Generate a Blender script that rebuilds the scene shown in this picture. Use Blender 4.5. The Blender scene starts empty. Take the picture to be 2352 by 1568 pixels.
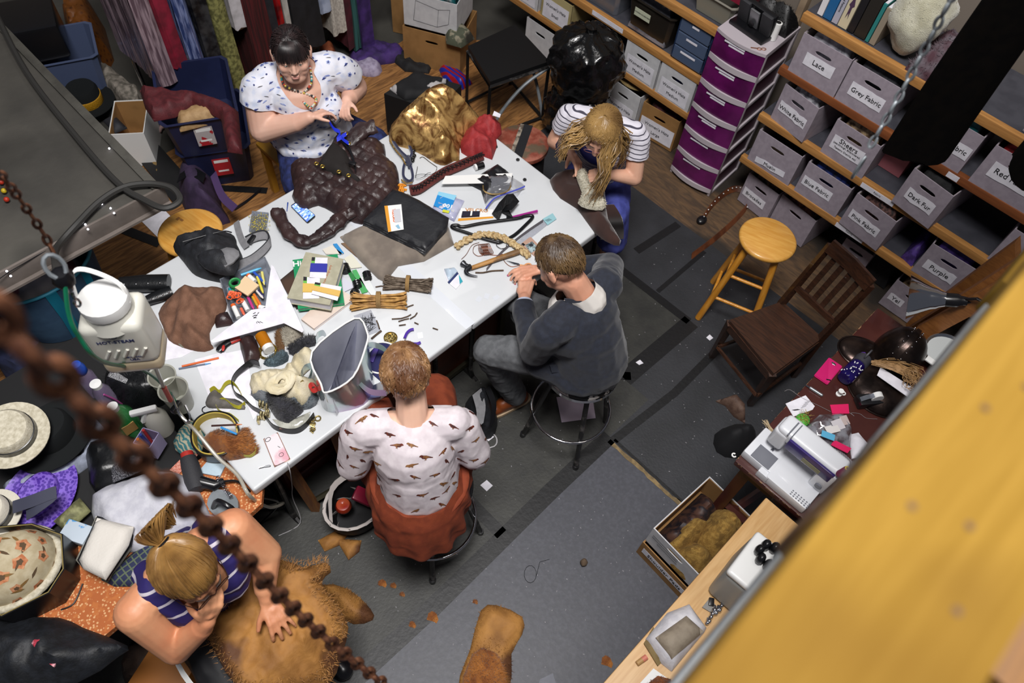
import bpy,bmesh,math,random
import numpy as np
from mathutils import Vector,Matrix,noise
from mathutils.geometry import delaunay_2d_cdt
from mathutils.bvhtree import BVHTree
SC=bpy.context.scene
COL=SC.collection
V=Vector
# ---------- camera ----------
TILT,ROLL,HEAD=0.57468942,0.12991834,-0.88643131
RC=Matrix.Rotation(HEAD,3,'Z')@Matrix.Rotation(TILT,3,'X')@Matrix.Rotation(ROLL,3,'Z')
CAM=V((0,0,3.54));FPX=1740.0
cd=bpy.data.cameras.new('camera');cam=bpy.data.objects.new('camera',cd);COL.objects.link(cam)
cam.matrix_world=Matrix.Translation(CAM)@RC.to_4x4()
cd.sensor_width=36;cd.lens=36*FPX/2352;cd.clip_start=.02;cd.clip_end=60
cd.dof.use_dof=True;cd.dof.focus_distance=3.15;cd.dof.aperture_fstop=3.6
SC.camera=cam
# ---------- world, lights, exposure ----------
w=bpy.data.worlds.new('world');SC.world=w;w.use_nodes=True
w.node_tree.nodes['Background'].inputs[0].default_value=(.62,.66,.78,1)
w.node_tree.nodes['Background'].inputs[1].default_value=.10
def lamp(name,loc,to,size,sy,power,col,spread=180):
 l=bpy.data.lights.new(name,'AREA');l.shape='RECTANGLE';l.size=size;l.size_y=sy;l.energy=power;l.color=col
 l.spread=math.radians(spread)
 o=bpy.data.objects.new(name,l);COL.objects.link(o);o.location=loc
 o.rotation_euler=(V(to)-V(loc)).to_track_quat('-Z','Y').to_euler()
 return o
lamp('work_light',(.25,.3,6.2),(.8,1.5,.7),1.7,1.1,255,(1,.975,.96),160)
lamp('loft_light',(2.2,-1.0,5.4),(2.3,.2,.8),.9,.6,15,(1,.93,.84))
lamp('rear_light',(2.6,3.4,4.9),(2.5,2.6,0),1.2,.6,16,(1,.96,.92))
SC.view_settings.view_transform='Standard';SC.view_settings.look='None'
SC.view_settings.exposure=0.3;SC.view_settings.gamma=1;SC.view_settings.use_curve_mapping=False
# ---------- helpers ----------
def ray(px,py):return RC@V((px-1176,784-py,-FPX))
def P(px,py,z=.74):# the point of the horizontal plane z seen at a pixel of the photograph
 d=ray(px,py);return CAM+d*((z-CAM.z)/d.z)
def PX(px,py,x):d=ray(px,py);return CAM+d*(x/d.x)
def PY(px,py,y):d=ray(px,py);return CAM+d*(y/d.y)
def PD(px,py,dist):return CAM+ray(px,py).normalized()*dist
def R2(a):return math.radians(a)
MATS={}
def hexc(c):
 if isinstance(c,str):
  v=[int(c[i:i+2],16)/255 for i in(0,2,4)]
  return tuple((x/12.92 if x<=.04045 else((x+.055)/1.055)**2.4)for x in v)+(1,)
 return tuple(c)+(1,)if len(c)==3 else c
def mat(name,col='808080',r=.6,m=0.,col2=None,sc=8.,kind='noise',st=(1,1,1),bump=0.,bs=60.,trans=0.,coat=0.,emit=0.,alpha=1.,lo=.4,hi=.6,rot=(0,0,0),col3=None,sheen=0.,bst=None,sss=0.,det=4,dist=0.,bd='X',spec=.5):
 if name in MATS:return MATS[name]
 M=bpy.data.materials.new(name);MATS[name]=M;M.use_nodes=True
 N=M.node_tree.nodes;L=M.node_tree.links;B=N['Principled BSDF'];B.inputs['Roughness'].default_value=r
 B.inputs['Metallic'].default_value=m;B.inputs['Base Color'].default_value=hexc(col)
 B.inputs['Transmission Weight'].default_value=trans;B.inputs['Coat Weight'].default_value=coat;B.inputs['Alpha'].default_value=alpha
 B.inputs['Sheen Weight'].default_value=sheen;B.inputs['Specular IOR Level'].default_value=spec
 if sss:
  B.inputs['Subsurface Weight'].default_value=sss;B.inputs['Subsurface Radius'].default_value=(.012,.005,.003)
 if emit:
  B.inputs['Emission Color'].default_value=hexc(col);B.inputs['Emission Strength'].default_value=emit
 tc=N.new('ShaderNodeTexCoord');mp=N.new('ShaderNodeMapping');L.new(tc.outputs['Object'],mp.inputs[0])
 mp.inputs['Scale'].default_value=st;mp.inputs['Rotation'].default_value=rot
 if col2 is not None:
  if kind in('noise','wood'):
   t=N.new('ShaderNodeTexNoise');t.inputs['Scale'].default_value=sc;t.inputs['Detail'].default_value=det;t.inputs['Distortion'].default_value=dist;f=t.outputs[0]
  elif kind in('stripe','ring'):
   t=N.new('ShaderNodeTexWave');t.inputs['Scale'].default_value=sc;t.inputs['Distortion'].default_value=dist;t.inputs['Detail'].default_value=2;t.inputs['Detail Scale'].default_value=1.2
   t.bands_direction=bd
   if kind=='ring':t.wave_type='RINGS'
   f=t.outputs[1]
  elif kind=='voro':
   t=N.new('ShaderNodeTexVoronoi');t.inputs['Scale'].default_value=sc;f=t.outputs['Distance']
  elif kind=='brick':
   t=N.new('ShaderNodeTexChecker');t.inputs['Scale'].default_value=sc;f=t.outputs[1]
  elif kind=='grid':
   ws=[]
   for ax in('X','Y'):
    t=N.new('ShaderNodeTexWave');t.bands_direction=ax;t.inputs['Scale'].default_value=sc;L.new(mp.outputs[0],t.inputs[0]);ws.append(t)
   mx=N.new('ShaderNodeMath');mx.operation='MAXIMUM';L.new(ws[0].outputs[1],mx.inputs[0]);L.new(ws[1].outputs[1],mx.inputs[1]);f=mx.outputs[0]
  if kind!='grid':L.new(mp.outputs[0],t.inputs[0])
  cr=N.new('ShaderNodeValToRGB');L.new(f,cr.inputs[0]);e=cr.color_ramp.elements
  e[0].position=lo;e[0].color=hexc(col);e[1].position=hi;e[1].color=hexc(col2)
  out=cr.outputs[0]
  if col3 is not None:# a second, larger layer of spots
   n2=N.new('ShaderNodeTexNoise');n2.inputs['Scale'].default_value=sc*.45;n2.inputs['Detail'].default_value=3;L.new(tc.outputs['Object'],n2.inputs[0])
   c2=N.new('ShaderNodeValToRGB');L.new(n2.outputs[0],c2.inputs[0]);c2.color_ramp.elements[0].position=.52;c2.color_ramp.elements[1].position=.62
   mx=N.new('ShaderNodeMix');mx.data_type='RGBA';L.new(c2.outputs[0],mx.inputs[0]);L.new(out,mx.inputs[6]);mx.inputs[7].default_value=hexc(col3);out=mx.outputs[2]
  L.new(out,B.inputs['Base Color'])
  if emit:L.new(out,B.inputs['Emission Color'])
 if bump:
  mp2=N.new('ShaderNodeMapping');L.new(tc.outputs['Object'],mp2.inputs[0]);mp2.inputs['Scale'].default_value=bst or st;mp2.inputs['Rotation'].default_value=rot
  n=N.new('ShaderNodeTexNoise');n.inputs['Scale'].default_value=bs;n.inputs['Detail'].default_value=5;L.new(mp2.outputs[0],n.inputs[0])
  b=N.new('ShaderNodeBump');b.inputs['Strength'].default_value=min(1,bump);b.inputs['Distance'].default_value=.006;L.new(n.outputs[0],b.inputs['Height']);L.new(b.outputs[0],B.inputs['Normal'])
 return M
def frame(d):
 d=V(d).normalized();a=V((0,0,1))if abs(d.z)<.9 else V((1,0,0))
 x=a.cross(d).normalized();return x,d.cross(x)
def SP(pts,k=4,cl=0):# Catmull-Rom
 pts=[V(p)for p in pts];n=len(pts);out=[]
 if n<3:return pts
 for i in range(n if cl else n-1):
  p=[pts[(i+j)%n]if cl else pts[min(max(i+j,0),n-1)]for j in(-1,0,1,2)]
  for s in range(k):
   t=s/k
   out.append(.5*((2*p[1])+(p[2]-p[0])*t+(2*p[0]-5*p[1]+4*p[2]-p[3])*t*t+(3*p[1]-p[0]-3*p[2]+p[3])*t**3))
 if not cl:out.append(pts[-1])
 return out
class G:
 def __init__(s):s.b=bmesh.new()
 def _new(s,f0,mi,v0,M=None):
  s.b.faces.ensure_lookup_table();s.b.verts.ensure_lookup_table()
  if mi:
   for f in s.b.faces[f0:]:f.material_index=mi
  if M is not None:
   for v in s.b.verts[v0:]:v.co=M@v.co
  return s
 def add(s,vs,fs,mi=0,M=None):
  b=s.b;v=[b.verts.new(M@V(p)if M is not None else p)for p in vs]
  for f in fs:
   try:q=b.faces.new([v[i]for i in f]);q.material_index=mi
   except ValueError:pass
  return s
 def box(s,c,d,rz=0,rx=0,ry=0,bev=0,mi=0,taper=1.,seg=2):
  t=bmesh.new();bmesh.ops.create_cube(t,size=1)
  for v in t.verts:
   k=taper if v.co.z<0 else 1
   v.co=V((v.co.x*d[0]*k,v.co.y*d[1]*k,v.co.z*d[2]))
  if bev:bmesh.ops.bevel(t,geom=t.edges[:],offset=bev,segments=seg,affect='EDGES',profile=.6)
  M=Matrix.Translation(c)@Matrix.Rotation(rz,4,'Z')@Matrix.Rotation(ry,4,'Y')@Matrix.Rotation(rx,4,'X')
  return s.join(t,M,mi)
 def join(s,t,M=None,mi=None):
  t.verts.index_update();vs=[s.b.verts.new(M@v.co if M is not None else v.co)for v in t.verts]
  for f in t.faces:
   try:
    q=s.b.faces.new([vs[v.index]for v in f.verts]);q.material_index=f.material_index if mi is None else mi
   except ValueError:pass
  t.free();return s
 def merge(s,g,M=None,mi=None):return s.join(g.b,M,mi)
 def cyl(s,p0,p1,r0,r1=None,n=14,mi=0,caps=True):
  p0,p1=V(p0),V(p1);r1=r0 if r1 is None else r1;x,y=frame(p1-p0)
  vs=[];A=[2*math.pi*i/n for i in range(n)]
  for p,r in((p0,r0),(p1,r1)):vs+=[p+(x*math.cos(a)+y*math.sin(a))*r for a in A]
  fs=[(i,(i+1)%n,n+(i+1)%n,n+i)for i in range(n)]
  if caps:fs+=[tuple(range(n))[::-1],tuple(range(n,2*n))]
  return s.add(vs,fs,mi)
 def tube(s,pts,r,n=7,mi=0,cl=0,flat=1.,caps=True):
  pts=[V(p)for p in pts];m=len(pts);rr=r if isinstance(r,(list,tuple))else[r]*m
  vs=[];pu=None
  for i,p in enumerate(pts):
   d=(pts[(i+1)%m]if cl or i<m-1 else p)-(pts[i-1]if cl or i else p)
   if d.length<1e-9:d=V((0,0,1))
   d.normalize();u=frame(d)[0]if pu is None else(pu-d*pu.dot(d))
   u=frame(d)[0]if u.length<1e-6 else u.normalized();pu=u;w2=d.cross(u)
   vs+=[p+u*math.cos(2*math.pi*k/n)*rr[i]+w2*math.sin(2*math.pi*k/n)*rr[i]*flat for k in range(n)]
  fs=[]
  for i in range(m if cl else m-1):
   j=(i+1)%m
   fs+=[(i*n+k,i*n+(k+1)%n,j*n+(k+1)%n,j*n+k)for k in range(n)]
  if not cl and caps:fs+=[tuple(range(n))[::-1],tuple(range((m-1)*n,m*n))]
  return s.add(vs,fs,mi)
 def lathe(s,prof,c=(0,0,0),n=24,mi=0,M=None,sx=1.,sy=1.):
  vs=[];fs=[];m=len(prof);T=Matrix.Translation(c)@(M.to_4x4()if M is not None else Matrix())
  for r,z in prof:vs+=[V((r*sx*math.cos(2*math.pi*k/n),r*sy*math.sin(2*math.pi*k/n),z))for k in range(n)]
  for i in range(m-1):fs+=[(i*n+k,i*n+(k+1)%n,(i+1)*n+(k+1)%n,(i+1)*n+k)for k in range(n)]
  if prof[0][0]>1e-5:fs.append(tuple(range(n))[::-1])
  if prof[-1][0]>1e-5:fs.append(tuple(range((m-1)*n,m*n)))
  v0=len(s.b.verts);s.add(vs,fs,mi,T);return s
 def ball(s,c,r,M=None,seg=14,mi=0):
  r=r if isinstance(r,(tuple,list))else(r,r,r);t=bmesh.new();bmesh.ops.create_uvsphere(t,u_segments=seg,v_segments=max(6,seg*2//3),radius=1)
  T=Matrix.Translation(c)@(M.to_4x4()if M is not None else Matrix())@Matrix.Diagonal((*r,1))
  return s.join(t,T,mi)
 def cap(s,p0,p1,r0,r1=None,seg=12):# tapered capsule
  r1=r0 if r1 is None else r1;s.cyl(p0,p1,r0,r1,seg);s.ball(p0,r0,seg=seg);return s.ball(p1,r1,seg=seg)
 def prism(s,poly,z0,z1,holes=(),mi=0,M=None):
  loops=[list(poly)]+[list(h)for h in holes];vs=[];es=[]
  for l in loops:
   k=len(vs);vs+=[V((p[0],p[1]))for p in l];es+=[(k+i,k+(i+1)%len(l))for i in range(len(l))]
  ov,oe,of,*_=delaunay_2d_cdt(vs,es,[],1,1e-6)
  fs=[]
  for f in of:
   c=sum((ov[i]for i in f),V((0,0)))/len(f)
   if not any(inside(c,h)for h in holes):fs.append(tuple(f))
  n=len(ov);a=[V((p.x,p.y,z1))for p in ov]+[V((p.x,p.y,z0))for p in ov]
  F=list(fs)+[tuple(n+i for i in f[::-1])for f in fs];cnt={}
  for f in fs:
   for i in range(len(f)):cnt[(f[i],f[(i+1)%len(f)])]=1
  for(i,j)in cnt:
   if(j,i)not in cnt:F.append((j,i,n+i,n+j))
  return s.add(a,F,mi,M)
 def strip(s,pts,wv,th=.002,mi=0):# ribbon: a path and a width vector (or one per point)
  pts=[V(p)for p in pts];m=len(pts);W=wv if isinstance(wv,list)else[V(wv)]*m;vs=[]
  for i,p in enumerate(pts):
   d=(pts[min(i+1,m-1)]-pts[max(i-1,0)]).normalized();w2=V(W[i]);nn=d.cross(w2).normalized()*th
   vs+=[p-w2/2,p+w2/2,p+w2/2+nn,p-w2/2+nn]
  fs=[(0,1,2,3),tuple((m-1)*4+k for k in(3,2,1,0))]
  for i in range(m-1):fs+=[(i*4+k,(i+1)*4+k,(i+1)*4+(k+1)%4,i*4+(k+1)%4)for k in range(4)]
  return s.add(vs,fs,mi)
 def text(s,txt,size,M,mi=0,align='CENTER',ext=.0004,bold=0.):
  c=bpy.data.curves.new('t','FONT');c.body=txt;c.size=size;c.align_x=align;c.align_y='CENTER';c.extrude=ext;c.offset=bold;c.resolution_u=2
  o=bpy.data.objects.new('t',c);COL.objects.link(o);dg=bpy.context.evaluated_depsgraph_get();dg.update()
  me=bpy.data.meshes.new_from_object(o.evaluated_get(dg));t=bmesh.new();t.from_mesh(me);s.join(t,M,mi)
  bpy.data.objects.remove(o);bpy.data.curves.remove(c);bpy.data.meshes.remove(me);return s
 def blades(s,n,ln,wd,mi=0,seed=1,drift=(0,0,0),lift=.5,test=None):# fur on the upward faces made so far
  rnd=random.Random(seed);s.b.normal_update();fs=[f for f in s.b.faces if f.normal.z>.05 and(test is None or test(f.calc_center_median()))]
  if not fs:return s
  ar=np.cumsum([f.calc_area()for f in fs]);todo=[]
  for _ in range(n):
   f=fs[min(len(fs)-1,int(np.searchsorted(ar,rnd.random()*ar[-1])))];q=[rnd.random()+.05 for v in f.verts];t=sum(q)
   todo.append((sum((v.co*(a/t)for v,a in zip(f.verts,q)),V()),f.normal.copy()))
  for p,nn in todo:
   nz=noise.noise_vector(p*9);d=(nn*lift+V(drift)+nz*.8+V((rnd.gauss(0,.3),rnd.gauss(0,.3),0))).normalized();sd=d.cross(nn)
   if sd.length<1e-4:continue
   sd=sd.normalized()*wd;l=ln*rnd.uniform(.5,1.1)
   s.add([p-sd,p+sd,p+d*l-nn*l*.25],[(0,1,2)],mi)
  return s
 def tr(s,M):
  for v in s.b.verts:v.co=M@v.co
  return s
 def jitter(s,amp,fs,seed=0,along=None):
  s.b.normal_update();n=[(v,v.normal.copy())for v in s.b.verts]
  for v,q in n:v.co+=q*amp*noise.noise(v.co*fs+V((seed,0,0)))
  return s
 def sub(s,cuts=1,sm=0):
  bmesh.ops.subdivide_edges(s.b,edges=s.b.edges[:],cuts=cuts,use_grid_fill=True)
  for _ in range(sm):bmesh.ops.smooth_vert(s.b,verts=s.b.verts[:],factor=.5,use_axis_x=True,use_axis_y=True,use_axis_z=True)
  return s
 def mesh(s,name,mats,sm=1):
  me=bpy.data.meshes.new(name);bmesh.ops.recalc_face_normals(s.b,faces=s.b.faces[:])if sm!='keep' else None
  s.b.to_mesh(me);s.b.free()
  for m in(mats if isinstance(mats,(list,tuple))else[mats]):me.materials.append(m)
  if sm:
   me.shade_smooth()
   if hasattr(me,'set_sharp_from_angle'):me.set_sharp_from_angle(angle=R2(50))
  return me
def inside(p,poly):
 c=False;n=len(poly);j=n-1
 for i in range(n):
  a,b=poly[i],poly[j]
  if(a[1]>p[1])!=(b[1]>p[1])and p[0]<(b[0]-a[0])*(p[1]-a[1])/(b[1]-a[1])+a[0]:c=not c
  j=i
 return c
def tag(o,label=None,cat=None,group=None,kind=None):
 for k,v in(('label',label),('category',cat),('group',group),('kind',kind)):
  if v:o[k]=v
 return o
def thing(name,label,cat,loc=(0,0,0),rz=0.,group=None):
 o=bpy.data.objects.new(name,None);COL.objects.link(o);o.empty_display_size=.05
 o.matrix_basis=Matrix.Translation(loc)@Matrix.Rotation(rz,4,'Z');return tag(o,label,cat,group)
def mw(o):return(mw(o.parent)if o.parent else Matrix())@o.matrix_basis
def part(root,name,g,mats,sm=1,w=0,label=None,kind=None):
 if w:g.tr(mw(root).inverted())
 o=bpy.data.objects.new(name,g.mesh(name,mats,sm));COL.objects.link(o);o.parent=root
 if label:o['label']=label
 if kind:o['kind']=kind
 return o
def solo(name,label,cat,g,mats,group=None,sm=1,kind=None,rz=0):# one mesh, built in world coordinates, origin put at its base
 co=np.array([v.co[:]for v in g.b.verts]);c=V(((co[:,0].min()+co[:,0].max())/2,(co[:,1].min()+co[:,1].max())/2,co[:,2].min()))
 M=Matrix.Translation(c)@Matrix.Rotation(rz,4,'Z');g.tr(M.inverted());o=bpy.data.objects.new(name,g.mesh(name,mats,sm));COL.objects.link(o)
 o.matrix_basis=M;return tag(o,label,cat,group,kind)
def struct(name,g,mats,parent=None,sm=0):
 o=bpy.data.objects.new(name,g.mesh(name,mats,sm));COL.objects.link(o);o.parent=parent
 if not parent:o['kind']='structure'
 return o
def resample(poly,d,cl=1):
 out=[];n=len(poly)
 for i in range(n if cl else n-1):
  a,b=V(poly[i][:2]),V(poly[(i+1)%n][:2]);k=max(1,int((b-a).length/d))
  out+=[a.lerp(b,t/k)for t in range(k)]
 return out
def round_poly(poly,k=3):return[(p.x,p.y)for p in SP([V((p[0],p[1],0))for p in poly],k,True)]
def heap(poly,z0,h,d=.016,edge=.008,wd=.06,fold=.012,fs=14.,seed=1,fn=None,st=(1,1),ang=0.,g=None,mi=0,base=True,rid=.5):
 """cloth, fur or paper lying in a heap: outline, height that rises over the width wd from the edge, folds"""
 g=g or G();B=resample(poly,d);nb=len(B);arr=np.array([p[:]for p in B]);nx=np.roll(arr,-1,0);rnd=random.Random(seed)
 mn,mx=arr.min(0),arr.max(0);pts=[]
 for i in range(int((mx[0]-mn[0])/d)+1):
  for j in range(int((mx[1]-mn[1])/d)+1):
   q=(mn[0]+(i+.5*(j%2))*d+rnd.uniform(-.15,.15)*d,mn[1]+j*d+rnd.uniform(-.15,.15)*d)
   if inside(q,arr):pts.append(q)
 def dist(q):
  q=np.array(q);e=nx-arr;t=np.clip(((q-arr)*e).sum(1)/((e*e).sum(1)+1e-12),0,1);return float(np.sqrt((((arr+e*t[:,None])-q)**2).sum(1).min()))
 pts=[(q,dist(q))for q in pts];pts=[(q,t)for q,t in pts if t>d*.45]
 vs=[V(p)for p in B]+[V(q)for q,t in pts];ov,oe,of,*_=delaunay_2d_cdt(vs,[(i,(i+1)%nb)for i in range(nb)],[],1,1e-7)
 ds=[0.]*nb+[t for q,t in pts];ca,sa=math.cos(ang),math.sin(ang);top=[]
 for i,p in enumerate(ov):
  t=ds[i]if i<len(ds)else 0.;k=min(1,t/wd);k=k*k*(3-2*k)*.35+math.sqrt(k)*.65
  x,y=(p.x*ca+p.y*sa)*st[0],(-p.x*sa+p.y*ca)*st[1]
  q=V((x*fs,y*fs,seed*3.7));dq=noise.noise_vector(q*.5)*.5;q+=dq
  n1=noise.noise(q);n2=1-2*abs(noise.noise(q*1.7+V((5,0,0))));u_,w_=x*.82+y*.57,y*.82-x*.57;rA=1-2.2*abs(noise.noise(V((x*fs*1.1,y*fs*.38,seed))+dq));rB=1-2.2*abs(noise.noise(V((w_*fs*2.1,u_*fs*.6,seed+9))+dq));f=(n1*(1-rid)*.7+(n2-.35)*rid*.25+(rA-.3)*rid*.9+(rB-.3)*rid*.55)*fold
  hh=fn(p.x,p.y,t)if fn else h
  top.append(V((p.x,p.y,z0+edge+hh*k+f*(.25+.75*k))))
 n=len(top);F=[tuple(f)for f in of]
 if base:
  bot=[V((p.x,p.y,z0))for p in ov];cnt=set()
  for f in of:
   for i in range(len(f)):cnt.add((f[i],f[(i+1)%len(f)]))
  F2=F+[tuple(n+i for i in f[::-1])for f in F]+[(j,i,n+i,n+j)for(i,j)in cnt if(j,i)not in cnt]
  top=[V((t.x,t.y,max(t.z,z0+.002)))for t in top]
  g.add(top+bot,F2,mi)
 else:g.add(top,F,mi)
 return g
def pp(px,z=.74):return[P(a,b,z)[:2]for a,b in px]# outline in photo pixels -> outline on the plane z
def remesh(g,vox,sm=4,cut=(),disp=None,mats=None,name='m'):
 """blend overlapping cl shapes into one continuous surface; cut() drops the part past a hem"""
 me=bpy.data.meshes.new('t');g.b.to_mesh(me);g.b.free();o=bpy.data.objects.new('t',me);COL.objects.link(o)
 m=o.modifiers.new('r','REMESH');m.mode='VOXEL';m.voxel_size=vox;m.use_smooth_shade=True
 if sm:s=o.modifiers.new('s','SMOOTH');s.iterations=sm;s.factor=.5
 dg=bpy.context.evaluated_depsgraph_get();dg.update();m2=bpy.data.meshes.new_from_object(o.evaluated_get(dg));bpy.data.objects.remove(o);bpy.data.meshes.remove(me)
 r=G();r.b.from_mesh(m2);bpy.data.meshes.remove(m2)
 for f in r.b.faces:f.material_index=0
 if disp:disp(r)
 if cut:
  dead=[v for v in r.b.verts if any(c(v.co)for c in cut)];bmesh.ops.delete(r.b,geom=dead,context='VERTS')
  bd=[v for v in r.b.verts if v.is_boundary]
  for _ in range(4):
   nv={}
   for v in bd:
    q=[e.other_vert(v).co for e in v.link_edges if e.is_boundary]
    if len(q)==2:nv[v]=v.co*.4+(q[0]+q[1])*.3
   for v,c in nv.items():v.co=c
 return r
def clone(root,loc,rz,label=None,group=None):
 c=root.copy();COL.objects.link(c);c.matrix_basis=Matrix.Translation(loc)@Matrix.Rotation(rz,4,'Z')
 if label:c['label']=label
 if group:c['group']=group
 def rec(a,b):
  for ch in list(a.children):
   d=ch.copy();COL.objects.link(d);d.parent=b;rec(ch,d)
 rec(root,c);return c
# ---------- setting ----------
m_conc=mat('concrete','33322e',.85,col2='4a4842',sc=2.2,bump=.3,bs=30,lo=.3,hi=.7,col3='282622')
m_ply=mat('plywood','6f4a26',.6,col2='a0713f',sc=3.2,st=(1.2,9,1),lo=.38,hi=.62,dist=2.2,bump=.2,rot=(0,0,.1))
m_vin=mat('vinyl_slate','28292c',.55,col2='303135',sc=5,bump=.25,bs=90,lo=.35,hi=.65)
m_vin2=mat('vinyl_light','43444b',.5,col2='4c4d55',sc=60,lo=.45,hi=.7,bump=.15,bs=30,det=8)
m_tape=mat('black_tape','0e0e10',.5,bump=.2,bs=50)
m_wall=mat('wall_paint','6e655c',.8,col2='7a7066',sc=3)
m_dark=mat('black_paint','101012',.7)
g=G().box((1.5,2.5,-.03),(9,9,.06))
fl=struct('floor',g,m_conc)
struct('plywood_sheet',G().prism([(-2.4,2.5),(2.2,2.5),(2.2,2.45),(4.1,2.45),(4.1,2.95),(3.05,3.86),(2.7,3.82),(1.6,3.95),(-2.4,3.75)],0,.004),m_ply,fl)
struct('plywood_sheet',G().prism([(3.0,-2),(4.1,-2),(4.1,2.45),(3.0,2.45)],0,.004),mat('plywood_worn','463628',.7,col2='664d34',sc=5,st=(6,1.2,1),lo=.35,hi=.65,dist=1.5,bump=.3,col3='2c251f'),fl)
struct('vinyl_mat',G().prism([(-2.4,.69),(2.06,.69),(2.06,.87),(2.63,.87),(2.6,1.31),(2.45,2.53),(1.0,2.53),(1.0,2.98),(-2.4,2.98)],.001,.006),mat('vinyl_scuffed','2b2b29',.55,col2='373733',sc=9,bump=.22,bs=70,lo=.35,hi=.65),fl)
struct('vinyl_mat',G().prism([(-2.4,-2.3),(1.72,-2.3),(1.72,.69),(-2.4,.69)],.001,.006),m_vin2,fl)
struct('vinyl_mat',G().prism([(1.73,-2.3),(3.18,-2.3),(3.2,2.53),(2.45,2.53),(2.6,1.31),(2.63,.87),(2.06,.87),(2.06,.69),(1.73,.69)],.001,.006),m_vin,fl)
def tape(pts,wd):
 q=[V((a,b,.0068))for a,b in pts];d=(q[-1]-q[0]).normalized();return G().strip(q,V((-d.y,d.x,0))*wd,.0012)
for pts,wd in(([(-2,.675),(-.6,.69),(.5,.672),(1.3,.69),(1.74,.69)],.085),([(2.62,1.45),(2.63,.86)],.05),([(2.06,.865),(2.64,.85)],.1),([(1.74,.66),(2.2,.62),(2.62,.63)],.045),([(2.8,1.405),(3.17,1.37)],.05),([(2.66,1.12),(3.12,1.12)],.028),([(.97,.70),(.97,1.2)],.06),([(1.95,1.0),(2.1,.85)],.05),([(1.15,3.52),(1.42,3.25)],.05),([(-.3,2.98),(.35,2.98)],.05),([(.60,3.58),(.72,3.30)],.06)):
 struct('tape_strip',tape(pts,wd),m_tape,fl)
g=G();rnd=random.Random(4)# torn masking tape along the seam
q=[(1.722+rnd.uniform(-.004,.004),.675-i*.03)for i in range(17)];g.strip([V((a,b,.007))for a,b in q],[V((.022+rnd.uniform(-.008,.006),0,0))for _ in q],.001)
struct('tape_strip',g,mat('masking_tape','8a7550',.8,col2='6b5a3e',sc=30),fl)
struct('tape_strip',tape([(1.745,.66),(1.742,.19)],.016),m_tape,fl)
struct('wall_right',G().box((4.14,1.5,1.4),(.06,8,3)),m_wall)
struct('wall_back',G().box((1.5,6.6,1.4),(9,.06,3)),m_wall)
# ---------- loft railing the camera leans over ----------
m_pine=mat('yellow_pine','6b5014',.85,spec=.2,col2='795d20',sc=7,st=(1,14,6),lo=.3,hi=.7,dist=.6,col3='5c420f')
m_brn=mat('brown_stained_board','5c3c16',.5,col2='6c481c',sc=8,st=(1.5,20,20),lo=.3,hi=.7,coat=.2)
m_steel=mat('painted_steel','7f858a',.45,m=.2,col2='6c7276',sc=12)
t=thing('guard_rail','yellow varnished pine guard rail plank crossing the near right corner','railing',(.4,-.08,0))
g=G().box((.75,-.0785,3.18),(2.1,.093,.038),bev=.004)
for x,y in((.262,-.085),(.3,-.105),(.22,-.1),(.36,-.07),(.33,-.06),(.25,-.06)):g.cyl((x,y,3.198),(x,y,3.1995),.0022,mi=1)
part(t,'rail_cap',g,[m_pine,mat('knot','402508',.6)],w=1)
part(t,'rail_board',G().box((1.03,-.169,2.99),(1.44,.2,.08),rz=-.037,bev=.003).box((.1,-.165,2.9),(.9,.2,.05),bev=.003),m_brn,w=1)
part(t,'steel_channel',G().box((.3,-.208,2.805),(1.08,.3,.03),bev=.002),m_steel,w=1)
part(t,'timber_ledger',G().box((1.25,-.203,2.83),(.82,.3,.06),bev=.004),m_pine,w=1)
part(t,'rail_post',G().box((1.9,-.8,1.6),(.09,.04,3.2),bev=.004),m_brn,w=1)
part(t,'rail_post',G().box((-.25,-.8,1.6),(.09,.04,3.2),bev=.004),m_brn,w=1)
g=G();rnd=random.Random(12)
for k in range(420):g.box((rnd.uniform(.2,3.1),rnd.uniform(-.1,1.4),.0072),(rnd.uniform(.002,.008),rnd.uniform(.0015,.004),.0006),rz=rnd.uniform(0,3))
solo('lint_specks','tiny pale lint specks scattered over the grey vinyl floor','lint',g,mat('pale_lint','8e8c90',.9),kind='stuff',sm=0)
# raised concrete platform at the left with its lip, cable and string lights
m_slab=mat('stained_concrete','383632',.75,col2='4e4b45',sc=2.4,bump=.35,bs=25,lo=.32,hi=.66,col3='2c2a26',det=7)
t=thing('platform','raised grey stained concrete platform over the laundry bag','platform',(-.6,3.5,0))
part(t,'deck',G().box((-.655,3.505,.91),(2.71,1.6,.08),bev=.004),m_slab,w=1)
part(t,'lip',G().box((-.655,2.699,.905),(2.73,.012,.1),bev=.002).box((-.655,2.688,.858),(2.73,.03,.012)),mat('pale_lip','776e68',.6,col2='665e58',sc=6,bump=.1),w=1)
part(t,'edge_strip',G().box((.682,3.505,.957),(.04,1.6,.014),bev=.003),mat('edge_conc','4a4842',.7,col2='3c3a35',sc=8,bump=.3),w=1)
for x,y in((-1.9,4.2),(.6,4.2),(-1.9,2.8)):part(t,'post',G().box((x,y,.44),(.07,.07,.87)),m_dark,w=1)
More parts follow.
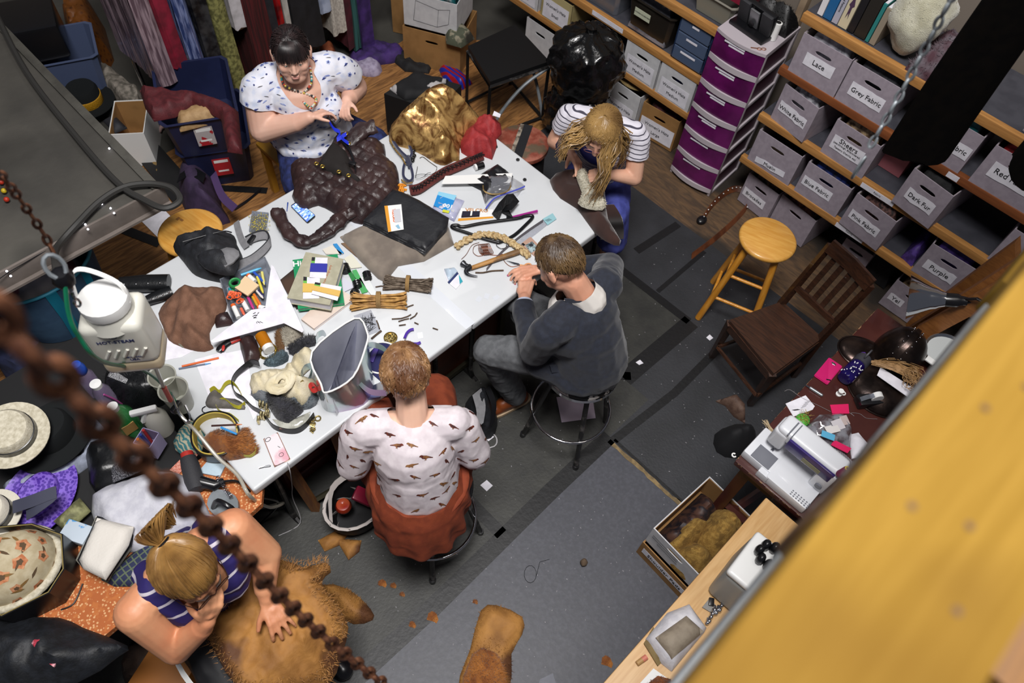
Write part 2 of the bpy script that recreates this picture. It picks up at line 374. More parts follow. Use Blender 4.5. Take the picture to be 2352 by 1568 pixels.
# ---------- shelving on the right ----------
MF=Matrix(((0,0,-1,0),(-1,0,0,0),(0,1,0,0),(0,0,0,1)))# panel (right, up, outward) -> faces -X
def FM(x,y,z):return Matrix.Translation((x,y,z))@MF
def FLAT(x,y,z,a=0.):return Matrix.Translation((x,y,z))@Matrix.Rotation(a,4,'Z')
m_ink=mat('ink','1c1c20',.6);m_paper=mat('paper','e4e2ea',.7,col2='d8d6de',sc=20);m_white=mat('white_plastic','e6e6e4',.35)
m_grey=mat('grey_card','9c929c',.8,col2='928892',sc=30);m_greyin=mat('card_inside','b5aca6',.8)
m_lum=mat('shelf_lumber','a06f3a',.6,col2='b98549',sc=6,st=(12,1,12),lo=.35,hi=.65,dist=.5);m_lumr=mat('redwood_lumber','75401f',.6,col2='864c26',sc=6,st=(12,1,12),lo=.35,hi=.65)
m_deck=mat('shelf_deck','3a3a42',.7,col2='44444c',sc=12)
def shelves(name,label,x0,x1,y0,y1,rows,posts):
 t=thing(name,label,'shelving',((x0+x1)/2,(y0+y1)/2,0))
 for z,m in rows:
  part(t,'shelf_lip',G().box((x0+.018,(y0+y1)/2,z-.02),(.036,y1-y0,.046),bev=.003),m,w=1)
  part(t,'shelf_deck',G().box(((x0+x1)/2+.018,(y0+y1)/2,z-.008),(x1-x0-.036,y1-y0,.012)),m_deck,w=1)
 for x,y in posts:part(t,'upright',G().box((x,y,.75),(.06,.04,1.5),bev=.003),mat('upright_wood','84705a',.7,col2='96826a',sc=8),w=1)
shelves('shelving_unit','timber shelving stacked with grey fabric boxes along the right wall',3.55,4.0,-.45,1.31,[(.395,m_lum),(.715,m_lum),(1.035,m_lumr),(1.35,m_lum)],[(4.03,1.28),(4.03,.45),(4.03,-.42)])
shelves('shelving_unit','timber shelving of hat boxes behind the purple drawer tower',3.6,4.05,1.5,3.5,[(.385,m_lum),(.655,m_lum),(.985,m_lum)],[(4.08,1.52),(4.08,2.6),(4.08,3.48)])
def cloth_mat(c1,c2=None,r=.7,sc=30,**k):return mat('cloth_%s_%s'%(c1,c2),c1,r,col2=c2 or c1,sc=sc,bump=.25,bs=120,**k)
def carton(label,x,y,z,w,d,h,rz=0.,mats=None,hole=True,lines=(),lab=None,size=.035,group=None,wob=0.,holeshape='pill',open_side=None,cat='box',name='storage_box'):
 """open-topped card box: x, y, z is the middle of its front bottom edge, the front looks to -X before rz"""
 t=thing(name,label,cat,(x,y,z),rz,group);m=mats or[m_grey,m_greyin];g=G()
 hl=[(math.cos(a)*.026*(1 if holeshape=='pill' else.9)+(.022 if math.cos(a)>0 else-.022),h*.74+math.sin(a)*.011)for a in[2*math.pi*(k+.5)/12 for k in range(12)]]
 g.prism([(-w/2,.001),(w/2,.001),(w/2,h),(-w/2,h)],-.005,0,[hl]if hole else[],M=MF)
 g.box((d-.0025,0,h/2),(.005,w,h));g.box((d/2,w/2-.0025,h/2),(d-.002,.005,h-.001));g.box((d/2,-w/2+.0025,h/2),(d-.002,.005,h-.001))
 g.box((d/2,0,.003),(d-.004,w-.004,.005),mi=1);g.box((d-.006,0,h/2),(.002,w-.012,h-.01),mi=1)
 for s in(1,-1):g.box((d/2,s*(w/2-.006),h/2),(d-.012,.002,h-.01),mi=1)
 part(t,'box_body',g,m,sm=0)
 if lab:# (centre right, centre up, width, height, tilt)
  a,b,lw,lh,tl=lab;g=G();n=7;rn=random.Random(len(label))
  pts=[V(((i/n-.5)*lw,rn.uniform(-1,1)*wob,.0022+abs(rn.uniform(0,1))*wob*.5))for i in range(n+1)]
  M=MF@Matrix.Translation((a,b,0))@Matrix.Rotation(tl,4,'Z')
  g.strip(pts,V((0,lh,0)),-.0006);g.tr(M)
  for i,(tx,sc_)in enumerate(lines):g.text(tx,size*sc_,MF@Matrix.Translation((a,b,.0034+wob*.5))@Matrix.Rotation(tl,4,'Z')@Matrix.Translation((0,lh*.5*((len(lines)-1)-2*i)/(len(lines)+.6),0)),mi=1)
  part(t,'paper_label',g,[m_paper,m_ink],sm=0)
 return t
def fill(t,label,m,w,d,h,top,seed=1,fold=.03,name='fabric',cat='fabric',over=0.):
 """cloth stuffed into a box"""
 M=mw(t);g=heap([(.012,-w/2+.014),(d-.014,-w/2+.014),(d-.014,w/2-.014),(.012,w/2-.014)],.006,top,d=.022,edge=.01,wd=.03,fold=fold,fs=13,seed=seed)
 g.tr(M);return solo(name,label,cat,g,m)
W,D,H=.288,.40,.228
GB='grey card fabric boxes on the right shelving'
fab={k:v for k,v in dict(white=cloth_mat('c9c9d2','8f8f99',.45),dgrey=cloth_mat('2e2e34','45454c'),silver=cloth_mat('d4d4da','77777f',.3),sheer=cloth_mat('b49a78','4d3a2a',.5),black=cloth_mat('0c0c0e','17171a',.8),
 blue=cloth_mat('15193a','2b3f8a',.5),pink=cloth_mat('6b4a44','1f1415',.7,sc=60),mag=cloth_mat('8a1544','50102c',.5),purple=cloth_mat('33205c','4d3583',.6),broc=cloth_mat('7a5a4a','221a22',.5,sc=45),multi=cloth_mat('451c3a','a06a55',.6,sc=40),teal=cloth_mat('0d1416','1f6a70',.35,sc=20),red=cloth_mat('b01b22','6b0f14',.6),brown=cloth_mat('2a2018','3a2c20')).items()}
def sbox(txt,y0,y1,z,fabk,why,lab,rz=0.,x=3.555,lines=None,hole=True,wob=.002,top=.235,size=.04,h=H,d=D,seed=1):
 y=(y0+y1)/2;w=abs(y0-y1)
 t=carton(why,x,y,z,w,d,h,rz,lab=lab,lines=lines if lines is not None else[(txt,1)]if txt else[],size=size,group=GB,wob=wob,hole=hole)
 if fabk:fill(t,fabk[1],fab[fabk[0]],w,d,h,top,seed)
 return t
sbox('Lace',1.265,.978,1.036,('white','white lace heaped in the grey box labelled Lace'),'grey card box with a paper label reading Lace',(.0,.115,.17,.068,0.),seed=3)
sbox('Grey Fabric',.972,.69,1.036,('dgrey','dark grey cloth in the box labelled Grey Fabric'),'grey card box with a paper label reading Grey Fabric',(-.0,.1,.19,.075,0.),size=.036)
sbox('Black Fabric',.54,.262,1.036,('teal','glossy black and teal cloth in the box beside Red Fabric'),'grey card box half hidden by the hanging coat, label ending in bric',(.03,.115,.2,.07,0.),size=.036,seed=5)
sbox('Red Fabric',.205,-.085,1.036,('red','red cloth in the box labelled Red Fabric'),'grey card box with a paper label reading Red Fabric',(.01,.12,.22,.085,0.),size=.042,rz=.02,seed=6)
sbox('White Fabric',1.25,1.01,.716,('silver','silvery white cloth in the box labelled White Fabric'),'grey card box with a wavy label reading White Fabric',(-.005,.105,.19,.062,0.),rz=-.14,wob=.005,size=.034,seed=7,h=.235)
sbox('Sheers',.905,.635,.716,('sheer','beige sheer cloth in the box labelled Sheers'),'grey card box with a paper label reading Sheers',(-.01,.105,.19,.085,0.),lines=[('Sheers',1),('(see-through, Embroidered,',.36),('Tapestry Chenille, etc)',.36)],size=.042,rz=-.03,seed=8)
sbox('Dark Fur',.44,.205,.716,('black','black fur in the leaning box labelled Dark Fur'),'grey card box tilted forward with a label reading Dark Fur',(-.0,.105,.16,.07,0.),rz=-.12,wob=.005,size=.036,seed=9,x=3.52,h=.24)
sbox('Muslin',1.27,.972,.396,('brown','dark brown cloth low in the box with the slipped label'),'grey card box whose label has slipped askew',(.0,.05,.2,.04,.05),top=.08,wob=.006,size=.032,seed=10)  # box is empty: low dark heap paints the shade inside it
sbox('Blue Fabric',.93,.645,.396,('blue','dark blue satin in the box labelled Blue Fabric'),'grey card box with a paper label reading Blue Fabric',(-.03,.105,.19,.064,0.),size=.036,seed=11)
sbox('Pink Fabric',.61,.35,.396,('pink','brown lace in the box labelled Pink Fabric'),'grey card box with a paper label reading Pink Fabric',(-.01,.105,.19,.062,0.),rz=-.09,x=3.53,wob=.004,size=.036,seed=12,h=.24)
sbox('Purple',.145,-.11,.396,('purple','purple velvet spilling over the box labelled Purple'),'rounded grey box with a paper label reading Purple',(-.01,.095,.17,.065,0.),rz=.05,size=.042,top=.24,seed=13,wob=.003)
sbox('Brocades',1.245,1.008,.012,('broc','brown brocade in the floor box labelled Brocades'),'grey card box on the floor with a label reading Brocades',(-.02,.1,.17,.065,0.),x=3.62,rz=-.08,size=.034,seed=14,h=.24)
sbox('',1.0,.732,.012,('multi','plum and gold cloth in the unlabelled floor box'),'unlabelled grey card box on the floor beside the one reading Brocades',None,x=3.62,rz=-.12,seed=15,h=.24)
sbox('Br',.545,.36,.012,('black','black clothes spilling out of the floor box behind the chair'),'grey card box on the floor behind the slatted chair back, label starting Br',(-.02,.1,.09,.05,0.),x=3.68,size=.036,top=.2,seed=16,h=.2,d=.34)
sbox('Yel',.17,-.1,.012,('sheer','beige cloth in the floor box behind the clamp lamp'),'grey card box on the floor behind the clamp lamp, label starting Ye',(-.07,.1,.09,.055,0.),x=3.6,size=.04,seed=17)
sbox('',-.1,-.38,.716,None,'blank grey card box at the right end of the second shelf',None,x=3.56)
solo('fabric','magenta cloth bunched behind the brown lace in its box','fabric',heap([(3.62,.37),(3.8,.37),(3.8,.47),(3.62,.47)],.59,.06,fold=.03,seed=3),fab['mag'])
g=heap([(3.72,.2),(4.0,.2),(3.98,.62),(3.72,.6)],.012,.24,fold=.05,fs=9,seed=5);solo('fabric','black garments piled on the floor between two grey boxes','clothes',g,fab['black'])
g=heap([(3.57,.155),(3.9,.155),(3.9,.25),(3.59,.23)],.396,.15,fold=.04,fs=9,seed=8);solo('fabric','purple cloth hanging over the left side of the Purple box','fabric',g,fab['purple'])
solo('storage_box','salmon pink box on the shelf above Sheers','box',G().box((3.84,.6,.84),(.24,.2,.25),bev=.004),mat('salmon','c0727a',.6))
for y0,y1,z,tx,lb in((.62,.42,.708,'Fabric','white strip label on the shelf edge under Dark Fur'),(.62,.44,.388,'Fabric','white strip label on the shelf edge under Pink Fabric'),(.30,.24,1.03,'','short white strip label on the reddish shelf edge'),(-.5,-.6,1.03,'','')):
 if lb:
  g=G().box((3.548,(y0+y1)/2,z-.016),(.002,y0-y1,.03));
  if tx:g.text(tx,.018,FM(3.5465,(y0+y1)/2,z-.016),mi=1)
  solo('shelf_label',lb,'label',g,[m_paper,m_ink],sm=0)
# books and furs on the top shelf
def book(label,px,z,wd,hh,dp,m,lean=0.,x=3.6,name='book',spine=None):
 y=PX(px,0,x).y if px>5 else px
 t=thing(name,label,'book',(x,y,z));g=G().box((dp/2,0,hh/2),(dp,wd,hh),bev=.002)
 part(t,'cover',g,m,sm=0);part(t,'pages',G().box((dp/2+.003,0,hh/2+.0025),(dp-.012,wd*.8,hh-.001)),m_paper,sm=0)
 if spine:part(t,'spine_print',G().text(spine[0],spine[1],FM(-.0006,0,hh*.45)@Matrix.Rotation(-math.pi/2,4,'Z')),spine[2],sm=0)
 return t
Y=1.262
for wd,hh,col,lb,sp in((.03,.28,'d9d9de','white ring binder at the left end of the top shelf',None),(.046,.28,'1c5d92','blue ring binder with a white spine label',None),(.032,.27,'a9a9b8','pale grey spiral pattern book',('Historical Patterns',.016,m_ink)),(.05,.25,'c9bfa2','cream book with a figure on the spine',None),(.035,.27,'16161a','black thin book beside the cream one',None),(.06,.24,'23201c','dark bound thick volume near the white fleece',None),(.018,.2,'2a7a78','teal thin book under the white fleece',None),(.03,.19,'8d8272','taupe small book under the white fleece',None)):
 t=book(lb,Y-wd/2,1.352,wd,hh,.22,mat('book_'+col,col,.5),spine=sp)
 if lb[:5]=='cream':part(t,'spine_figure',G().prism([(0,.16),(.008,.15),(.005,.13),(.014,.1),(.006,.09),(.008,.03),(.001,.06),(-.006,.03),(-.006,.09),(-.014,.1),(-.006,.13),(-.008,.15)],0,.0008,M=FM(-.0006,0,.02)),mat('plum_ink','47304a',.7),sm=0)
 if 'blue' in lb:part(t,'spine_label',G().box((-.0008,0,.17),(.001,.026,.07)),m_paper,sm=0)
 Y-=wd+.004
m_fleece=mat('white_fleece','cfccb6',.95,col2='b9b59b',sc=12,sheen=.6,bump=.6,bs=220)
g=G().ball((3.66,.83,1.56),(.13,.135,.19),seg=28).jitter(.03,8).jitter(.012,24);g.blades(900,.012,.001,lift=.9)
solo('fleece','cream fleece bundle standing at the front of the top shelf','fleece',g,m_fleece)
g=heap([(3.56,.48),(3.9,.48),(3.9,.76),(3.56,.74)],1.352,.09,fold=.06,fs=14,seed=9);g.blades(900,.035,.0015,seed=2,lift=.8);solo('fur_bundle','grey brown fluffy fur bundle under the cream fleece','fur',g,mat('grey_fluff','6a6168',.95,col2='4a3038',sc=14))
g=heap([(3.58,-.1),(3.88,-.1),(3.88,.14),(3.6,.16)],1.352,.16,fold=.05,fs=9,seed=4);solo('fabric','white sequin cloth on the top shelf right of the coat','fabric',g,mat('sequin_white','c8c4cc',.25,m=.4,col2='8d8992',sc=160,kind='voro',lo=.1,hi=.5,bump=.8,bs=200))
solo('belt','brown leather strap standing beside the white sequin cloth','belt',G().strip(SP([(3.6,-.12,1.36),(3.59,-.13,1.45),(3.62,-.15,1.52),(3.7,-.2,1.5)]),V((.03,.03,0)),.004),mat('dark_leather','3a251c',.4))
g=G().tube([V((3.57+.03*math.cos(a),-.2+.045*math.sin(a),1.362))for a in[k*math.pi/8 for k in range(16)]],.009,cl=1);solo('wooden_ring','orange wooden ring lying on the top shelf front','ring',g,mat('amber','a8641c',.4))
# purple drawer tower
t=thing('drawer_tower','tall white drawer tower with six translucent purple drawers','drawers',(3.5,1.545,.004),.05)
m_tw=mat('tower_white','b9b0b6',.4);m_pur=mat('purple_drawer','7a1c6c',.28,trans=.3,coat=.3,col2='5c1452',sc=6);m_slot=mat('purple_side','4a2838',.5)
TW,TD,TH=.315,.36,1.07;dh=(TH-.03)/6
fr=G()
for s in(-1,1):
 for x in(.02,TD-.015):fr.box((x,s*(TW/2-.008),TH/2),(.03,.016,TH),bev=.003)
 for k in range(7):fr.box((TD/2,s*(TW/2-.008),.015+k*dh),(TD-.02,.014,.026),bev=.002)
sp2=[G().box((TD/2,s*(TW/2-.014),TH/2),(TD-.03,.003,TH-.04))for s in(-1,1)];[part(t,'side_panel',q,m_slot)for q in sp2]
fr.box((TD-.005,0,TH/2),(.01,TW,TH-.01));fr.box((TD/2,0,.014),(TD-.03,TW-.02,.02))
part(t,'frame',fr,m_tw)
arc=lambda k,n=8:[(-TW/2+TW*i/n,-k*(1-(2*i/n-1)**2))for i in range(n+1)]
part(t,'top_panel',G().prism([(y,TD/2-x)for y,x in arc(.03)]+[(TW/2,-TD/2),(-TW/2,-TD/2)],TH-.012,TH+.006,M=Matrix.Translation((TD/2,0,0))@Matrix.Rotation(math.pi/2,4,'Z')),m_tw)
def xyfront(a):return[(x,-y)for y,x in a]
rn=random.Random(3);cols=['7a3050','3a2a60','a03a5a','2a3a70','6a2a6a','8a5060']
for k in range(6):
 z0=.03+k*dh;o=G();f=[(x,-y)for y,x in arc(.022)];b=[(x+.004,y)for x,y in f][::-1]
 o.prism(f+b,z0+.026,z0+dh-.004);o.box((TD/2,0,z0+.03),(TD-.04,TW-.04,.004))
 for s in(-1,1):o.box((TD/2,s*(TW/2-.018),z0+dh/2),(TD-.04,.003,dh-.03))
 dr=part(t,'drawer',o,m_pur)
 f2=[(x,-y)for y,x in arc(.034)];part(dr,'drawer_lip',G().prism(f2+[(.02,-TW/2),(.02,TW/2)],z0,z0+.034),m_tw,label='white curved drawer lip')
 lp=G();n=1 if k<2 else 2
 for j in range(n):lp.box((-.0235+.001*j,.02-.015*j,z0+dh-.022-.016*j),(.002,.13-.03*j,.009))
 part(dr,'label_strip',lp,m_paper)
 h=heap([(.03,-.12),(TD-.05,-.12),(TD-.05,.12),(.03,.12)],z0+.033,.06+.04*rn.random(),d=.03,fold=.03,seed=k+3);h.tr(mw(t));solo('craft_supplies','coloured bits inside purple drawer %s'%['at the floor','second from the floor','third from the floor','third from the top','second from the top','at the very top'][k],'supplies',h,mat('bits_%d'%k,cols[k],.6,col2='23142c',sc=22))
# music dock and lint roller on the tower
T0=mw(t)
m_blk=mat('black_plastic','121215',.3);m_char=mat('charcoal_mesh','2c2c30',.7,bump=.3,bs=300)
d=thing('speaker_dock','black speaker dock holding a silver music player','speaker',T0@V((.085,.02,TH+.0066)),-.1)
part(d,'base',G().box((.03,0,.012),(.11,.24,.024),bev=.008),m_blk)
part(d,'back_shell',G().box((.05,0,.085),(.035,.23,.13),ry=-.25,bev=.014),m_blk)
for s in(-1,1):part(d,'speaker_grille',G().box((.022,s*.077,.085),(.02,.07,.125),ry=-.25,bev=.006),m_char)
pl=part(d,'music_player',G().box((.016,0,.08),(.012,.062,.105),ry=-.25,bev=.004),mat('brushed_silver','8f9094',.35,m=.7));part(pl,'screen',G().box((.0155,0,.104),(.004,.046,.036),ry=-.25),mat('screen_black','0b0c10',.15));part(pl,'click_wheel',G().cyl((.004,0,.055),(.0015,0,.0545),.018,n=20),m_blk)
l=thing('lint_roller','white lint roller standing beside the speaker dock','roller',T0@V((.14,-.105,TH+.0066)))
part(l,'paper_roll',G().lathe([(.012,.0),(.021,.002),(.021,.1),(.012,.102)]),m_white);part(l,'core',G().lathe([(.0,.1005),(.013,.101),(.013,.1035),(0,.1035)]),m_blk)
g=heap([tuple((T0@V(q))[:2])for q in((.2,-.15,0),(.34,-.15,0),(.34,.1,0),(.2,.12,0))],t.location.z+TH+.0066,.1,fold=.05,seed=4);g.blades(500,.03,.0012,seed=1);solo('wig','black tousled wig behind the lint roller on the tower','wig',g,mat('black_hair','0b0b0d',.5))
solo('craft_scissors','small copper handled scissors on the tower front edge','scissors',G().merge(G().tube([V((.012*math.cos(a),.009*math.sin(a),0))for a in[k*math.pi/6 for k in range(12)]],.002,cl=1).tube([V((.024+.012*math.cos(a),.004+.009*math.sin(a),0))for a in[k*math.pi/6 for k in range(12)]],.002,cl=1).box((.05,.002,0),(.04,.006,.002)),T0@Matrix.Translation((.03,-.12,TH+.009))@Matrix.Rotation(2.2,4,'Z')),mat('copper_tool','b07c64',.3,m=.6))
# hat boxes left of the tower
m_wbox=mat('white_card','c9c9cb',.75,col2='bfbfc2',sc=20);m_kraft=mat('kraft_card','9a7242',.8,col2='8a6538',sc=9)
def hbox(why,y0,y1,z,mats,lines,h=.22,rz=0.,size=.03,lab=(-.0,.075,.22,.12,0.),hole=True,x=3.605,d=.36,g='hat boxes on the timber shelving'):
 return carton(why,x,(y0+y1)/2,z,abs(y0-y1),d,h,rz,mats=mats,lines=lines,lab=lab,size=size,hole=hole,group=g,wob=.001)
wm=[m_wbox,m_greyin];km=[m_kraft,m_kraft]
a=hbox("white box reading Women's Hats Medium, nearer the trash bags",2.325,2.055,.387,wm,[("Women's Hats",1),('Medium',1)]);fill(a,'black hats in the white Medium box nearer the trash bags',fab['black'],.27,.36,.22,.16,3)
a=hbox("white box reading Women's Hats Medium, touching the drawer tower",2.04,1.77,.387,wm,[("Women's Hats",1),('Medium',1)],lab=(.0,.07,.22,.12,0.));fill(a,'royal blue felt in the white Medium box by the tower',cloth_mat('1b2a9a','131d55'),.27,.36,.22,.2,4)
a=hbox("brown kraft box on the floor reading Women's Hats Large",2.095,1.81,.012,km,[("Women's Hats",1),('Large',1)],h=.255,size=.032,rz=.1,lab=(-.0,.09,.26,.13,0.),x=3.62);fill(a,'dark hats with a red band in the kraft box',cloth_mat('1a1416','7a2a30',sc=9),.285,.36,.255,.22,5)
a=hbox('white box on the floor under a straw brim',2.4,2.12,.012,wm,[("Women's Hats",1),('Large',1)],h=.27,x=3.6,lab=(-.0,.08,.22,.12,0.))
solo('straw_hat','tan straw hat brim lying on the white floor box','hat',G().lathe([(.0,.05),(.06,.05),(.075,.04),(.09,.006),(.15,.0),(.152,.004),(.09,.012),(.08,.046),(.06,.056),(0,.056)],(3.76,2.26,.284),28),mat('straw_tan','9c8558',.8,col2='7c683f',sc=40,kind='ring'))
a=hbox("yellowed box reading Women's Hats Small",3.07,2.8,.387,[mat('old_card','b0a273',.8,col2='9a8c5e',sc=8),m_greyin],[("Women's Hats",1),('Small',1)],h=.2,lab=(.0,.08,.23,.14,0.),hole=False);fill(a,'cream hat filling the yellowed Small box',cloth_mat('b8b2a6','8f8a80'),.27,.36,.2,.2,6)
a=hbox("white box reading Women's Hats, left of the yellowed one",3.37,3.1,.387,wm,[("Women's Hats",1),('X-Small',1)],h=.2,hole=False);fill(a,'green and pink hats in the left white box',cloth_mat('3b6a58','8a3a50',sc=14),.27,.36,.2,.2,9)
a=hbox('grey white box with a dark handle hole on the floor behind the black stool',3.2,2.92,.012,wm,[],h=.28,lab=None,x=3.62);fill(a,'black felt in the grey white floor box',fab['black'],.28,.36,.28,.26,7)
def tote(label,c,w,d,h,m,rz=0.,lid=None,tap=.86,name='plastic_tote',lip=.012,cat='tote',group=None,th=.004):
 t=thing(name,label,cat,c,rz,group);g=G();o=[]
 def ring(z,s,e=0.):
  return[V((x*(d/2*s-e),y*(w/2*s-e),z))for x,y in((-1,-.86),(-.86,-1),(.86,-1),(1,-.86),(1,.86),(.86,1),(-.86,1),(-1,.86))]
 L=[ring(0,tap),ring(h*.99,1),ring(h*.99,1,-lip),ring(h,1,-lip),ring(h,1,th),ring(th,tap,th)]
 vs=[p for r_ in L for p in r_];fs=[(i*8+k,i*8+(k+1)%8,i*8+8+(k+1)%8,i*8+8+k)for i in range(5)for k in range(8)]+[tuple(range(8))[::-1],tuple(range(40,48))]
 g.add(vs,fs);part(t,'tub',g,m,sm=0);return t
m_clear=mat('clear_plastic','aab0bc',.15,trans=.75,alpha=.75)
a=tote('dark smoky crate heaped with clear plastic bags',(3.8,2.225,.657),.35,.36,.22,mat('smoke_plastic','26221e',.3));part(a,'paper_label',G().box((-.19,.04,.15),(.002,.12,.05)).text('WOMENS ACCESSORIES',.011,FM(-.1915,.04,.15),mi=1),[mat('mint_paper','b9bda6',.7),m_ink])
g=heap([(3.64,2.08),(3.95,2.08),(3.95,2.37),(3.64,2.37)],.663,.25,fold=.07,fs=16,seed=3);solo('plastic_bag','crumpled clear bags in the smoky crate','bag',g,mat('bag_clear','9a9aa4',.12,col2='5c5c68',sc=9,coat=.6,trans=.3))
solo('ornament','gold foil ball on the crumpled clear bags','ornament',G().ball((3.75,2.11,.93),(.04,.045,.035)).jitter(.01,60),mat('gold_foil','c09a3c',.2,m=.9,bump=.6,bs=60))
t=thing('drawer_unit','clear blue mini drawer unit with three drawers','drawers',(3.62,1.89,.657));m_bl=mat('blue_clear','33486e',.2,trans=.4,col2='2a3b5c',sc=10);
part(t,'case',G().box((.18,0,.285),(.35,.235,.012)).box((.18,.115,.145),(.35,.01,.29)).box((.18,-.115,.145),(.35,.01,.29)).box((.35,0,.145),(.01,.23,.29)).box((.18,0,.006),(.35,.235,.012)),m_bl,sm=0)
for k in range(3):
 dd=part(t,'drawer',G().box((.0,0,.055+k*.092),(.012,.215,.084),bev=.004).box((.15,0,.018+k*.092),(.3,.21,.006)),mat('drawer_clear','6a7c9c',.2,trans=.5),sm=0);part(dd,'label_strip',G().box((-.0075,.0,.075+k*.092),(.002,.05+.03*(2-k),.012)),m_paper)
a=tote('clear plastic shoebox on the upper hat shelf',(3.8,2.62,.657),.3,.34,.16,m_clear);fill(a,'shiny trinkets inside the clear shoebox',mat('trinket','8a8078',.3,col2='3a3634',sc=40),.22,.2,.1,.06,4)
solo('shelf_label','long white strip label under the clear shoebox','label',G().box((3.598,2.5,.64),(.002,.26,.03)),m_paper)
a=tote('frosted flat bin at the top left of the purple tower',(3.82,1.85,.987),.28,.36,.13,mat('frost','9c9c90',.4,trans=.3));a=tote('pink red flat bin stacked above the frosted one',(3.84,1.78,1.12),.26,.34,.1,mat('pinkred','a02a44',.4))
solo('fabric','grey cloth folded on the hat shelf','fabric',heap([(3.64,2.1),(3.95,2.1),(3.95,2.5),(3.64,2.45)],.987,.08,fold=.03,seed=2),cloth_mat('4a4e5c','3a3e4c'))
# ---------- furniture ----------
m_tab=mat('white_laminate','d0d3d6',.38,col2='c4c7ca',sc=2.5,lo=.3,hi=.7,coat=.15)
m_chrome=mat('chrome','c8c8cc',.12,m=1.);m_leg=mat('worn_black_metal','2b2a2a',.4,m=.5,col2='6a6664',sc=22,lo=.55,hi=.7)
m_dwood=mat('dark_walnut','2a170d',.42,col2='3f2415',sc=7,st=(14,1.5,14),lo=.35,hi=.65,dist=.5,coat=.2)
m_mahog=mat('mahogany_top','3c1713',.38,col2='47201a',sc=5,coat=.25);m_honey=mat('honey_wood','c98f3c',.4,col2='d8a452',sc=7,st=(10,1.2,1),lo=.35,hi=.65,coat=.25)
m_honey2=mat('honey_leg','c27f24',.38,col2='d09035',sc=6,st=(8,8,1),coat=.3);m_bb=mat('butcher_block','d3ac78',.45,col2='c59a64',sc=5,st=(1.5,16,1),lo=.35,hi=.65,dist=.4,coat=.15)
m_ored=mat('orange_panel','6a2c10',.5,col2='57220c',sc=4);m_olive=mat('olive_metal','3f3b2c',.5,m=.3);m_post=mat('wood_post','8a5d33',.6,col2='75492a',sc=8,st=(8,8,1))
def folding_table(x0,x1,lab,seed):
 t=thing('folding_table',lab,'table',((x0+x1)/2,1.915,0))
 top=part(t,'tabletop',G().box(((x0+x1)/2,1.915,.7155),(x1-x0,1.18,.049),bev=.012,seg=3),m_tab,w=1)
 for x in(x0+.12,x1-.12):
  part(t,'leg_frame',G().tube(SP([(x,1.45,.7),(x,1.45,.05),(x,1.47,.012),(x,2.36,.012),(x,2.38,.05),(x,2.38,.7)],3),.014),m_leg,w=1)
 return t
folding_table(.193,1.336,'white folding table crowded with craft things, left of the seam',1);ft=folding_table(1.338,2.247,'white folding table right of the seam, with the hammer and hanger',2)
g=G()
for a,b in((1.325,.055),):g.box((a,1.915,.7404),(b,1.176,.0006))
for px,py,a in((1100,687,.3),(1118,680,.5),(1140,683,-.1),(925,772,.2),(965,770,1.)):p=P(px,py);g.box((p.x,p.y,.7404),(.03,.022,.0008),rz=a)
part(ft,'clear_tape',g,mat('clear_tape','cfd3da',.2,coat=.5),w=1,label='clear tape over the seam')
# orange cabinet standing under the table
t=thing('under_table_cabinet','orange brown cabinet with dark metal frame under the table','cabinet',(1.18,1.68,0));x0,x1,yf=.66,1.72,1.5
part(t,'panel',G().box(((x0+x1)/2,yf+.01,.36),(x1-x0,.012,.6)),m_ored,w=1);part(t,'shelf',G().box(((x0+x1)/2,yf+.2,.2),(x1-x0-.04,.36,.02)).box(((x0+x1)/2,yf+.2,.665),(x1-x0,.4,.02)),m_ored,w=1)
for x in(x0,1.1,x1):part(t,'frame_post',G().box((x,yf,.34),(.035,.035,.66)),m_olive,w=1)
for z in(.05,.64):part(t,'frame_rail',G().box(((x0+x1)/2,yf,z),(x1-x0,.03,.035)),m_olive,w=1)
t=thing('tool_crate','dark red crate behind the wooden post under the table','crate',(.52,1.72,0));part(t,'crate_body',G().box((.52,1.72,.16),(.3,.34,.31),bev=.015),mat('dark_red','5a1210',.45),w=1)
part(t,'crate_rib',G().box((.52,1.545,.22),(.26,.012,.02)).box((.52,1.545,.12),(.26,.012,.02)),mat('dark_red2','6b1816',.45),w=1)
t=thing('easel_frame','wooden frame leaning under the near table edge','frame',(.42,1.42,0))
for a,b in(((.41,1.40,.005),(.37,1.46,.68)),((.62,1.37,.005),(.62,1.46,.68))):part(t,'frame_leg',G().tube([a,b],.026,n=4),m_post,w=1)
part(t,'frame_rung',G().tube([(.43,1.41,.07),(.62,1.38,.07)],.014,n=4),m_olive,w=1)
# stools
def chrome_stool(label,c,z,seatm,ang,r=.222):
 t=thing('bar_stool',label,'stool',c,ang);s=part(t,'seat',G().lathe([(.0,z),(.14,z),(.165,z-.01),(.172,z-.028),(.165,z-.045),(.0,z-.045)],n=36),seatm)
 part(t,'seat_band',G().lathe([(.163,z-.04),(.174,z-.036),(.174,z-.056),(.163,z-.056)],n=36),m_chrome)
 for k in range(4):
  a=math.pi/4+k*math.pi/2;q=part(t,'leg',G().cyl((math.cos(a)*.12,math.sin(a)*.12,z-.05),(math.cos(a)*r,math.sin(a)*r,.012),.0125,n=10),m_leg)
  part(q,'foot_cap',G().cyl((math.cos(a)*r,math.sin(a)*r,.03),(math.cos(a)*(r+.002),math.sin(a)*(r+.002),.002),.016,n=10),m_blk)
 rr=.12+(r-.12)*(z-.05-.24)/(z-.062)+.012
 part(t,'foot_ring',G().tube([V((math.cos(a)*rr,math.sin(a)*rr,.24))for a in[k*math.pi/18 for k in range(36)]],.0075,n=8,cl=1),m_chrome)
 return t
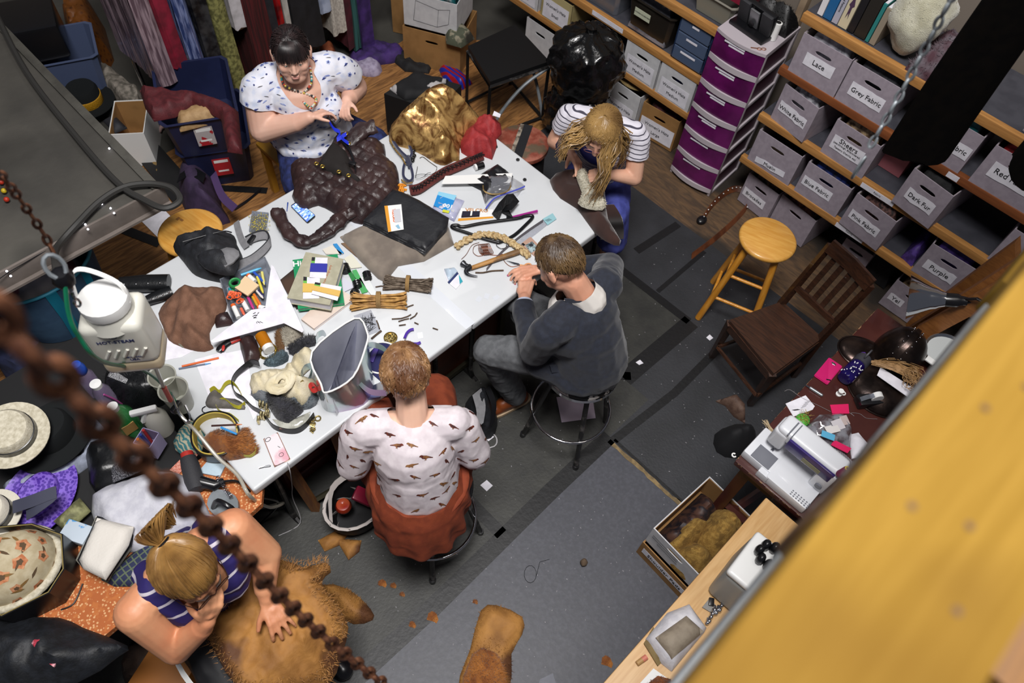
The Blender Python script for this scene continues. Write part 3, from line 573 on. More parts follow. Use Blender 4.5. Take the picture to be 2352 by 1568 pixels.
m_seatw=mat('worn_seat','0f0f10',.4,col2='d8d2cc',sc=14,lo=.5,hi=.53)
chrome_stool('chrome ringed bar stool with paint-worn seat under the man in the navy blazer',(1.60,.88,.006),.66,m_seatw,.22)
chrome_stool('chrome ringed bar stool under the person in the bird print top',(.735,.925,.006),.64,m_blk,.05)
def wood_stool(label,c,h,r,ang,sp=.06):
 t=thing('wooden_stool',label,'stool',c,ang);part(t,'seat',G().lathe([(.0,h),(r-.012,h),(r-.002,h-.008),(r,h-.018),(r-.006,h-.03),(0,h-.03)],n=40),m_honey);f=[]
 for k in range(4):
  a=math.pi/4+k*math.pi/2;c_,s_=math.cos(a),math.sin(a);p0=V((c_*(r-.045),s_*(r-.045),h-.028));p1=V((c_*(r+sp),s_*(r+sp),.003));f.append((p0,p1))
  part(t,'leg',G().tube([p0,p0.lerp(p1,.5),p1],.019,n=8),m_honey2)
 for k in range(4):
  (a0,a1),(b0,b1)=f[k],f[(k+1)%4]
  for q in((.38,.68)if k%2 else(.45,.76)):part(t,'rung',G().cyl(a0.lerp(a1,q),b0.lerp(b1,q),.0095,n=10),m_honey2)
 return t
wood_stool('tall honey wood stool standing alone before the fabric boxes',(2.88,.75,.006),.645,.15,.35)
a=wood_stool('honey wood stool behind the black and grey bag',(.735,2.68,.004),.645,.152,.2)
part(a,'stamp',G().box((.02,.1,.6455),(.02,.014,.0006)).box((.024,.08,.6455),(.012,.018,.0006)),mat('stamp','8a5c2a',.6))
t=thing('wooden_chair','dark walnut chair with a slatted back facing away from the boxes','chair',(2.56,.4,.006))
c4=[P(1675,735,.45),P(1797,692,.45),P(1889,776,.45),P(1777,858,.45)]
part(t,'seat',G().prism([(p.x,p.y)for p in c4],.425,.452),m_dwood,w=1)
fl_,bl_,br_,fr_=c4;cen=sum(c4,V())/4
def inw(p,k=.06):return p.lerp(cen,k)
for p,q in((fl_,P(1634,818,.01)),(fr_,P(1722,928,.01))):a=inw(p);part(t,'front_leg',G().tube([V((a.x,a.y,.43)),V((q.x,q.y,.008))],[.026,.019],n=4),m_dwood,w=1)
tl,trr=P(1908,562,.87),P(2002,655,.87)
for p,tp in((bl_,tl),(br_,trr)):
 a=inw(p,.03);part(t,'back_post',G().tube([V((a.x+.05,a.y,.008)),V((a.x,a.y,.44)),V((tp.x,tp.y,.87))],[.018,.022,.018],n=4),m_dwood,w=1)
up=V((0,0,1));part(t,'top_rail',G().strip([tl,tl.lerp(trr,.5)+V((.012,0,0)),trr],(tl-V((bl_.x,bl_.y,.45))).normalized()*.075,.018),m_dwood,w=1)
lo0,lo1=V((bl_.x,bl_.y,.45)).lerp(tl,.3),V((br_.x,br_.y,.45)).lerp(trr,.3);part(t,'lower_rail',G().strip([lo0,lo1],(tl-lo0).normalized()*.03,.016),m_dwood,w=1)
for k in(.22,.41,.6,.79):part(t,'slat',G().strip([lo0.lerp(lo1,k),tl.lerp(trr,k)],(lo1-lo0).normalized()*.026,.012),m_dwood,w=1)
for p,q in((fl_,bl_),(fr_,br_),(fl_,fr_)):a,b=inw(p),inw(q);part(t,'stretcher',G().tube([V((a.x,a.y,.2)),V((b.x,b.y,.2))],.011,n=6),m_dwood,w=1);part(t,'apron',G().strip([V((a.x,a.y,.405)),V((b.x,b.y,.405))],V((0,0,.05)),.014),m_dwood,w=1)
# square black stool with arched legs, by the bags
t=thing('square_stool','square black padded stool with a curved metal brace','stool',(3.03,2.87,.004));B4=[P(1075,108,.47),P(1183,58,.47),P(1262,143,.47),P(1126,190,.47)]
part(t,'seat',G().prism([(p.x,p.y)for p in B4],.44,.478),mat('black_vinyl','0d0d0f',.5),w=1);part(t,'seat_frame',G().tube([V((p.x,p.y,.437))for p in B4],.014,n=4,cl=1),m_leg,w=1)
F4=[inw(p,.01)for p in B4]
for i,p in enumerate(B4):part(t,'leg',G().tube([V((p.x,p.y,.43)),V((p.x,p.y,.006))],.014,n=4),mat('black_tube','1c1b1b',.4,m=.4),w=1)
for i in range(4):
 a,b=B4[i],B4[(i+1)%4];part(t,'floor_rail',G().tube([V((a.x,a.y,.03)),V((b.x,b.y,.03))],.012,n=4),MATS['black_tube'],w=1)
for i in(2,1):
 a,b=B4[i],B4[(i+1)%4];part(t,'arched_brace',G().tube(SP([V((b.x,b.y,.04)),V((b.x*.75+a.x*.25,b.y*.75+a.y*.25,.22)),V((b.x*.4+a.x*.6,b.y*.4+a.y*.6,.36)),V((a.x,a.y,.43))]),.011),m_steel,w=1)
t=thing('round_stool','round stool with a scuffed red and black painted top','stool',(2.44,2.1,.006));part(t,'seat',G().lathe([(0,.6),(.14,.6),(.148,.594),(.148,.57),(0,.57)],n=36),mat('scuffed_red','7a3524',.7,col2='9a5a48',sc=18,lo=.4,hi=.62,bump=.3,col3='5a4a38'))
part(t,'painted_band',G().box((0,0,.6008),(.29,.05,.0016),rz=.55),mat('blackband','15151a',.6));part(t,'pale_band',G().box((-.018,.03,.6007),(.28,.022,.0014),rz=.55),mat('paleband','9a8f80',.7,col2='4a4038',sc=30));part(t,'barrel',G().lathe([(.13,.57),(.14,.3),(.13,.004)],n=28),m_dark)
# sewing table
t=thing('sewing_table','dark red brown worn table carrying the sewing machine','table',(2.25,-.2,.006));part(t,'tabletop',G().box((2.255,-.2,.724),(1.15,.64,.032),bev=.004),m_mahog,w=1)
g=G();rn=random.Random(5)
for k in range(70):x=rn.uniform(1.69,2.82);g.box((x,.1185,.738-rn.random()*.006),(rn.uniform(.004,.022),.004,.004))
for k in range(40):y=rn.uniform(.11,-.5);g.box((1.6815,y,.738-rn.random()*.006),(.004,rn.uniform(.004,.022),.004))
part(t,'worn_edge',g,mat('bare_wood','8d6a48',.8),w=1,sm=0)
for x in(1.74,2.77):
 for y in(.06,-.46):part(t,'leg',G().box((x,y,.357),(.05,.05,.702)),m_mahog,w=1)
part(t,'apron',G().box((2.255,.07,.66),(1.05,.02,.08)).box((1.73,-.2,.66),(.02,.5,.08)),m_mahog,w=1);part(t,'brace',G().tube([(1.74,.06,.3),(1.74,-.46,.3)],.02,n=4).tube([(1.74,-.0,.3),(2.7,-.2,.3)],.02,n=4),m_mahog,w=1)
t=thing('work_bench','pale butcher block bench along the loft edge','table',(1.1,-.35,.006));part(t,'bench_top',G().box((1.1,-.345,.722),(1.09,.57,.036),bev=.006),m_bb,w=1)
for x in(.65,1.58):
 for y in(-.14,-.58):part(t,'leg',G().box((x,y,.35),(.06,.06,.705)),m_bb,w=1)
# boxes on the floor by the sewing table
t=carton('kraft carton on the grey floor reading Shoulder Pads',1.37,.055,.006,.29,.38,.15,-.06,mats=[m_kraft,m_kraft],hole=False,lines=[('Shoulder Pads',1)],lab=(.01,.085,.27,.05,0.),size=.036)
t=carton('white carton of burlap standing on the Shoulder Pads carton',1.385,.055,.157,.285,.385,.165,-.06,mats=[m_wbox,m_kraft],hole=True)
part(t,'marker_lines',G().box((-.0055,.05,.12),(.001,.15,.002)).box((-.0055,.05,.1),(.001,.15,.002)).box((-.0055,.03,.08),(.001,.12,.002)),m_ink)
m_burl=mat('burlap','8c6a2e',.95,col2='a5823f',sc=60,bump=.7,bs=260,col3='7a5c28');b0=mw(t)
def inbox(poly):return[tuple((b0@V((x,y,0)))[:2])for x,y in poly]
solo('fabric','dark patterned scraps at the far side of the burlap carton','fabric',heap(inbox([(.02,.125),(.37,.125),(.37,-.0),(.1,-.02),(.02,.02)]),.163,.1,fold=.06,fs=16,seed=2),mat('dark_scraps','17121a',.6,col2='4a3026',sc=26))
for i,(pl_,hh,lb)in enumerate((([(.02,.06),(.2,.1),(.25,-.02),(.06,-.03)],.15,'upper burlap bag nearest the dark scraps in the carton'),([(.01,.02),(.14,.0),(.15,-.13),(.01,-.13)],.16,'front left burlap bag folded over in the carton'),([(.15,.0),(.36,.03),(.37,-.13),(.16,-.13)],.16,'rear plump burlap bag in the carton'))):
 solo('burlap_bag',lb,'bag',heap(round_poly(inbox(pl_),3),.17,hh,fold=.05,wd=.07,fs=12,seed=i+4),m_burl,group='burlap in the carton')
# ---------- on the sewing table ----------
Z0=.7405
t=thing('sewing_machine','white and purple sewing machine at the table corner','sewing machine',(1.82,-.1,Z0));m_sm=mat('machine_white','d8dadf',.3,coat=.3);m_smp=mat('machine_purple','2c1f5c',.3,col2='3a2c72',sc=3,coat=.3);m_smg=mat('machine_grey','6e7078',.35)
part(t,'bed',G().box((1.81,.045,.775),(.2,.17,.07),bev=.012).box((1.81,-.15,.775),(.26,.24,.07),bev=.014).box((1.705,-.02,.772),(.05,.07,.06),bev=.006),m_sm,w=1)
part(t,'needle_plate',G().box((1.76,.035,.8105),(.09,.11,.002)),m_smg,w=1)
part(t,'column',G().box((1.87,-.235,.9),(.13,.085,.22),bev=.015),m_sm,w=1);part(t,'arm',G().box((1.875,-.1,.99),(.115,.36,.095),bev=.03,seg=4),m_sm,w=1);part(t,'head',G().box((1.87,.045,.93),(.115,.085,.16),bev=.026,seg=4),m_sm,w=1)
part(t,'control_panel',G().box((1.814,-.13,.975),(.02,.26,.088),bev=.008),m_smp,w=1);part(t,'thread_slot',G().box((1.86,.02,1.0385),(.1,.008,.002)).box((1.86,.0,1.0385),(.1,.006,.002)),m_smg,w=1);part(t,'lcd_screen',G().box((1.803,-.15,.962),(.004,.1,.03)),mat('lcd','77744e',.3),w=1)
part(t,'presser_foot',G().cyl((1.835,.03,.86),(1.835,.03,.812),.004).box((1.83,.03,.814),(.03,.016,.004)),m_chrome,w=1);g=G()
for k in range(7):
 for j in range(3):g.box((1.693+.012*j,-.17-.016*k,.8105),(.006,.008,.001))
part(t,'stitch_chart',g,m_smg,w=1,sm=0);part(t,'knob',G().cyl((1.81,-.24,.86),(1.795,-.24,.86),.018),m_smg,w=1)
t.scale=(.8,.8,.72);t.location=(1.80,-.062,Z0)
p=P(1935,1085,.975);t=thing('thread_cone','magenta thread cone on the sewing machine','thread',(p.x,p.y,.955));part(t,'thread',G().lathe([(.016,0),(.017,.005),(.011,.055),(.009,.058)]),mat('magenta_thread','7a1848',.6,bump=.5,bs=300,bst=(1,1,12)));part(t,'cone_tip',G().lathe([(.0085,.057),(.009,.062),(.004,.062),(.004,.05)]),mat('yellow_tip','c9b43a',.4))
def helmet():
 t=thing('metal_helmet','gunmetal riveted helmet dome beside the clamp lamp disc','helmet',P(2060,815,Z0+.02));m=mat('gunmetal','2a2220',.28,m=.85,col2='4a3d38',sc=9,bump=.15,bs=40)
 o=G();o.lathe([(.0,.155)]+[(.125*math.sin(a),.155*math.cos(a))for a in[k*math.pi/20 for k in range(1,11)]]+[(.12,.0),(.0,.0)],n=30,sy=.86);part(t,'dome',o,m)
 part(t,'ridge',G().strip([V((.127*math.sin(a),0,.158*math.cos(a)))for a in[-1.5+k*.2 for k in range(16)]],V((0,.02,0)),.004),m);r=G()
 for k in range(12):a=-1.4+k*.25;r.ball((.1245*math.sin(a),.02,.155*math.cos(a)),.0035,seg=6);r.ball((.1245*math.sin(a),-.02,.155*math.cos(a)),.0035,seg=6)
 part(t,'rivets',r,m_chrome,label='bright rivets');return t
helmet()
m_gun=MATS['gunmetal']
def plate(label,c,rx,ry,hh,ang):
 t=thing('breastplate',label,'armour',c,ang);o=G().lathe([(0,hh)]+[(math.sin(a),hh*math.cos(a))for a in[k*math.pi/16 for k in range(1,9)]]+[(1.04,0),(1.04,.006),(.98,.004),(0,.002)],n=30,sx=rx,sy=ry);part(t,'shell',o,m_gun)
 part(t,'rim',G().tube([V((math.cos(a)*rx*1.02,math.sin(a)*ry*1.02,.005))for a in[k*math.pi/16 for k in range(32)]],.004,cl=1),m_gun);return t
plate('flattened dark metal plate left of the helmet',P(1985,815,Z0),.085,.12,.035,.3);plate('curved dark metal plate under the white ruler',P(2015,890,Z0),.13,.15,.06,-.4)
t=thing('clamp_lamp','clamp lamp with the ribbed silver shade on the timber post','lamp',P(2140,690,1.0));lo_=P(2172,688,1.02);a=Matrix.Translation(lo_-P(2140,690,1.0))@(P(2095,682,.97)-lo_).to_track_quat('Z','Y').to_matrix().to_4x4()@Matrix.Scale(1.12,4);sh=[(.028,0),(.034,.02),(.04,.03),(.045,.05),(.05,.06),(.06,.08),(.066,.09),(.085,.125),(.09,.128)]
part(t,'shade',G().lathe(sh+[(r-.003,z-.001)for r,z in sh[::-1]],n=36,M=a),m_chrome);part(t,'socket',G().lathe([(.0,-.075),(.016,-.073),(.02,-.05),(.027,-.04),(.027,.005),(0,.005)],M=a),m_blk);part(t,'bulb',G().ball((a@V((0,0,.06)))[:],.03),m_white);part(t,'clamp',G().tube([a@V((0,.01,-.06)),a@V((.02,.04,-.1)),a@V((.03,.02,-.14))],.007).tube([a@V((0,-.01,-.06)),a@V((-.01,.0,-.12)),a@V((.03,.0,-.145))],.006),m_blk)
t=thing('clamp_lamp','clamp lamp with white disc face lying by the helmet','lamp',P(2160,830,Z0));part(t,'shade',G().lathe([(.03,.0),(.07,.03),(.105,.07),(.108,.07),(.1,.066),(.03,.01)],n=32),m_chrome);part(t,'diffuser',G().lathe([(0,.064),(.1,.062),(.1,.058),(0,.06)],n=32),mat('frost_disc','b9bdbd',.4));part(t,'tab',G().box((-.1,.04,.07),(.03,.04,.008),bev=.002),m_white)
# timber frame behind the sewing table
def plank(name,lab,a,b,wv,th,m=None,cat='timber'):return solo(name,lab,cat,G().strip([a,b],wv,th),m or mat('raw_timber','7a4a22',.55,col2='95602f',sc=6,st=(3,3,12),lo=.3,hi=.7,dist=.6),sm=0)
plank('timber_beam','brown timber beam the clamp lamp hangs from',V((2.95,-.08,.62)),V((2.95,-.24,1.45)),V((0,.09,.02)),.05);plank('timber_brace','brown slanted timber behind the Purple box',PX(2095,745,3.2),PX(2345,560,3.2),V((0,.05,.07)),.06);plank('timber_plate','wide orange brown plank at the end of the sewing table',PX(2110,765,2.88),PX(2320,650,2.88),V((.0,.05,.1)),.03)
t=thing('phone_case','hot pink phone lying face down by the purple bottle','phone',P(1901,853,Z0),0);q=[P(1868,864,Z0),P(1899,885,Z0),P(1934,843,Z0),P(1903,822,Z0)];g=G().prism([(p.x,p.y)for p in q],Z0,Z0+.009);bmesh.ops.bevel(g.b,geom=g.b.edges[:],offset=.003,segments=2,affect='EDGES');part(t,'shell',g,mat('hot_pink','c01864',.4),w=1);c_=P(1915,835,Z0+.009);part(t,'camera',G().ball(c_,(.006,.012,.0015)),m_chrome,w=1);c_=P(1903,872,Z0+.009);part(t,'grip_slot',G().box(c_,(.006,.02,.001),rz=.6),m_blk,w=1)
p=P(1930,880,Z0);t=thing('water_bottle','purple water bottle with a grey flip lid lying on the table','bottle',p);d_=(P(1972,838,Z0)-p).normalized();A=Matrix.Translation((0,0,.037))@d_.to_track_quat('Z','Y').to_matrix().to_4x4()
part(t,'body',G().lathe([(0,0),(.03,.002),(.035,.012),(.035,.1),(.03,.115),(0,.115)],M=A),mat('violet_tritan','2a1878',.12,trans=.5,col2='1c0f58',sc=9));part(t,'lid',G().lathe([(.03,.112),(.036,.114),(.036,.15),(.032,.165),(0,.165)],M=A),mat('lid_grey','3a3a40',.5));part(t,'spout',G().box(A@V((.012,0,.172)),(.03,.02,.02),bev=.005,rz=.8),mat('spout_purple','5c2f9a',.4));part(t,'carry_loop',G().tube([A@V((.0,.045+.02*math.cos(k*.52),.155+.025*math.sin(k*.52)))for k in range(12)],.004,cl=1),mat('loop','45454a',.5));g=G();rn=random.Random(2)
for k in range(26):a_=rn.uniform(.2,2.6);g.ball(A@V((.0355*math.cos(a_),.0355*math.sin(a_),rn.uniform(.02,.09))),(.003,.003,.003),seg=6)
part(t,'dot_print',g,m_white,label='white dots')
def flat(name,lab,cat,px,m,z=Z0,th=.002,rnd_=0,group=None):q=pp(px,z);return solo(name,lab,cat,G().prism(round_poly(q,rnd_)if rnd_ else q,z,z+th),m,group=group,sm=0)
flat('ruler','white card strip with a punched hole leaning by the helmet','card',[(2022,843),(2014,862),(2085,912),(2100,893)],m_paper,z=Z0+.075);p=P(2027,855,Z0+.0775)
g=G();rn=random.Random(7)
for k in range(60):
 a,b=P(2008+rn.uniform(-8,8),832+rn.uniform(-6,6),Z0+.09),P(2110+rn.uniform(-12,12),860+rn.uniform(-18,22),Z0+.09);m_=a.lerp(b,.5)+V((rn.uniform(-.02,.02),rn.uniform(-.02,.02),.02));g.tube(SP([a,m_,b]),.0014,n=4)
for k in range(40):c_=P(2095+rn.uniform(-12,20),870+rn.uniform(-16,20),Z0+.1);g.tube([c_+V((.025*math.cos(j*.7+k),.02*math.sin(j*.7+k),.004*(k%5)))for j in range(8)],.0014,n=4)
solo('hair_bundle','loose blond hair bundle across the white card strip','hair',g,mat('blond','a8845a',.5,col2='86653c',sc=40));t=thing('pocket_knife','silver folding pocket knife beside the pink phone','knife',P(1869,896,Z0));a,b=P(1851,884,Z0+.006),P(1887,907,Z0+.006);part(t,'handle',G().cap(a.lerp(b,.3),b,.007),mat('alu','9aa0a4',.35,m=.7),w=1);part(t,'blade_end',G().tube([a,a.lerp(b,.4)],.004,n=4),m_chrome,w=1)
t=thing('blister_card','white hang card with barcode beside the pocket knife','card',P(1837,932,Z0));q=pp([(1804,927),(1850,908),(1871,933),(1866,941),(1822,957)],Z0);part(t,'card',G().prism(q,Z0,Z0+.002),m_paper,w=1,sm=0);g=G();c_=P(1826,938,Z0+.0022)
for k in range(8):g.box(c_+V((.003*k-.012,-.002*k,0)),(.0014,.014,.0004),rz=.55)
for k in range(4):g.box(P(1846+k*3,934-k*4,Z0+.0022),(.03,.0015,.0004),rz=-.35)
part(t,'print',g,m_ink,w=1,sm=0)
t=thing('spool','small white bobbin spool standing by the purple bottle','spool',P(1926,905,Z0));part(t,'body',G().lathe([(0,0),(.013,0),(.013,.004),(.006,.006),(.006,.024),(.012,.026),(.012,.03),(0,.03)]),m_white);part(t,'ring',G().tube([V((.018+.009*math.cos(k*.5),-.012+.009*math.sin(k*.5),.003))for k in range(12)],.003,cl=1),m_white)
p=P(2000,925,Z0);t=thing('tape_dispenser','black desk tape dispenser below the metal plate','dispenser',p,-.65);part(t,'base',G().box((0,0,.022),(.15,.055,.044),bev=.008),m_blk);part(t,'tape_roll',G().cyl((.0,-.012,.055),(.0,.012,.055),.026,n=24),m_white);part(t,'tape_end',G().strip([(0,0,.08),(-.05,0,.06),(-.07,0,.045)],V((0,.02,0)),.001),m_clear)
m_pinkc=mat('pink_card','d8185c',.5)
for px,lb in(([(1906,930),(1948,928),(1950,950),(1911,950)],'hot pink card by the loose grey thread'),([(1915,1010),(1955,1030),(1946,1041),(1908,1022)],'hot pink card lying on the sewing machine side bag')):flat('thread_card',lb,'card',px,m_pinkc,z=Z0+(.0 if '930' in str(px)else.03),th=.003)
g=G();g.tube(SP([P(1948,945,Z0+.002),P(1962,955,Z0+.002),P(1955,948,Z0+.003),P(1975,950,Z0+.002),P(1990,960,Z0+.002),P(2015,962,Z0+.002)]),.0008,n=4).tube(SP([P(1802,898,Z0),P(1815,895,Z0+.002),P(1840,912,Z0+.003),P(1878,930,Z0+.003),P(1908,945,Z0+.004)]),.0008,n=4);solo('loose_thread','loose grey thread trailing from the pink card','thread',g,mat('grey_thread','8a8486',.7))
t=thing('scissors','gold handled small scissors near the tape dispenser','scissors',P(2045,935,Z0));g=G()
for px,py in((2036,944),(2052,944),(2042,930),(2056,934)):c_=P(px,py,Z0+.004);g.tube([c_+V((.011*math.cos(k*.52),.011*math.sin(k*.52),0))for k in range(12)],.0022,cl=1)
part(t,'handles',g,mat('rose_gold','b98a6a',.25,m=.8),w=1)
g=heap(pp([(1845,985),(1880,955),(1935,950),(1955,990),(1950,1030),(1905,1025),(1865,1010)],Z0),Z0,.03,fold=.03,fs=26,seed=4,wd=.03);solo('plastic_bag','crinkled clear bag of notion cards behind the sewing machine','bag',g,mat('cling','a6a6ae',.1,col2='6a5a5e',sc=24,trans=.4,coat=.6));g=G()
for i,(px,c,w_,h_,a,lb)in enumerate((((1902,1000),'58a8cc',.03,.055,.4,'light blue notion card on the clear bag'),((1925,975),'c9c4c8',.05,.045,-.4,'grey white notion card at the top of the clear bag'),((1912,985),'d6d2d0',.06,.035,-.5,'cream notion card across the clear bag'),((1940,965),'b9a8a4',.035,.04,-.5,'beige barcode card at the right of the clear bag'))):
 p=P(*px,Z0+.05);solo('notion_card',lb,'card',G().box(p,(w_,h_,.002),rz=a,rx=.15*(i%2)),mat('card_'+c,c,.5))
p=P(1840,968,Z0);t=thing('pin_cushion','lime green pin dish with gold pins','pins',p);part(t,'dish',G().ball((0,0,.016),(.034,.03,.016)),mat('lime','4ca83a',.4));g=G();rn=random.Random(8)
for k in range(46):a=V((rn.uniform(-.02,.035),rn.uniform(-.02,.02),rn.uniform(.028,.036)));g.cyl(a,a+V((rn.uniform(-.02,.02),rn.uniform(-.02,.02),rn.uniform(-.002,.006))),.0007,n=4);g.ball(a,.0018,seg=5)
part(t,'pins',g,mat('gold_pins','c8b060',.3,m=.7),kind='stuff');g=G();rn=random.Random(3)
for k in range(40):a,b=P(1782+rn.uniform(-8,8),1004+rn.uniform(-5,5),Z0+.008+.0004*k),P(1757+rn.uniform(-7,7),967+rn.uniform(-4,4),Z0+.004+.0004*k);g.cyl(a,b,.0008,n=4)
solo('bristle_brush','cream broom bristles poking out over the table edge','brush',g,mat('bristle','b9a584',.7));g=heap(pp([(1868,1000),(1905,1015),(1958,1062),(1945,1085),(1925,1080),(1870,1030)],Z0),Z0,.02,fold=.012,seed=2);solo('fabric','grey striped cloth behind the sewing machine arm','fabric',g,mat('pin_stripe','9a9498',.7,col2='4a4650',sc=36,kind='stripe',lo=.7,hi=.85,rot=(0,0,.9)))
g=heap(pp([(1950,1000),(1970,995),(1990,1020),(1975,1050),(1955,1055)],Z0),Z0,.03,fold=.02,fs=24,seed=7);solo('tissue','white crumpled tissue packet at the loft edge','tissue',g,m_paper);solo('bobbin','white bobbin at the corner of the sewing table','bobbin',G().tube([P(1686,1045,Z0+.004)+V((.008*math.cos(k*.6),.008*math.sin(k*.6),0))for k in range(9)],.0035),m_white)
# ---------- on the bench ----------
p=P(1695,1330,Z0);t=thing('serger_machine','frosted grey machine with white lid and black gathered cover on the bench','machine',(1.27,-.185,Z0),.05);m_fr=mat('frosted_grey','a9aaa6',.4,trans=.15)
part(t,'housing',G().box((0,0,.12),(.2,.15,.24),bev=.03,seg=4),m_fr);part(t,'lid',G().box((0,0,.25),(.2,.15,.03),bev=.014,seg=3),m_white);g=G()
for k in range(7):g.ball((.04+.035*math.cos(k*.9),.0+.035*math.sin(k*.9),.285),(.022,.016,.028),seg=10)
part(t,'gathered_cover',g,m_blk);q=[tuple(V(a).to_2d()if 0 else a)for a in pp([(1485,1465),(1535,1405),(1585,1385),(1625,1440),(1620,1450),(1545,1540),(1520,1520)],Z0+.02)]
solo('fabric','white cotton cloth folded on the bench under the khaki cloth','fabric',heap(q,Z0,.04,fold=.012,fs=10,seed=3,wd=.03),cloth_mat('d4d2d6','c4c2c8'));solo('fabric','khaki trousers folded on top of the white cotton on the bench','fabric',heap(pp([(1508,1462),(1578,1412),(1618,1448),(1545,1512)],Z0+.06),Z0+.042,.02,fold=.006,seed=5,wd=.03),cloth_mat('948877','887c6c'));solo('fabric','olive brown cloth edge under the white cotton on the bench','fabric',heap(pp([(1478,1478),(1500,1440),(1520,1520),(1510,1530)],Z0),Z0,.015,fold=.004),cloth_mat('7a6538','6b572e'))
t=thing('presser_parts','chrome sewing feet in a tray by the frosted machine','tool',P(1642,1400,Z0));part(t,'tray',G().prism(pp([(1612,1395),(1628,1375),(1650,1398),(1640,1412)],Z0),Z0,Z0+.008),mat('grey_tray','8a8884',.5),w=1);g=G();rn=random.Random(6)
for k in range(9):c_=P(1625+k*4,1425-k*4+rn.uniform(-8,8),Z0+.012);g.ball(c_,(.01,.008,.01),seg=8).cyl(c_,c_+V((.01,.01,.012)),.004)
part(t,'metal_feet',g,m_chrome,w=1);part(t,'pad',G().box(P(1634,1382,Z0+.012),(.03,.02,.012),rz=.6,bev=.004),m_blk,w=1)
t=thing('lip_balm','pale tube with a coral cap lying on the bench','tube',P(1475,1515,Z0));a,b=P(1463,1524,Z0+.01),P(1485,1508,Z0+.01);part(t,'tube',G().cyl(a,a.lerp(b,.55),.009),mat('tan_tube','b08a58',.4),w=1);part(t,'cap',G().cyl(a.lerp(b,.55),b,.0095),mat('coral','cc7a66',.4),w=1);flat('document','white card under the bench fur','card',[(1470,1568),(1500,1535),(1535,1560),(1525,1590),(1480,1600)],m_white,th=.006);g=heap(pp([(1480,1575),(1510,1552),(1540,1560),(1535,1600),(1480,1610)],Z0+.008),Z0+.008,.025,seed=3);m_fox=mat('fox_fur','8a4a1c',.85,col2='5c2c10',sc=14,sheen=.3);g.blades(700,.02,.001);solo('fur_scrap','reddish fur scrap at the bottom edge of the bench','fur',g,m_fox)
# ---------- people ----------
def skin(n,c,c2):return mat('skin_'+n,c,.5,col2=c2,sc=7,lo=.35,hi=.7,bump=.06,bs=180,sss=.08)
def hM(f,up=(0,0,1)):
 f=V(f).normalized();r=f.cross(V(up)).normalized();return Matrix((r,f,r.cross(f))).transposed()
def headshape(g,c,M,s=1.,ears=True,wide=1.):
 def E(p,r):g.ball(V(c)+M@(V(p)*s),tuple(x*s for x in r),M=M,seg=20)
 def K(a,b,r0,r1):g.cap(V(c)+M@(V(a)*s),V(c)+M@(V(b)*s),r0*s,r1*s)
 E((0,-.012,.028),(.073*wide,.093,.092));E((0,.03,-.012),(.067*wide,.066,.075));[E((q*.034*wide,.055,-.045),(.026,.028,.028))for q in(-1,1)];E((0,.035,-.055),(.052*wide,.052,.05));E((0,.068,-.088),(.022*wide,.02,.018))
 K((-.03,.082,.022),(.03,.082,.022),.012,.012);K((0,.094,.012),(0,.107,-.024),.0082,.0108)
 for q in(-1,1):
  E((q*.036*wide,.068,-.02),(.025,.022,.022));E((q*.011,.1,-.028),(.008,.009,.007));E((q*.03,.083,.0),(.014,.007,.008))
  if ears:E((q*.075*wide,-.008,-.008),(.008,.018,.03));E((q*.079*wide,-.012,.006),(.006,.018,.018));K((q*.07*wide,0,-.02),(q*.076*wide,-.004,-.034),.007,.006)
 K((-.014,.097,-.05),(.014,.097,-.05),.006,.006);K((-.011,.096,-.06),(.011,.096,-.06),.007,.007)
def hand(g,w_,d,n,s=1,curl=(.5,.5,.5,.5),thumb=.35,sc=1.,spread=.1,nails=None):
 w_=V(w_);d=V(d).normalized();n=V(n);n=(n-d*n.dot(d)).normalized();t=d.cross(n)*s;tips=[]
 kn=[w_+d*.082*sc+t*k*sc-n*abs(k)*.08 for k in(.03,.0105,-.0095,-.028)]
 for i,k in enumerate((.016,.006,-.005,-.015)):g.cap(w_+t*k*sc+d*.004,kn[i],.0135*sc,.0112*sc,10)
 g.ball(w_+d*.042*sc,(.02,.02,.016),seg=10);g.cap(w_+d*.02*sc+t*.016*sc,w_+d*.05*sc+t*.03*sc,.015*sc,.012*sc,10)
 for i,(k,L)in enumerate(zip(kn,(.072,.08,.074,.058))):
  a=0.;p=k;tt=(1.5-i)*spread;r=(.0092,.0095,.009,.008)[i]*sc
  for j,(f,c)in enumerate(((.45,.75),(.31,1.15),(.24,.8))):
   a+=curl[i]*c;dd=(d*math.cos(a)+n*math.sin(a)+t*tt*math.cos(a)).normalized();q=p+dd*L*f*sc;g.cap(p,q,r,r*.93,10);p=q;r*=.93
  tips.append((p,dd))
 p=w_+d*.03*sc+t*.026*sc;dd=(d*.55+t*(.85-thumb)+n*thumb).normalized();q=p+dd*.04*sc;g.cap(p,q,.0125*sc,.0105*sc,10);dd=(dd+d*.45+n*.2).normalized();g.cap(q,q+dd*.03*sc,.0105*sc,.0085*sc,10);tips.append((q+dd*.03*sc,dd))
 return tips
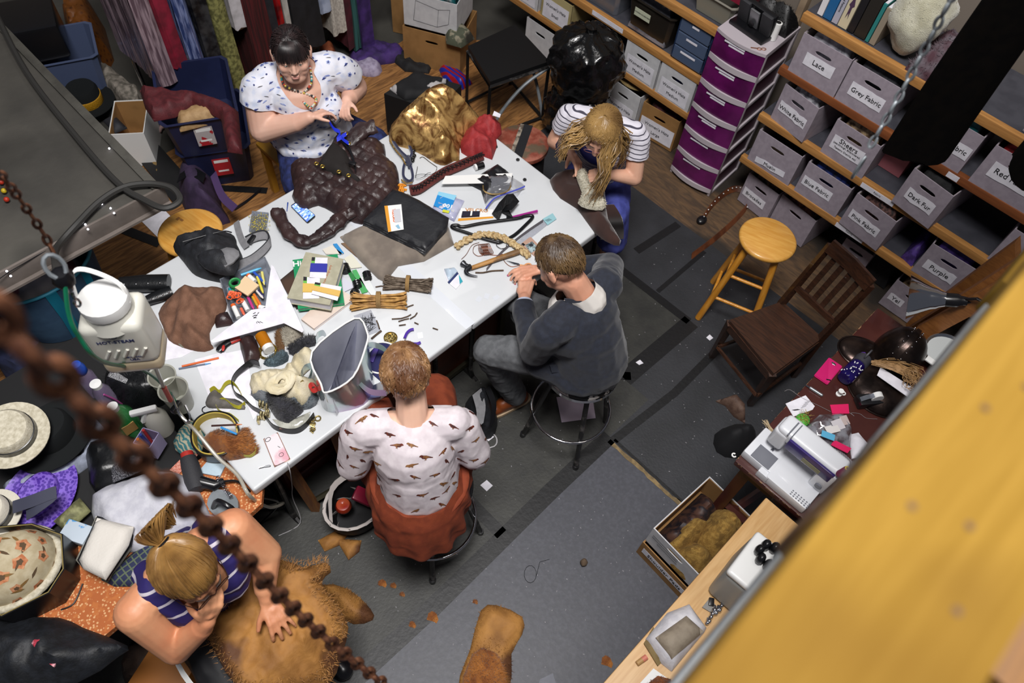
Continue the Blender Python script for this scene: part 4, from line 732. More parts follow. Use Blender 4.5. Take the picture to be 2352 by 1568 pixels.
def hair(root,name,c,M,rad,tmax,n,mats,seed=1,r=.0045,fall=None,crown=(0,-.3),lift=.006,wave=.0,shell=True,parts=9,start=.05,rag=.15):
 """strands that leave the crown, follow the scalp and then fall free"""
 rn=random.Random(seed);g=G();c=V(c)+M@V((0,-.012,.026));T=Matrix.Rotation(-crown[1],3,'X');
 def pt(th,ph,k=1.):q=T@V((math.sin(th)*math.sin(ph),math.sin(th)*math.cos(ph),math.cos(th)));return V((q.x*rad[0],q.y*rad[1],q.z*rad[2]))*k
 if shell:
  A,B=36,12;vs=[c+M@(pt(0,0)+V((0,0,.0)))];fs=[]
  for i in range(1,B+1):
   for j in range(A):ph=2*math.pi*j/A;ph=ph if ph<=math.pi else ph-2*math.pi;vs.append(c+M@pt(tmax(ph)*i/B,ph,1-(.07 if i==B else 0)))
  fs=[(0,1+j,1+(j+1)%A)for j in range(A)]+[(1+(i*A)+j,1+(i+1)*A+j,1+(i+1)*A+(j+1)%A,1+i*A+(j+1)%A)for i in range(B-1)for j in range(A)]
  g.add(vs,fs)
 for k in range(n):
  ph=rn.uniform(-math.pi,math.pi);t0=rn.uniform(start,.75)*tmax(ph);t1=min(tmax(ph),t0+rn.uniform(.35,.9))if not fall else tmax(ph);t1*=1+rn.uniform(-rag,rag*.5);pts=[];ph2=ph+rn.uniform(-.25,.25)
  for i in range(parts):
   u=i/(parts-1);th=t0+(t1-t0)*u;p_=ph+(ph2-ph)*u+wave*math.sin(u*9+k)*.12;pts.append(c+M@pt(th,p_,1.0+(lift+rn.uniform(-.002,.004))/rad[0]*(.3+.7*u)))
  if fall:
   f=fall(ph,rn,c+M@pt(t1,ph2))
   if f:pts+=f;pts=SP(pts,2)
  m=len(pts);g.tube(pts,[r*(.55+.45*math.sin(math.pi*min(1,.25+.7*i/m)))*(1 if i<m-2 else.45)for i in range(m)],n=5,flat=.6)
 return part(root,name,g,mats,w=1)
def person(label,c):return thing('person',label,'person',c)
def cutp(p,d,r=.2):p,d=V(p),V(d);return lambda co:(co-p).dot(d)>0 and(co-p).length<r
def cutb(c,r):c=V(c);return lambda co:((co.x-c.x)/r[0])**2+((co.y-c.y)/r[1])**2+((co.z-c.z)/r[2])**2<1
def folds(amp,fs,seed=1,st=(1,1,1)):
 def f(r):
  r.b.normal_update()
  for v in list(r.b.verts):
   q=V((v.co.x*st[0],v.co.y*st[1],v.co.z*st[2]))*fs+V((seed,0,0));q+=noise.noise_vector(q*.5)*.7;v.co+=v.normal*amp*(.9*noise.noise(q)+.35*(1-2*abs(noise.noise(q*1.4)))-.1)
 return f
def scatter(r,n,mind,shapes,size,seed,up=(0,0,1),off=.0016,test=None):
 """printed motifs lying on the cloth surface; r is the cloth (G), motifs are added to it"""
 r.b.normal_update();r.b.faces.ensure_lookup_table();T=BVHTree.FromBMesh(r.b);rn=random.Random(seed);fs=[f for f in r.b.faces if test is None or test(f.calc_center_median())];ar=np.cumsum([f.calc_area()for f in fs]);done=[];jobs=[]
 for _ in range(n*12):
  if len(done)>=n:break
  f=fs[int(np.searchsorted(ar,rn.random()*ar[-1]))];p=f.calc_center_median()
  if any((p-q).length<mind for q in done):continue
  done.append(p.copy());jobs.append((p.copy(),f.normal.copy()))
 for p,nn in jobs:
  x=V(up).cross(nn)
  if x.length<.05:x=V((1,0,0))
  x.normalize();y=nn.cross(x);a=rn.uniform(-.45,.45);mir=rn.choice((-1,1));s=size*rn.uniform(.8,1.15)
  for poly,mi in shapes[rn.randrange(len(shapes))]:
   c=sum((V(q)for q in poly),V((0,0)))/len(poly);vs=[]
   for q in[c]+[V(q)for q in poly]:
    u,w_=q.x*mir*math.cos(a)-q.y*math.sin(a),q.x*mir*math.sin(a)+q.y*math.cos(a);o=T.find_nearest(p+x*u*s+y*w_*s)
    vs.append(o[0]+o[1]*(off+.0004*mi)if o[0]is not None else p)
   m=len(poly);r.add(vs,[(0,1+i,1+(i+1)%m)for i in range(m)],mi)
 return r
def glasses(root,c,M,s=1.,col='b08a80'):
 g=G()
 for q in(-1,1):
  g.tube([V(c)+M@(V((q*.032+.025*math.cos(a),.108,.0+.018*math.sin(a)))*s)for a in[k*math.pi/8 for k in range(16)]],.0016,n=5,cl=1);g.tube([V(c)+M@(V(p)*s)for p in((q*.057,.106,.004),(q*.074,.06,.006),(q*.08,-.01,.004))],.0014,n=5)
 g.tube([V(c)+M@(V(p)*s)for p in((-.008,.109,.003),(0,.112,.006),(.008,.109,.003))],.0014,n=5);return part(root,'glasses',g,mat('frame_'+col,col,.3,m=.5),w=1)
def eyes(root,c,M,iris='5a6a62',s=1.,gaze=(0,0)):
 for q in(-1,1):
  e=V(c)+M@(V((q*.03,.0825,.006))*s);part(root,'eyelid',G().ball(e+M@(V((0,.0008,.0046))*s),(.0146*s,.0106*s,.0066*s),M=M,seg=12),[q_ for q_ in root.children if q_.name[:4]=='body'][0].data.materials[0],w=1);o=part(root,'eye',G().ball(e,.0108*s,M=M,seg=12),mat('eye_white','e4e0de',.2),w=1);part(o,'iris',G().ball(e+M@(V((gaze[0]*.004,.0085,gaze[1]*.004))*s),(.0047*s,.0034*s,.0047*s),M=M,seg=10),mat('iris_'+iris,iris,.15),w=1)
  part(root,'eyebrow',G().tube([V(c)+M@(V(p)*s)for p in((q*.014,.098,.027),(q*.03,.096,.033),(q*.046,.082,.028))],[.003,.0032,.0015],n=5,flat=.6),mat('brow','2a1c18',.7),w=1)
 part(root,'lips',G().ball(V(c)+M@(V((0,.0975,-.0505))*s),(.019*s,.0058*s,.0032*s),M=M).ball(V(c)+M@(V((0,.0982,-.0575))*s),(.016*s,.0068*s,.0042*s),M=M),mat('lip','b87870',.5),w=1)
m_jean=mat('denim','1a2148',.8,col2='27336a',sc=40,bump=.3,bs=300)
# --- the person in the floral blouse
t=person('person in a white blouse with blue flowers, dark fringe, sewing the brown leather jacket',(1.62,2.98,0));sA=skin('a','d9a892','e4baa6');c=V((1.545,2.835,1.175));M=hM((-.5,-.85,.0))
b=G();headshape(b,c,M,1.05,wide=1.12);b.ball(c+M@V((0,.045,-.085)),(.056,.05,.04),M=M);b.cap((1.60,2.915,1.0),(1.565,2.865,1.12),.068,.062)
b.cap((1.46,2.965,.97),(1.745,2.86,.97),.08,.08);b.ball((1.585,2.88,.9),(.17,.14,.14));b.ball((1.53,2.835,.83),(.092,.092,.09));b.ball((1.64,2.80,.83),(.092,.092,.09));b.ball((1.61,2.94,.68),(.2,.19,.17));b.ball((1.66,3.02,.55),(.22,.2,.15))
arA=((1.405,2.975,.955),(1.345,2.915,.77),(1.455,2.755,.86),(1.50,2.705,.90));alA=((1.79,2.845,.955),(1.885,2.855,.79),(1.79,2.765,.83),(1.755,2.735,.85))
for a in(arA,alA):b.cap(a[0],a[1],.082,.07,16);b.cap(a[1],a[2],.07,.046,16);b.cap(a[2],a[3],.046,.031,14)
hand(b,arA[3],(.92,-.25,.05),(-.2,-.3,-.9),-1,(.5,.6,.7,.75),.3,.95,.04);hand(b,alA[3],(-.75,-.6,.0),(.2,-.4,-.9),1,(.75,.8,.85,.9),.3,.95,.04)
for x0,x1,y1 in((1.58,1.38,2.73),(1.75,1.875,2.72)):b.cap((x0,3.02,.5),(x1,y1,.5),.115,.08);b.cap((x1,y1,.5),(x1+.02,y1+.02,.1),.075,.05);b.cap((x1+.02,y1+.03,.045),(x1-.02,y1-.13,.04),.04,.035)
part(t,'body',remesh(b,.0055,3),sA,w=1)
s=G();s.cap((1.455,2.965,.975),(1.75,2.86,.975),.088,.088);s.ball((1.585,2.885,.9),(.182,.152,.15));s.ball((1.53,2.83,.825),(.105,.105,.1));s.ball((1.645,2.795,.825),(.105,.105,.1));s.ball((1.61,2.935,.68),(.22,.205,.17));s.ball((1.66,3.0,.57),(.245,.22,.14));s.ball((1.62,2.92,.6),(.235,.21,.1))
s.cap(arA[0],(1.375,2.955,.88),.09,.092);s.cap(alA[0],(1.835,2.845,.885),.09,.092)
s=remesh(s,.008,4,[cutb((1.545,2.795,1.025),(.088,.15,.125)),cutb((1.585,2.88,1.08),(.092,.09,.08)),cutp((1.375,2.955,.885),(-.35,-.1,-.9)),cutp((1.835,2.845,.885),(.35,.1,-.9)),lambda co:co.z<.53+.012*math.sin(co.x*60)],folds(.008,11,3))
fl1=[(math.cos(k*.628)*r_,math.sin(k*.628)*r_)for k,r_ in enumerate((1,.75,.95,.7,1.05,.8,.9,.68,1,.78))];core=[(x*.45,y*.45)for x,y in fl1];leafp=[(-1,-.2),(-.3,.25),(.6,.2),(1.3,0),(.5,-.25),(-.3,-.3)]
scatter(s,330,.02,[[(fl1,1),(core,2)],[(leafp,1)],[([(x*.6,y*.6)for x,y in fl1],1),(leafp,2)],[(core,2)],[([(x*.8,y*.5)for x,y in leafp],3)]],.0135,5)
part(t,'blouse',s,[mat('blouse_white','dfe0ea',.7,col2='c8d0e6',sc=26,lo=.5,hi=.7),mat('flower_blue','a3afd8',.7,col2='7686c2',sc=60),mat('flower_navy','2a336e',.7),mat('leaf_grey','5c5a5e',.7)],w=1)
j=G()
for x0,x1,y1 in((1.58,1.38,2.73),(1.75,1.875,2.72)):j.cap((x0,3.02,.5),(x1,y1,.5),.125,.092);j.cap((x1,y1,.5),(x1+.02,y1+.02,.12),.088,.065)
j.ball((1.66,3.03,.54),(.235,.21,.14));part(t,'jeans',remesh(j,.01,4,[cutp((1.4,2.75,.1),(0,0,-1),.3),cutp((1.895,2.74,.1),(0,0,-1),.3)],folds(.006,20,2)),m_jean,w=1)
eyes(t,c,M,s=1.05,gaze=(-.3,.1));mhA=mat('hair_dark','150f10',.45,col2='2c1f1f',sc=30,st=(1,1,.2))
hair(t,'hair',c,M,(.087,.1,.1),lambda p:1.15+.75*min(1,abs(p)/1.5)+.15*(abs(p)>2),420,mhA,4,.0034,lift=.002,crown=(0,.5),start=.02,parts=8,rag=.03)
g=G();rn=random.Random(9)
for k in range(70):
 x=(k/69-.5)*2;q0=V((x*.035,.055,.104));q1=V((x*.06,.093-.02*x*x,.085-.012*x*x));q2=V((x*.07+rn.uniform(-.004,.004),.112-.042*x*x,.03+rn.uniform(-.006,.006)-.012*x*x));g.tube(SP([c+M@(q*1.04)for q in(q0,q1,q2)],3),[.0042]*5+[.0034,.0015],n=5,flat=.6)
part(t,'fringe',g,mhA,w=1);g=G();rn=random.Random(3);colr=[0,1,2,3,4]
for sd in(-1,1):
 path=SP([c+M@V((sd*.07,-.03,-.11)),c+M@V((sd*.062,.035,-.155)),P(690 if sd<0 else 722,225,.95),P(712,250,.93)],6)
 for a,bb in zip(path[:-1],path[1:]):
  for u in(.0,.5):g.ball(a.lerp(bb,u)+V((0,-.008,.008)),.0062,seg=7,mi=rn.choice(colr))
part(t,'lanyard',g,[mat('bead_%s'%k,k,.35)for k in('2f8f90','b8432e','c9b050','2c2c30','d0ccc0')],w=1,label='multicoloured beaded lanyard')
tb=thing('chair','yellow wooden chair under the person in the floral blouse','chair',(1.68,3.06,.004));m_ych=mat('yellow_paint','b8862a',.5)
part(tb,'seat',G().box((1.66,3.04,.375),(.46,.42,.03),bev=.006),m_ych,w=1)
for x in(1.46,1.86):
 for y in(2.86,3.22):part(tb,'leg',G().box((x,y,.185),(.036,.036,.36)),m_ych,w=1)
# --- the person with long wavy blond hair
t=person('person with long wavy blond hair and glasses stitching at the right table end',(2.68,1.66,0));sB=skin('b','d6a086','e0b197');c=V((2.355,1.545,1.11));M=hM((-.8,-.42,-.44))
b=G();headshape(b,c,M,.98);b.cap((2.50,1.635,1.0),(2.41,1.57,1.06),.055,.052);b.cap((2.465,1.775,.985),(2.585,1.52,.985),.058,.058);b.ball((2.53,1.65,.88),(.115,.15,.14));b.cap((2.56,1.66,.85),(2.66,1.69,.58),.12,.14);b.ball((2.68,1.69,.55),(.15,.17,.13))
arB=((2.45,1.815,.965),(2.425,1.865,.79),(2.375,1.755,.85),(2.365,1.715,.865));alB=((2.60,1.49,.955),(2.555,1.425,.775),(2.465,1.475,.81),(2.43,1.49,.825))
for a in(arB,alB):b.cap(a[0],a[1],.052,.044,14);b.cap(a[1],a[2],.044,.032,14);b.cap(a[2],a[3],.032,.025,12)
hand(b,arB[3],(-.25,-.9,-.25),(-.5,.1,-.85),-1,(.25,.55,.7,.75),.5,.95);hand(b,alB[3],(-.8,.6,.05),(.1,.3,-.9),1,(.35,.6,.7,.75),.4,.95)
for y0,p1 in((1.76,(2.42,1.74,.53)),(1.6,(2.5,1.44,.53))):b.cap((2.66,y0,.52),p1,.085,.06);b.cap(p1,(p1[0]+.02,p1[1],.09),.055,.038);b.cap((p1[0]+.03,p1[1],.05),(p1[0]-.1,p1[1]-.02,.045),.035,.03)
part(t,'body',remesh(b,.005,3),sB,w=1)
s=G();s.cap((2.46,1.78,.985),(2.59,1.515,.985),.068,.068);s.ball((2.53,1.65,.88),(.128,.165,.15));s.cap((2.56,1.66,.85),(2.65,1.69,.62),.133,.15);s.cap(arB[0],(2.437,1.84,.88),.068,.066);s.cap(alB[0],(2.58,1.46,.87),.068,.066)
s=remesh(s,.007,3,[cutb((2.43,1.595,1.02),(.105,.085,.11)),cutp((2.437,1.84,.885),(-.1,.25,-.9),.1),cutp((2.58,1.46,.875),(-.2,-.3,-.9),.1),lambda co:co.z<.6],folds(.005,14,5))
part(t,'striped_tee',s,mat('tee_stripe','d5d2dc',.75,col2='3d3a4a',sc=14,kind='stripe',lo=.86,hi=.92,bd='Z',dist=.4),w=1)
part(t,'camisole',remesh(G().ball((2.5,1.635,.895),(.112,.13,.115)),.008,2,[lambda co:co.z>.945 or co.x>2.5]),mat('cami_blue','2c3a94',.6),w=1)
j=G();
for y0,p1 in((1.76,(2.42,1.74,.53)),(1.6,(2.5,1.44,.53))):j.cap((2.66,y0,.52),p1,.1,.075);j.cap(p1,(p1[0]+.03,p1[1],.3),.075,.09)
j.ball((2.67,1.69,.57),(.165,.19,.12));j.cap((2.46,1.6,.48),(2.6,1.6,.3),.1,.12);part(t,'skirt',remesh(j,.009,4,[lambda co:co.z<.24],folds(.01,14,6,(1,1,.3))),mat('skirt_blue','363d84',.8,col2='454d9a',sc=20),w=1)
eyes(t,c,M,s=.98);glasses(t,c,M,.98,'a8777a');mhB=mat('hair_blond','6d5230',.36,col2='a5834f',sc=9,st=(1,1,1),lo=.35,hi=.65)
def fallB(ph,rn,p):
 if abs(ph)<.55:return None
 side=1 if ph>0 else-1;L=rn.uniform(.12,.3)if side<0 else rn.uniform(.03,.1)# side < 0: image right
 back=V((.03,0,0))if abs(ph)>2.2 else V((-.03,0,0));base=V((0,-.05*(side>0 and-1 or 1),0));out=[]
 for k in(1,2,3):out.append(p+back*k+base*(k*.45 if k<3 else.9)+V((rn.uniform(-.02,.02)-.01*k,rn.uniform(-.018,.018),-L*k/3))+V((.012*math.sin(k*2.4+ph*4),.012*math.cos(k*2.1+ph*3),0)))
 return out
hair(t,'hair',c,M,(.08,.1,.098),lambda p:1.05+1.0*min(1,abs(p)/1.6),680,mhB,6,.0038,fall=fallB,wave=1,lift=.008,crown=(0,-.1),start=.02)
part(t,'scrunchie',G().tube([V(arB[2])+V((.048*math.cos(a),.01*math.sin(a)*0+.048*math.sin(a)*.5,.042*math.sin(a)))for a in[k*math.pi/9 for k in range(18)]],[.014+.005*(k%2)for k in range(18)],cl=1),mat('velvet_navy','131130',.8),w=1)
part(t,'necklace',G().tube([P(1388,352,.98)+V((.009*math.cos(k*.52),.009*math.sin(k*.52),0))for k in range(12)],.0015,cl=1),mat('gold','c9a54a',.25,m=.9),w=1)
tb=thing('stool','dark stool under the person with wavy blond hair','stool',(2.68,1.68,.006));part(tb,'seat',G().lathe([(0,.44),(.15,.44),(.16,.43),(.16,.41),(0,.41)],n=28),m_blk)
for k in range(4):part(tb,'leg',G().cyl((.1*math.cos(k*1.57+.8),.1*math.sin(k*1.57+.8),.41),(.18*math.cos(k*1.57+.8),.18*math.sin(k*1.57+.8),.002),.012),m_leg)
# --- the person in the navy blazer
t=person('person with short brown hair in a navy blazer bent over the table',(1.6,.88,0));sC=skin('c','cc9075','d8a48a');c=V((1.53,1.055,1.26));M=hM((-.12,.68,-.72),(0,.5,.6))
b=G();headshape(b,c,M,1.0);b.cap((1.585,.94,1.09),(1.55,1.0,1.2),.06,.056);b.cap((1.42,.95,1.06),(1.72,.96,1.06),.06,.06);b.ball((1.57,.93,.95),(.16,.11,.16));b.cap((1.58,.9,.9),(1.6,.88,.75),.13,.14);b.ball((1.6,.89,.73),(.165,.14,.1))
alC=((1.385,.955,1.04),(1.395,1.01,.83),(1.52,1.19,.80),(1.585,1.255,.79));arC=((1.755,.975,1.04),(1.93,1.07,.90),(1.80,1.27,.80),(1.755,1.325,.785))
for a in(alC,arC):b.cap(a[0],a[1],.05,.044);b.cap(a[1],a[2],.044,.032);b.cap(a[2],a[3],.032,.026)
tl_=hand(b,alC[3],(.8,.62,.05),(.25,-.2,-.9),1,(.55,.65,.7,.75),.5,1.0);tr_=hand(b,arC[3],(-.8,.42,.02),(-.2,-.1,-.95),-1,(.4,.5,.6,.65),.5,1.0)
lgC=(((1.53,.92,.72),(1.36,1.24,.6),(1.50,1.16,.12)),((1.68,.92,.72),(1.66,1.36,.6),(1.74,1.12,.22)))
for h,k,a in lgC:b.cap(h,k,.085,.06);b.cap(k,a,.058,.042)
part(t,'body',remesh(b,.005,3),sC,w=1)
s=G();s.cap((1.42,.945,1.065),(1.72,.955,1.065),.078,.078);s.ball((1.57,.925,.96),(.18,.13,.17));s.cap((1.58,.9,.9),(1.6,.87,.74),.155,.18);s.ball((1.6,.87,.715),(.2,.175,.09));s.cap((1.49,.93,.72),(1.45,1.0,.7),.1,.08)
for a in(alC,arC):s.cap(a[0],a[1],.072,.066);s.cap(a[1],a[2],.064,.052);s.cap(a[2],V(a[2]).lerp(V(a[3]),.45),.052,.05)
wl,wr=V(alC[2]).lerp(V(alC[3]),.55),V(arC[2]).lerp(V(arC[3]),.55)
part(t,'blazer',remesh(s,.007,3,[cutb((1.565,.985,1.15),(.07,.075,.085)),cutb((1.53,1.06,1.05),(.04,.09,.16)),cutp(wl,V(alC[3])-V(alC[2]),.12),cutp(wr,V(arC[3])-V(arC[2]),.12),lambda co:co.z<.655],folds(.008,9,7,(1,1,.8))),mat('navy_wool','171b27',.85,col2='1d2230',sc=50,bump=.2,bs=400,sheen=.15),w=1)
s=G();s.cap((1.59,.935,1.1),(1.565,.965,1.155),.077,.067);s.ball((1.55,.98,1.02),(.1,.095,.12));part(t,'shirt',remesh(s,.006,2,[cutp((1.562,.97,1.155),(-.25,.5,.83),.1)]),mat('cream_shirt','d8d3cd',.7),w=1)
for w_,a in((wl,alC),(wr,arC)):d_=(V(a[3])-V(a[2])).normalized();part(t,'shirt_cuff',G().tube([w_-d_*.02,w_+d_*.012],.04,n=16),mat('cuff','b9c0d4',.7),w=1)
g=G();g.strip(SP([(1.49,.965,1.135),(1.545,.905,1.145),(1.61,.905,1.145),(1.66,.965,1.13)],4),V((0,-.035,-.035)),.006);part(t,'lapel_collar',g,MATS['navy_wool'],w=1)
g=G();g.strip([(1.45,.875,.8),(1.405,.915,.79)],V((.004,.02,.03)),.006);part(t,'pocket_flap',g,MATS['navy_wool'],w=1)
part(t,'sleeve_button',G().ball(wl+V((-.045,-.015,.0)),(.006,.006,.006),seg=8),mat('brown_button','6a4a2a',.4),w=1)
j=G();j.ball((1.6,.9,.73),(.18,.155,.1))
for h,k,a in lgC:j.cap(h,k,.1,.075);j.cap(k,a,.074,.062)
part(t,'trousers',remesh(j,.008,3,[cutp(lgC[0][2],(.3,0,-.9),.14),cutp(lgC[1][2],(.1,-.2,-.9),.14)],folds(.008,16,3)),mat('grey_trouser','55575a',.85,col2='636568',sc=40),w=1)
m_shoe=mat('tan_leather','6e3314',.35,col2='7e3f1a',sc=9,coat=.3)
for(h,k,a),d_ in((lgC[0],V((-.42,.12,-.06))),(lgC[1],V((-.1,.4,-.02)))):
 a=V(a);d_=d_.normalized();g=G();g.cap(a+V((0,0,-.055))-d_*.04,a+V((0,0,-.06))+d_*.14,.042,.032);g.cap(a+V((0,0,-.03)),a+V((0,0,-.04))+d_*.07,.045,.036);o=part(t,'shoe',remesh(g,.006,3),m_shoe,w=1)
 part(o,'sole',G().prism(round_poly([tuple((a+d_*u+d_.cross(V((0,0,1)))*w_)[:2])for u,w_ in((-.09,-.025),(.02,-.036),(.12,-.038),(.18,-.0),(.12,.038),(.02,.036),(-.09,.025))],3),a.z-.108,a.z-.088),mat('pale_sole','b89f80',.6),w=1,label='pale sole');part(t,'sock',G().cap(a+V((0,0,-.02)),V(a).lerp(V(k),.12),.04,.042),m_blk,w=1)
mhC=mat('hair_brown','3c2b1c',.5,col2='6e5534',sc=12,lo=.42,hi=.66);hair(t,'hair',c,M,(.077,.097,.096),lambda p:1.2+.55*min(1,abs(p)/1.4)+.25*max(0,abs(p)-1.8),650,mhC,8,.0034,lift=.005,crown=(0,-.35),parts=6,rag=.06)
g=G()
for p,d_ in tr_[:3]+tr_[4:]:g.ball(p+d_*.004+V((0,0,.006)),(.006,.006,.003),seg=8)
part(t,'fingernails',g,mat('pink_nail','a83a6e',.3),w=1,label='pink painted nails');p=V(tr_[2][0])-V(tr_[2][1])*.03;part(t,'ring',G().tube([p+V((.011*math.cos(k*.52),.005*math.sin(k*.52),.011*math.sin(k*.52)))for k in range(12)],.003,cl=1),m_chrome,w=1)
# --- the person in the bird print top
t=person('person with short wavy auburn hair in a bird print top and rust skirt',(.7,.92,0));sD=skin('d','d8a88f','e4baa2');c=V((.775,1.085,1.235));M=hM((.42,.62,-.68),(.3,.4,.6))
b=G();headshape(b,c,M,.98);b.cap((.735,1.01,1.08),(.77,1.055,1.17),.06,.054);b.cap((.60,1.105,1.05),(.835,.915,1.05),.06,.06);b.ball((.71,.98,.94),(.15,.14,.17));b.cap((.7,.96,.9),(.69,.94,.72),.13,.145);b.ball((.69,.93,.69),(.17,.165,.11))
alD=((.575,1.12,1.01),(.525,1.12,.83),(.65,1.2,.73),(.69,1.22,.72));arD=((.865,.90,1.01),(.885,.84,.84),(.93,1.0,.73),(.91,1.05,.72))
for a in(alD,arD):b.cap(a[0],a[1],.056,.047);b.cap(a[1],a[2],.046,.032);b.cap(a[2],a[3],.032,.026)
hand(b,alD[3],(.9,.35,-.1),(.2,-.1,-.95),1,(.5,.6,.6,.6),.4,.95);hand(b,arD[3],(-.5,.85,-.1),(-.2,.1,-.95),-1,(.5,.6,.6,.6),.4,.95)
lgD=(((.62,1.0,.66),(.78,1.36,.61),(.72,1.28,.12)),((.80,.92,.66),(1.02,1.24,.61),(.96,1.16,.12)))
for h,k,a in lgD:b.cap(h,k,.09,.065);b.cap(k,a,.06,.042);b.cap(V(a)+V((0,0,-.05)),V(a)+V((.07,.1,-.06)),.04,.034)
part(t,'body',remesh(b,.005,3),sD,w=1)
s=G();s.cap((.597,1.108,1.05),(.84,.912,1.05),.07,.07);s.ball((.71,.975,.94),(.165,.155,.175));s.cap((.7,.955,.9),(.69,.935,.74),.148,.165)
for a in(alD,arD):s.cap(a[0],a[1],.073,.066);s.cap(a[1],V(a[1]).lerp(V(a[2]),.25),.064,.058)
s=remesh(s,.006,3,[cutb((.758,1.045,1.13),(.085,.085,.068)),cutp(V(alD[1]).lerp(V(alD[2]),.22),V(alD[2])-V(alD[1]),.12),cutp(V(arD[1]).lerp(V(arD[2]),.22),V(arD[2])-V(arD[1]),.12),lambda co:co.z<.715 and(V((co.x,co.y))-V((.7,.95))).length<.24],folds(.0045,11,9))
bird=[(-1,.12),(-.86,.3),(-.6,.36),(-.3,.22),(.2,.1),(.7,-.18),(1.25,-.42),(1.2,-.52),(.5,-.36),(.0,-.42),(-.5,-.28),(-.72,.0)];wing=[(-.35,.16),(.2,.04),(.75,-.3),(.1,-.28),(-.4,-.1)];legs_=[(-.1,-.38),(-.16,-.66),(-.1,-.66),(-.02,-.4),(.08,-.4),(.06,-.64),(.12,-.64),(.16,-.38)];bird2=[(-.8,.5),(-.6,.66),(-.35,.6),(-.1,.3),(.2,.0),(.55,-.6),(.42,-.66),(.1,-.3),(-.3,-.25),(-.6,.1),(-.66,.36)]
scatter(s,100,.046,[[(bird,1),(wing,2),(legs_,3)],[(bird,3),(wing,2),(legs_,3)],[(bird2,1),([(x*.6,y*.6)for x,y in bird2],2)],[(bird,1),(wing,3),(legs_,3)]],.0205,11,up=(.35,.5,.7))
part(t,'bird_top',s,[mat('top_white','d5ccd0',.75,col2='c9bfc4',sc=30),mat('bird_rust','6c2712',.7,col2='431a12',sc=90),mat('bird_dark','2c1a1c',.7,col2='572718',sc=90),mat('bird_tan','8f6238',.7,col2='6d4626',sc=90)],w=1)
def flare(r):
 r.b.normal_update()
 for v in list(r.b.verts):
  a=math.atan2(v.co.y-.93,v.co.x-.7);k=max(0,min(1,(.76-v.co.z)/.2));v.co+=v.normal*(.011*math.sin(a*15+1.2*math.sin(v.co.z*9))*k+.006*noise.noise(v.co*15))
j=G();j.cap((.69,.94,.74),(.68,.92,.66),.162,.205);j.cap((.66,.91,.66),(.635,.875,.56),.2,.19)
for h,k,a in lgD:j.cap(h,k,.125,.095);j.cap(V(k)+V((0,0,-.0)),V(k).lerp(V(a),.5),.095,.11)
part(t,'skirt',remesh(j,.007,3,[lambda co:co.z<.55 or co.z>.80],flare),mat('rust_skirt','6f2b10',.85,col2='7d3416',sc=25,bump=.15,bs=300),w=1)
part(t,'waistband',G().tube([V((.692+.176*math.cos(a),.937+.178*math.sin(a),.758))for a in[k*math.pi/16 for k in range(32)]],.017,n=8,cl=1,flat=.4),MATS['rust_skirt'],w=1)
mhD=mat('hair_auburn','5c3a22',.5,col2='96704a',sc=13,lo=.38,hi=.62);hair(t,'hair',c,M,(.08,.099,.098),lambda p:1.2+.5*min(1,abs(p)/1.4)+.3*max(0,abs(p)-1.7),620,mhD,12,.004,lift=.006,wave=.4,crown=(0,-.3),parts=7,rag=.12)
# --- the person with the ponytail
t=person('person with a dark blond ponytail in a purple striped tank top, fur across lap',(-.14,1.25,0));sE=skin('e','c98560','dba078');c=V((-.125,1.045,1.185));M=hM((.18,-.85,-.5))
b=G();headshape(b,c,M,1.06,wide=1.06);b.cap((-.125,1.165,1.07),(-.125,1.1,1.13),.062,.058);b.cap((-.28,1.12,1.0),(.04,1.14,1.0),.068,.068);b.cap((-.2,1.13,1.03),(-.05,1.14,1.03),.066,.066);b.cap((-.125,1.15,1.08),(-.27,1.12,1.0),.045,.06);b.cap((-.125,1.15,1.08),(.03,1.14,1.0),.045,.06);b.ball((-.12,1.14,.9),(.16,.13,.16));b.ball((-.165,1.07,.88),(.08,.08,.08));b.ball((-.06,1.07,.88),(.08,.08,.08));b.cap((-.12,1.17,.85),(-.13,1.25,.6),.14,.16);b.ball((-.13,1.27,.56),(.18,.17,.12))
alE=((.055,1.135,1.0),(.085,1.05,.85),(.015,.975,.785),(.0,.95,.765));arE=((-.315,1.11,1.0),(-.305,1.01,.80),(-.20,.955,.945),(-.175,.945,.985))
for a in(alE,arE):b.cap(a[0],a[1],.068,.056,16);b.cap(a[1],a[2],.055,.038,14);b.cap(a[2],a[3],.036,.029,12)
hand(b,alE[3],(-.15,-.85,-.35),(-.1,-.2,-.95),-1,(.4,.35,.3,.3),.25,1.03,.16);hand(b,arE[3],(.45,.0,.85),(.25,.95,-.1),1,(.5,.6,.6,.6),.35,1.0)
for x0,p1 in((-.22,(-.27,.86,.5)),(-.05,(.06,.87,.5))):b.cap((x0,1.22,.52),p1,.1,.075);b.cap(p1,(p1[0],p1[1]+.03,.1),.07,.048);b.cap((p1[0],p1[1]+.03,.05),(p1[0],p1[1]-.13,.045),.042,.036)
part(t,'body',remesh(b,.005,3),sE,w=1)
s=G();s.ball((-.12,1.14,.9),(.168,.138,.165));s.ball((-.165,1.065,.88),(.087,.087,.087));s.ball((-.06,1.065,.88),(.087,.087,.087));s.cap((-.12,1.17,.85),(-.13,1.24,.62),.15,.17)
for x in(-.225,-.015):s.cap((x,1.12,1.03),(x+(.03 if x<-.1 else-.03),1.05,.93),.062,.07);s.cap((x,1.12,1.03),(x,1.19,.98),.062,.06)
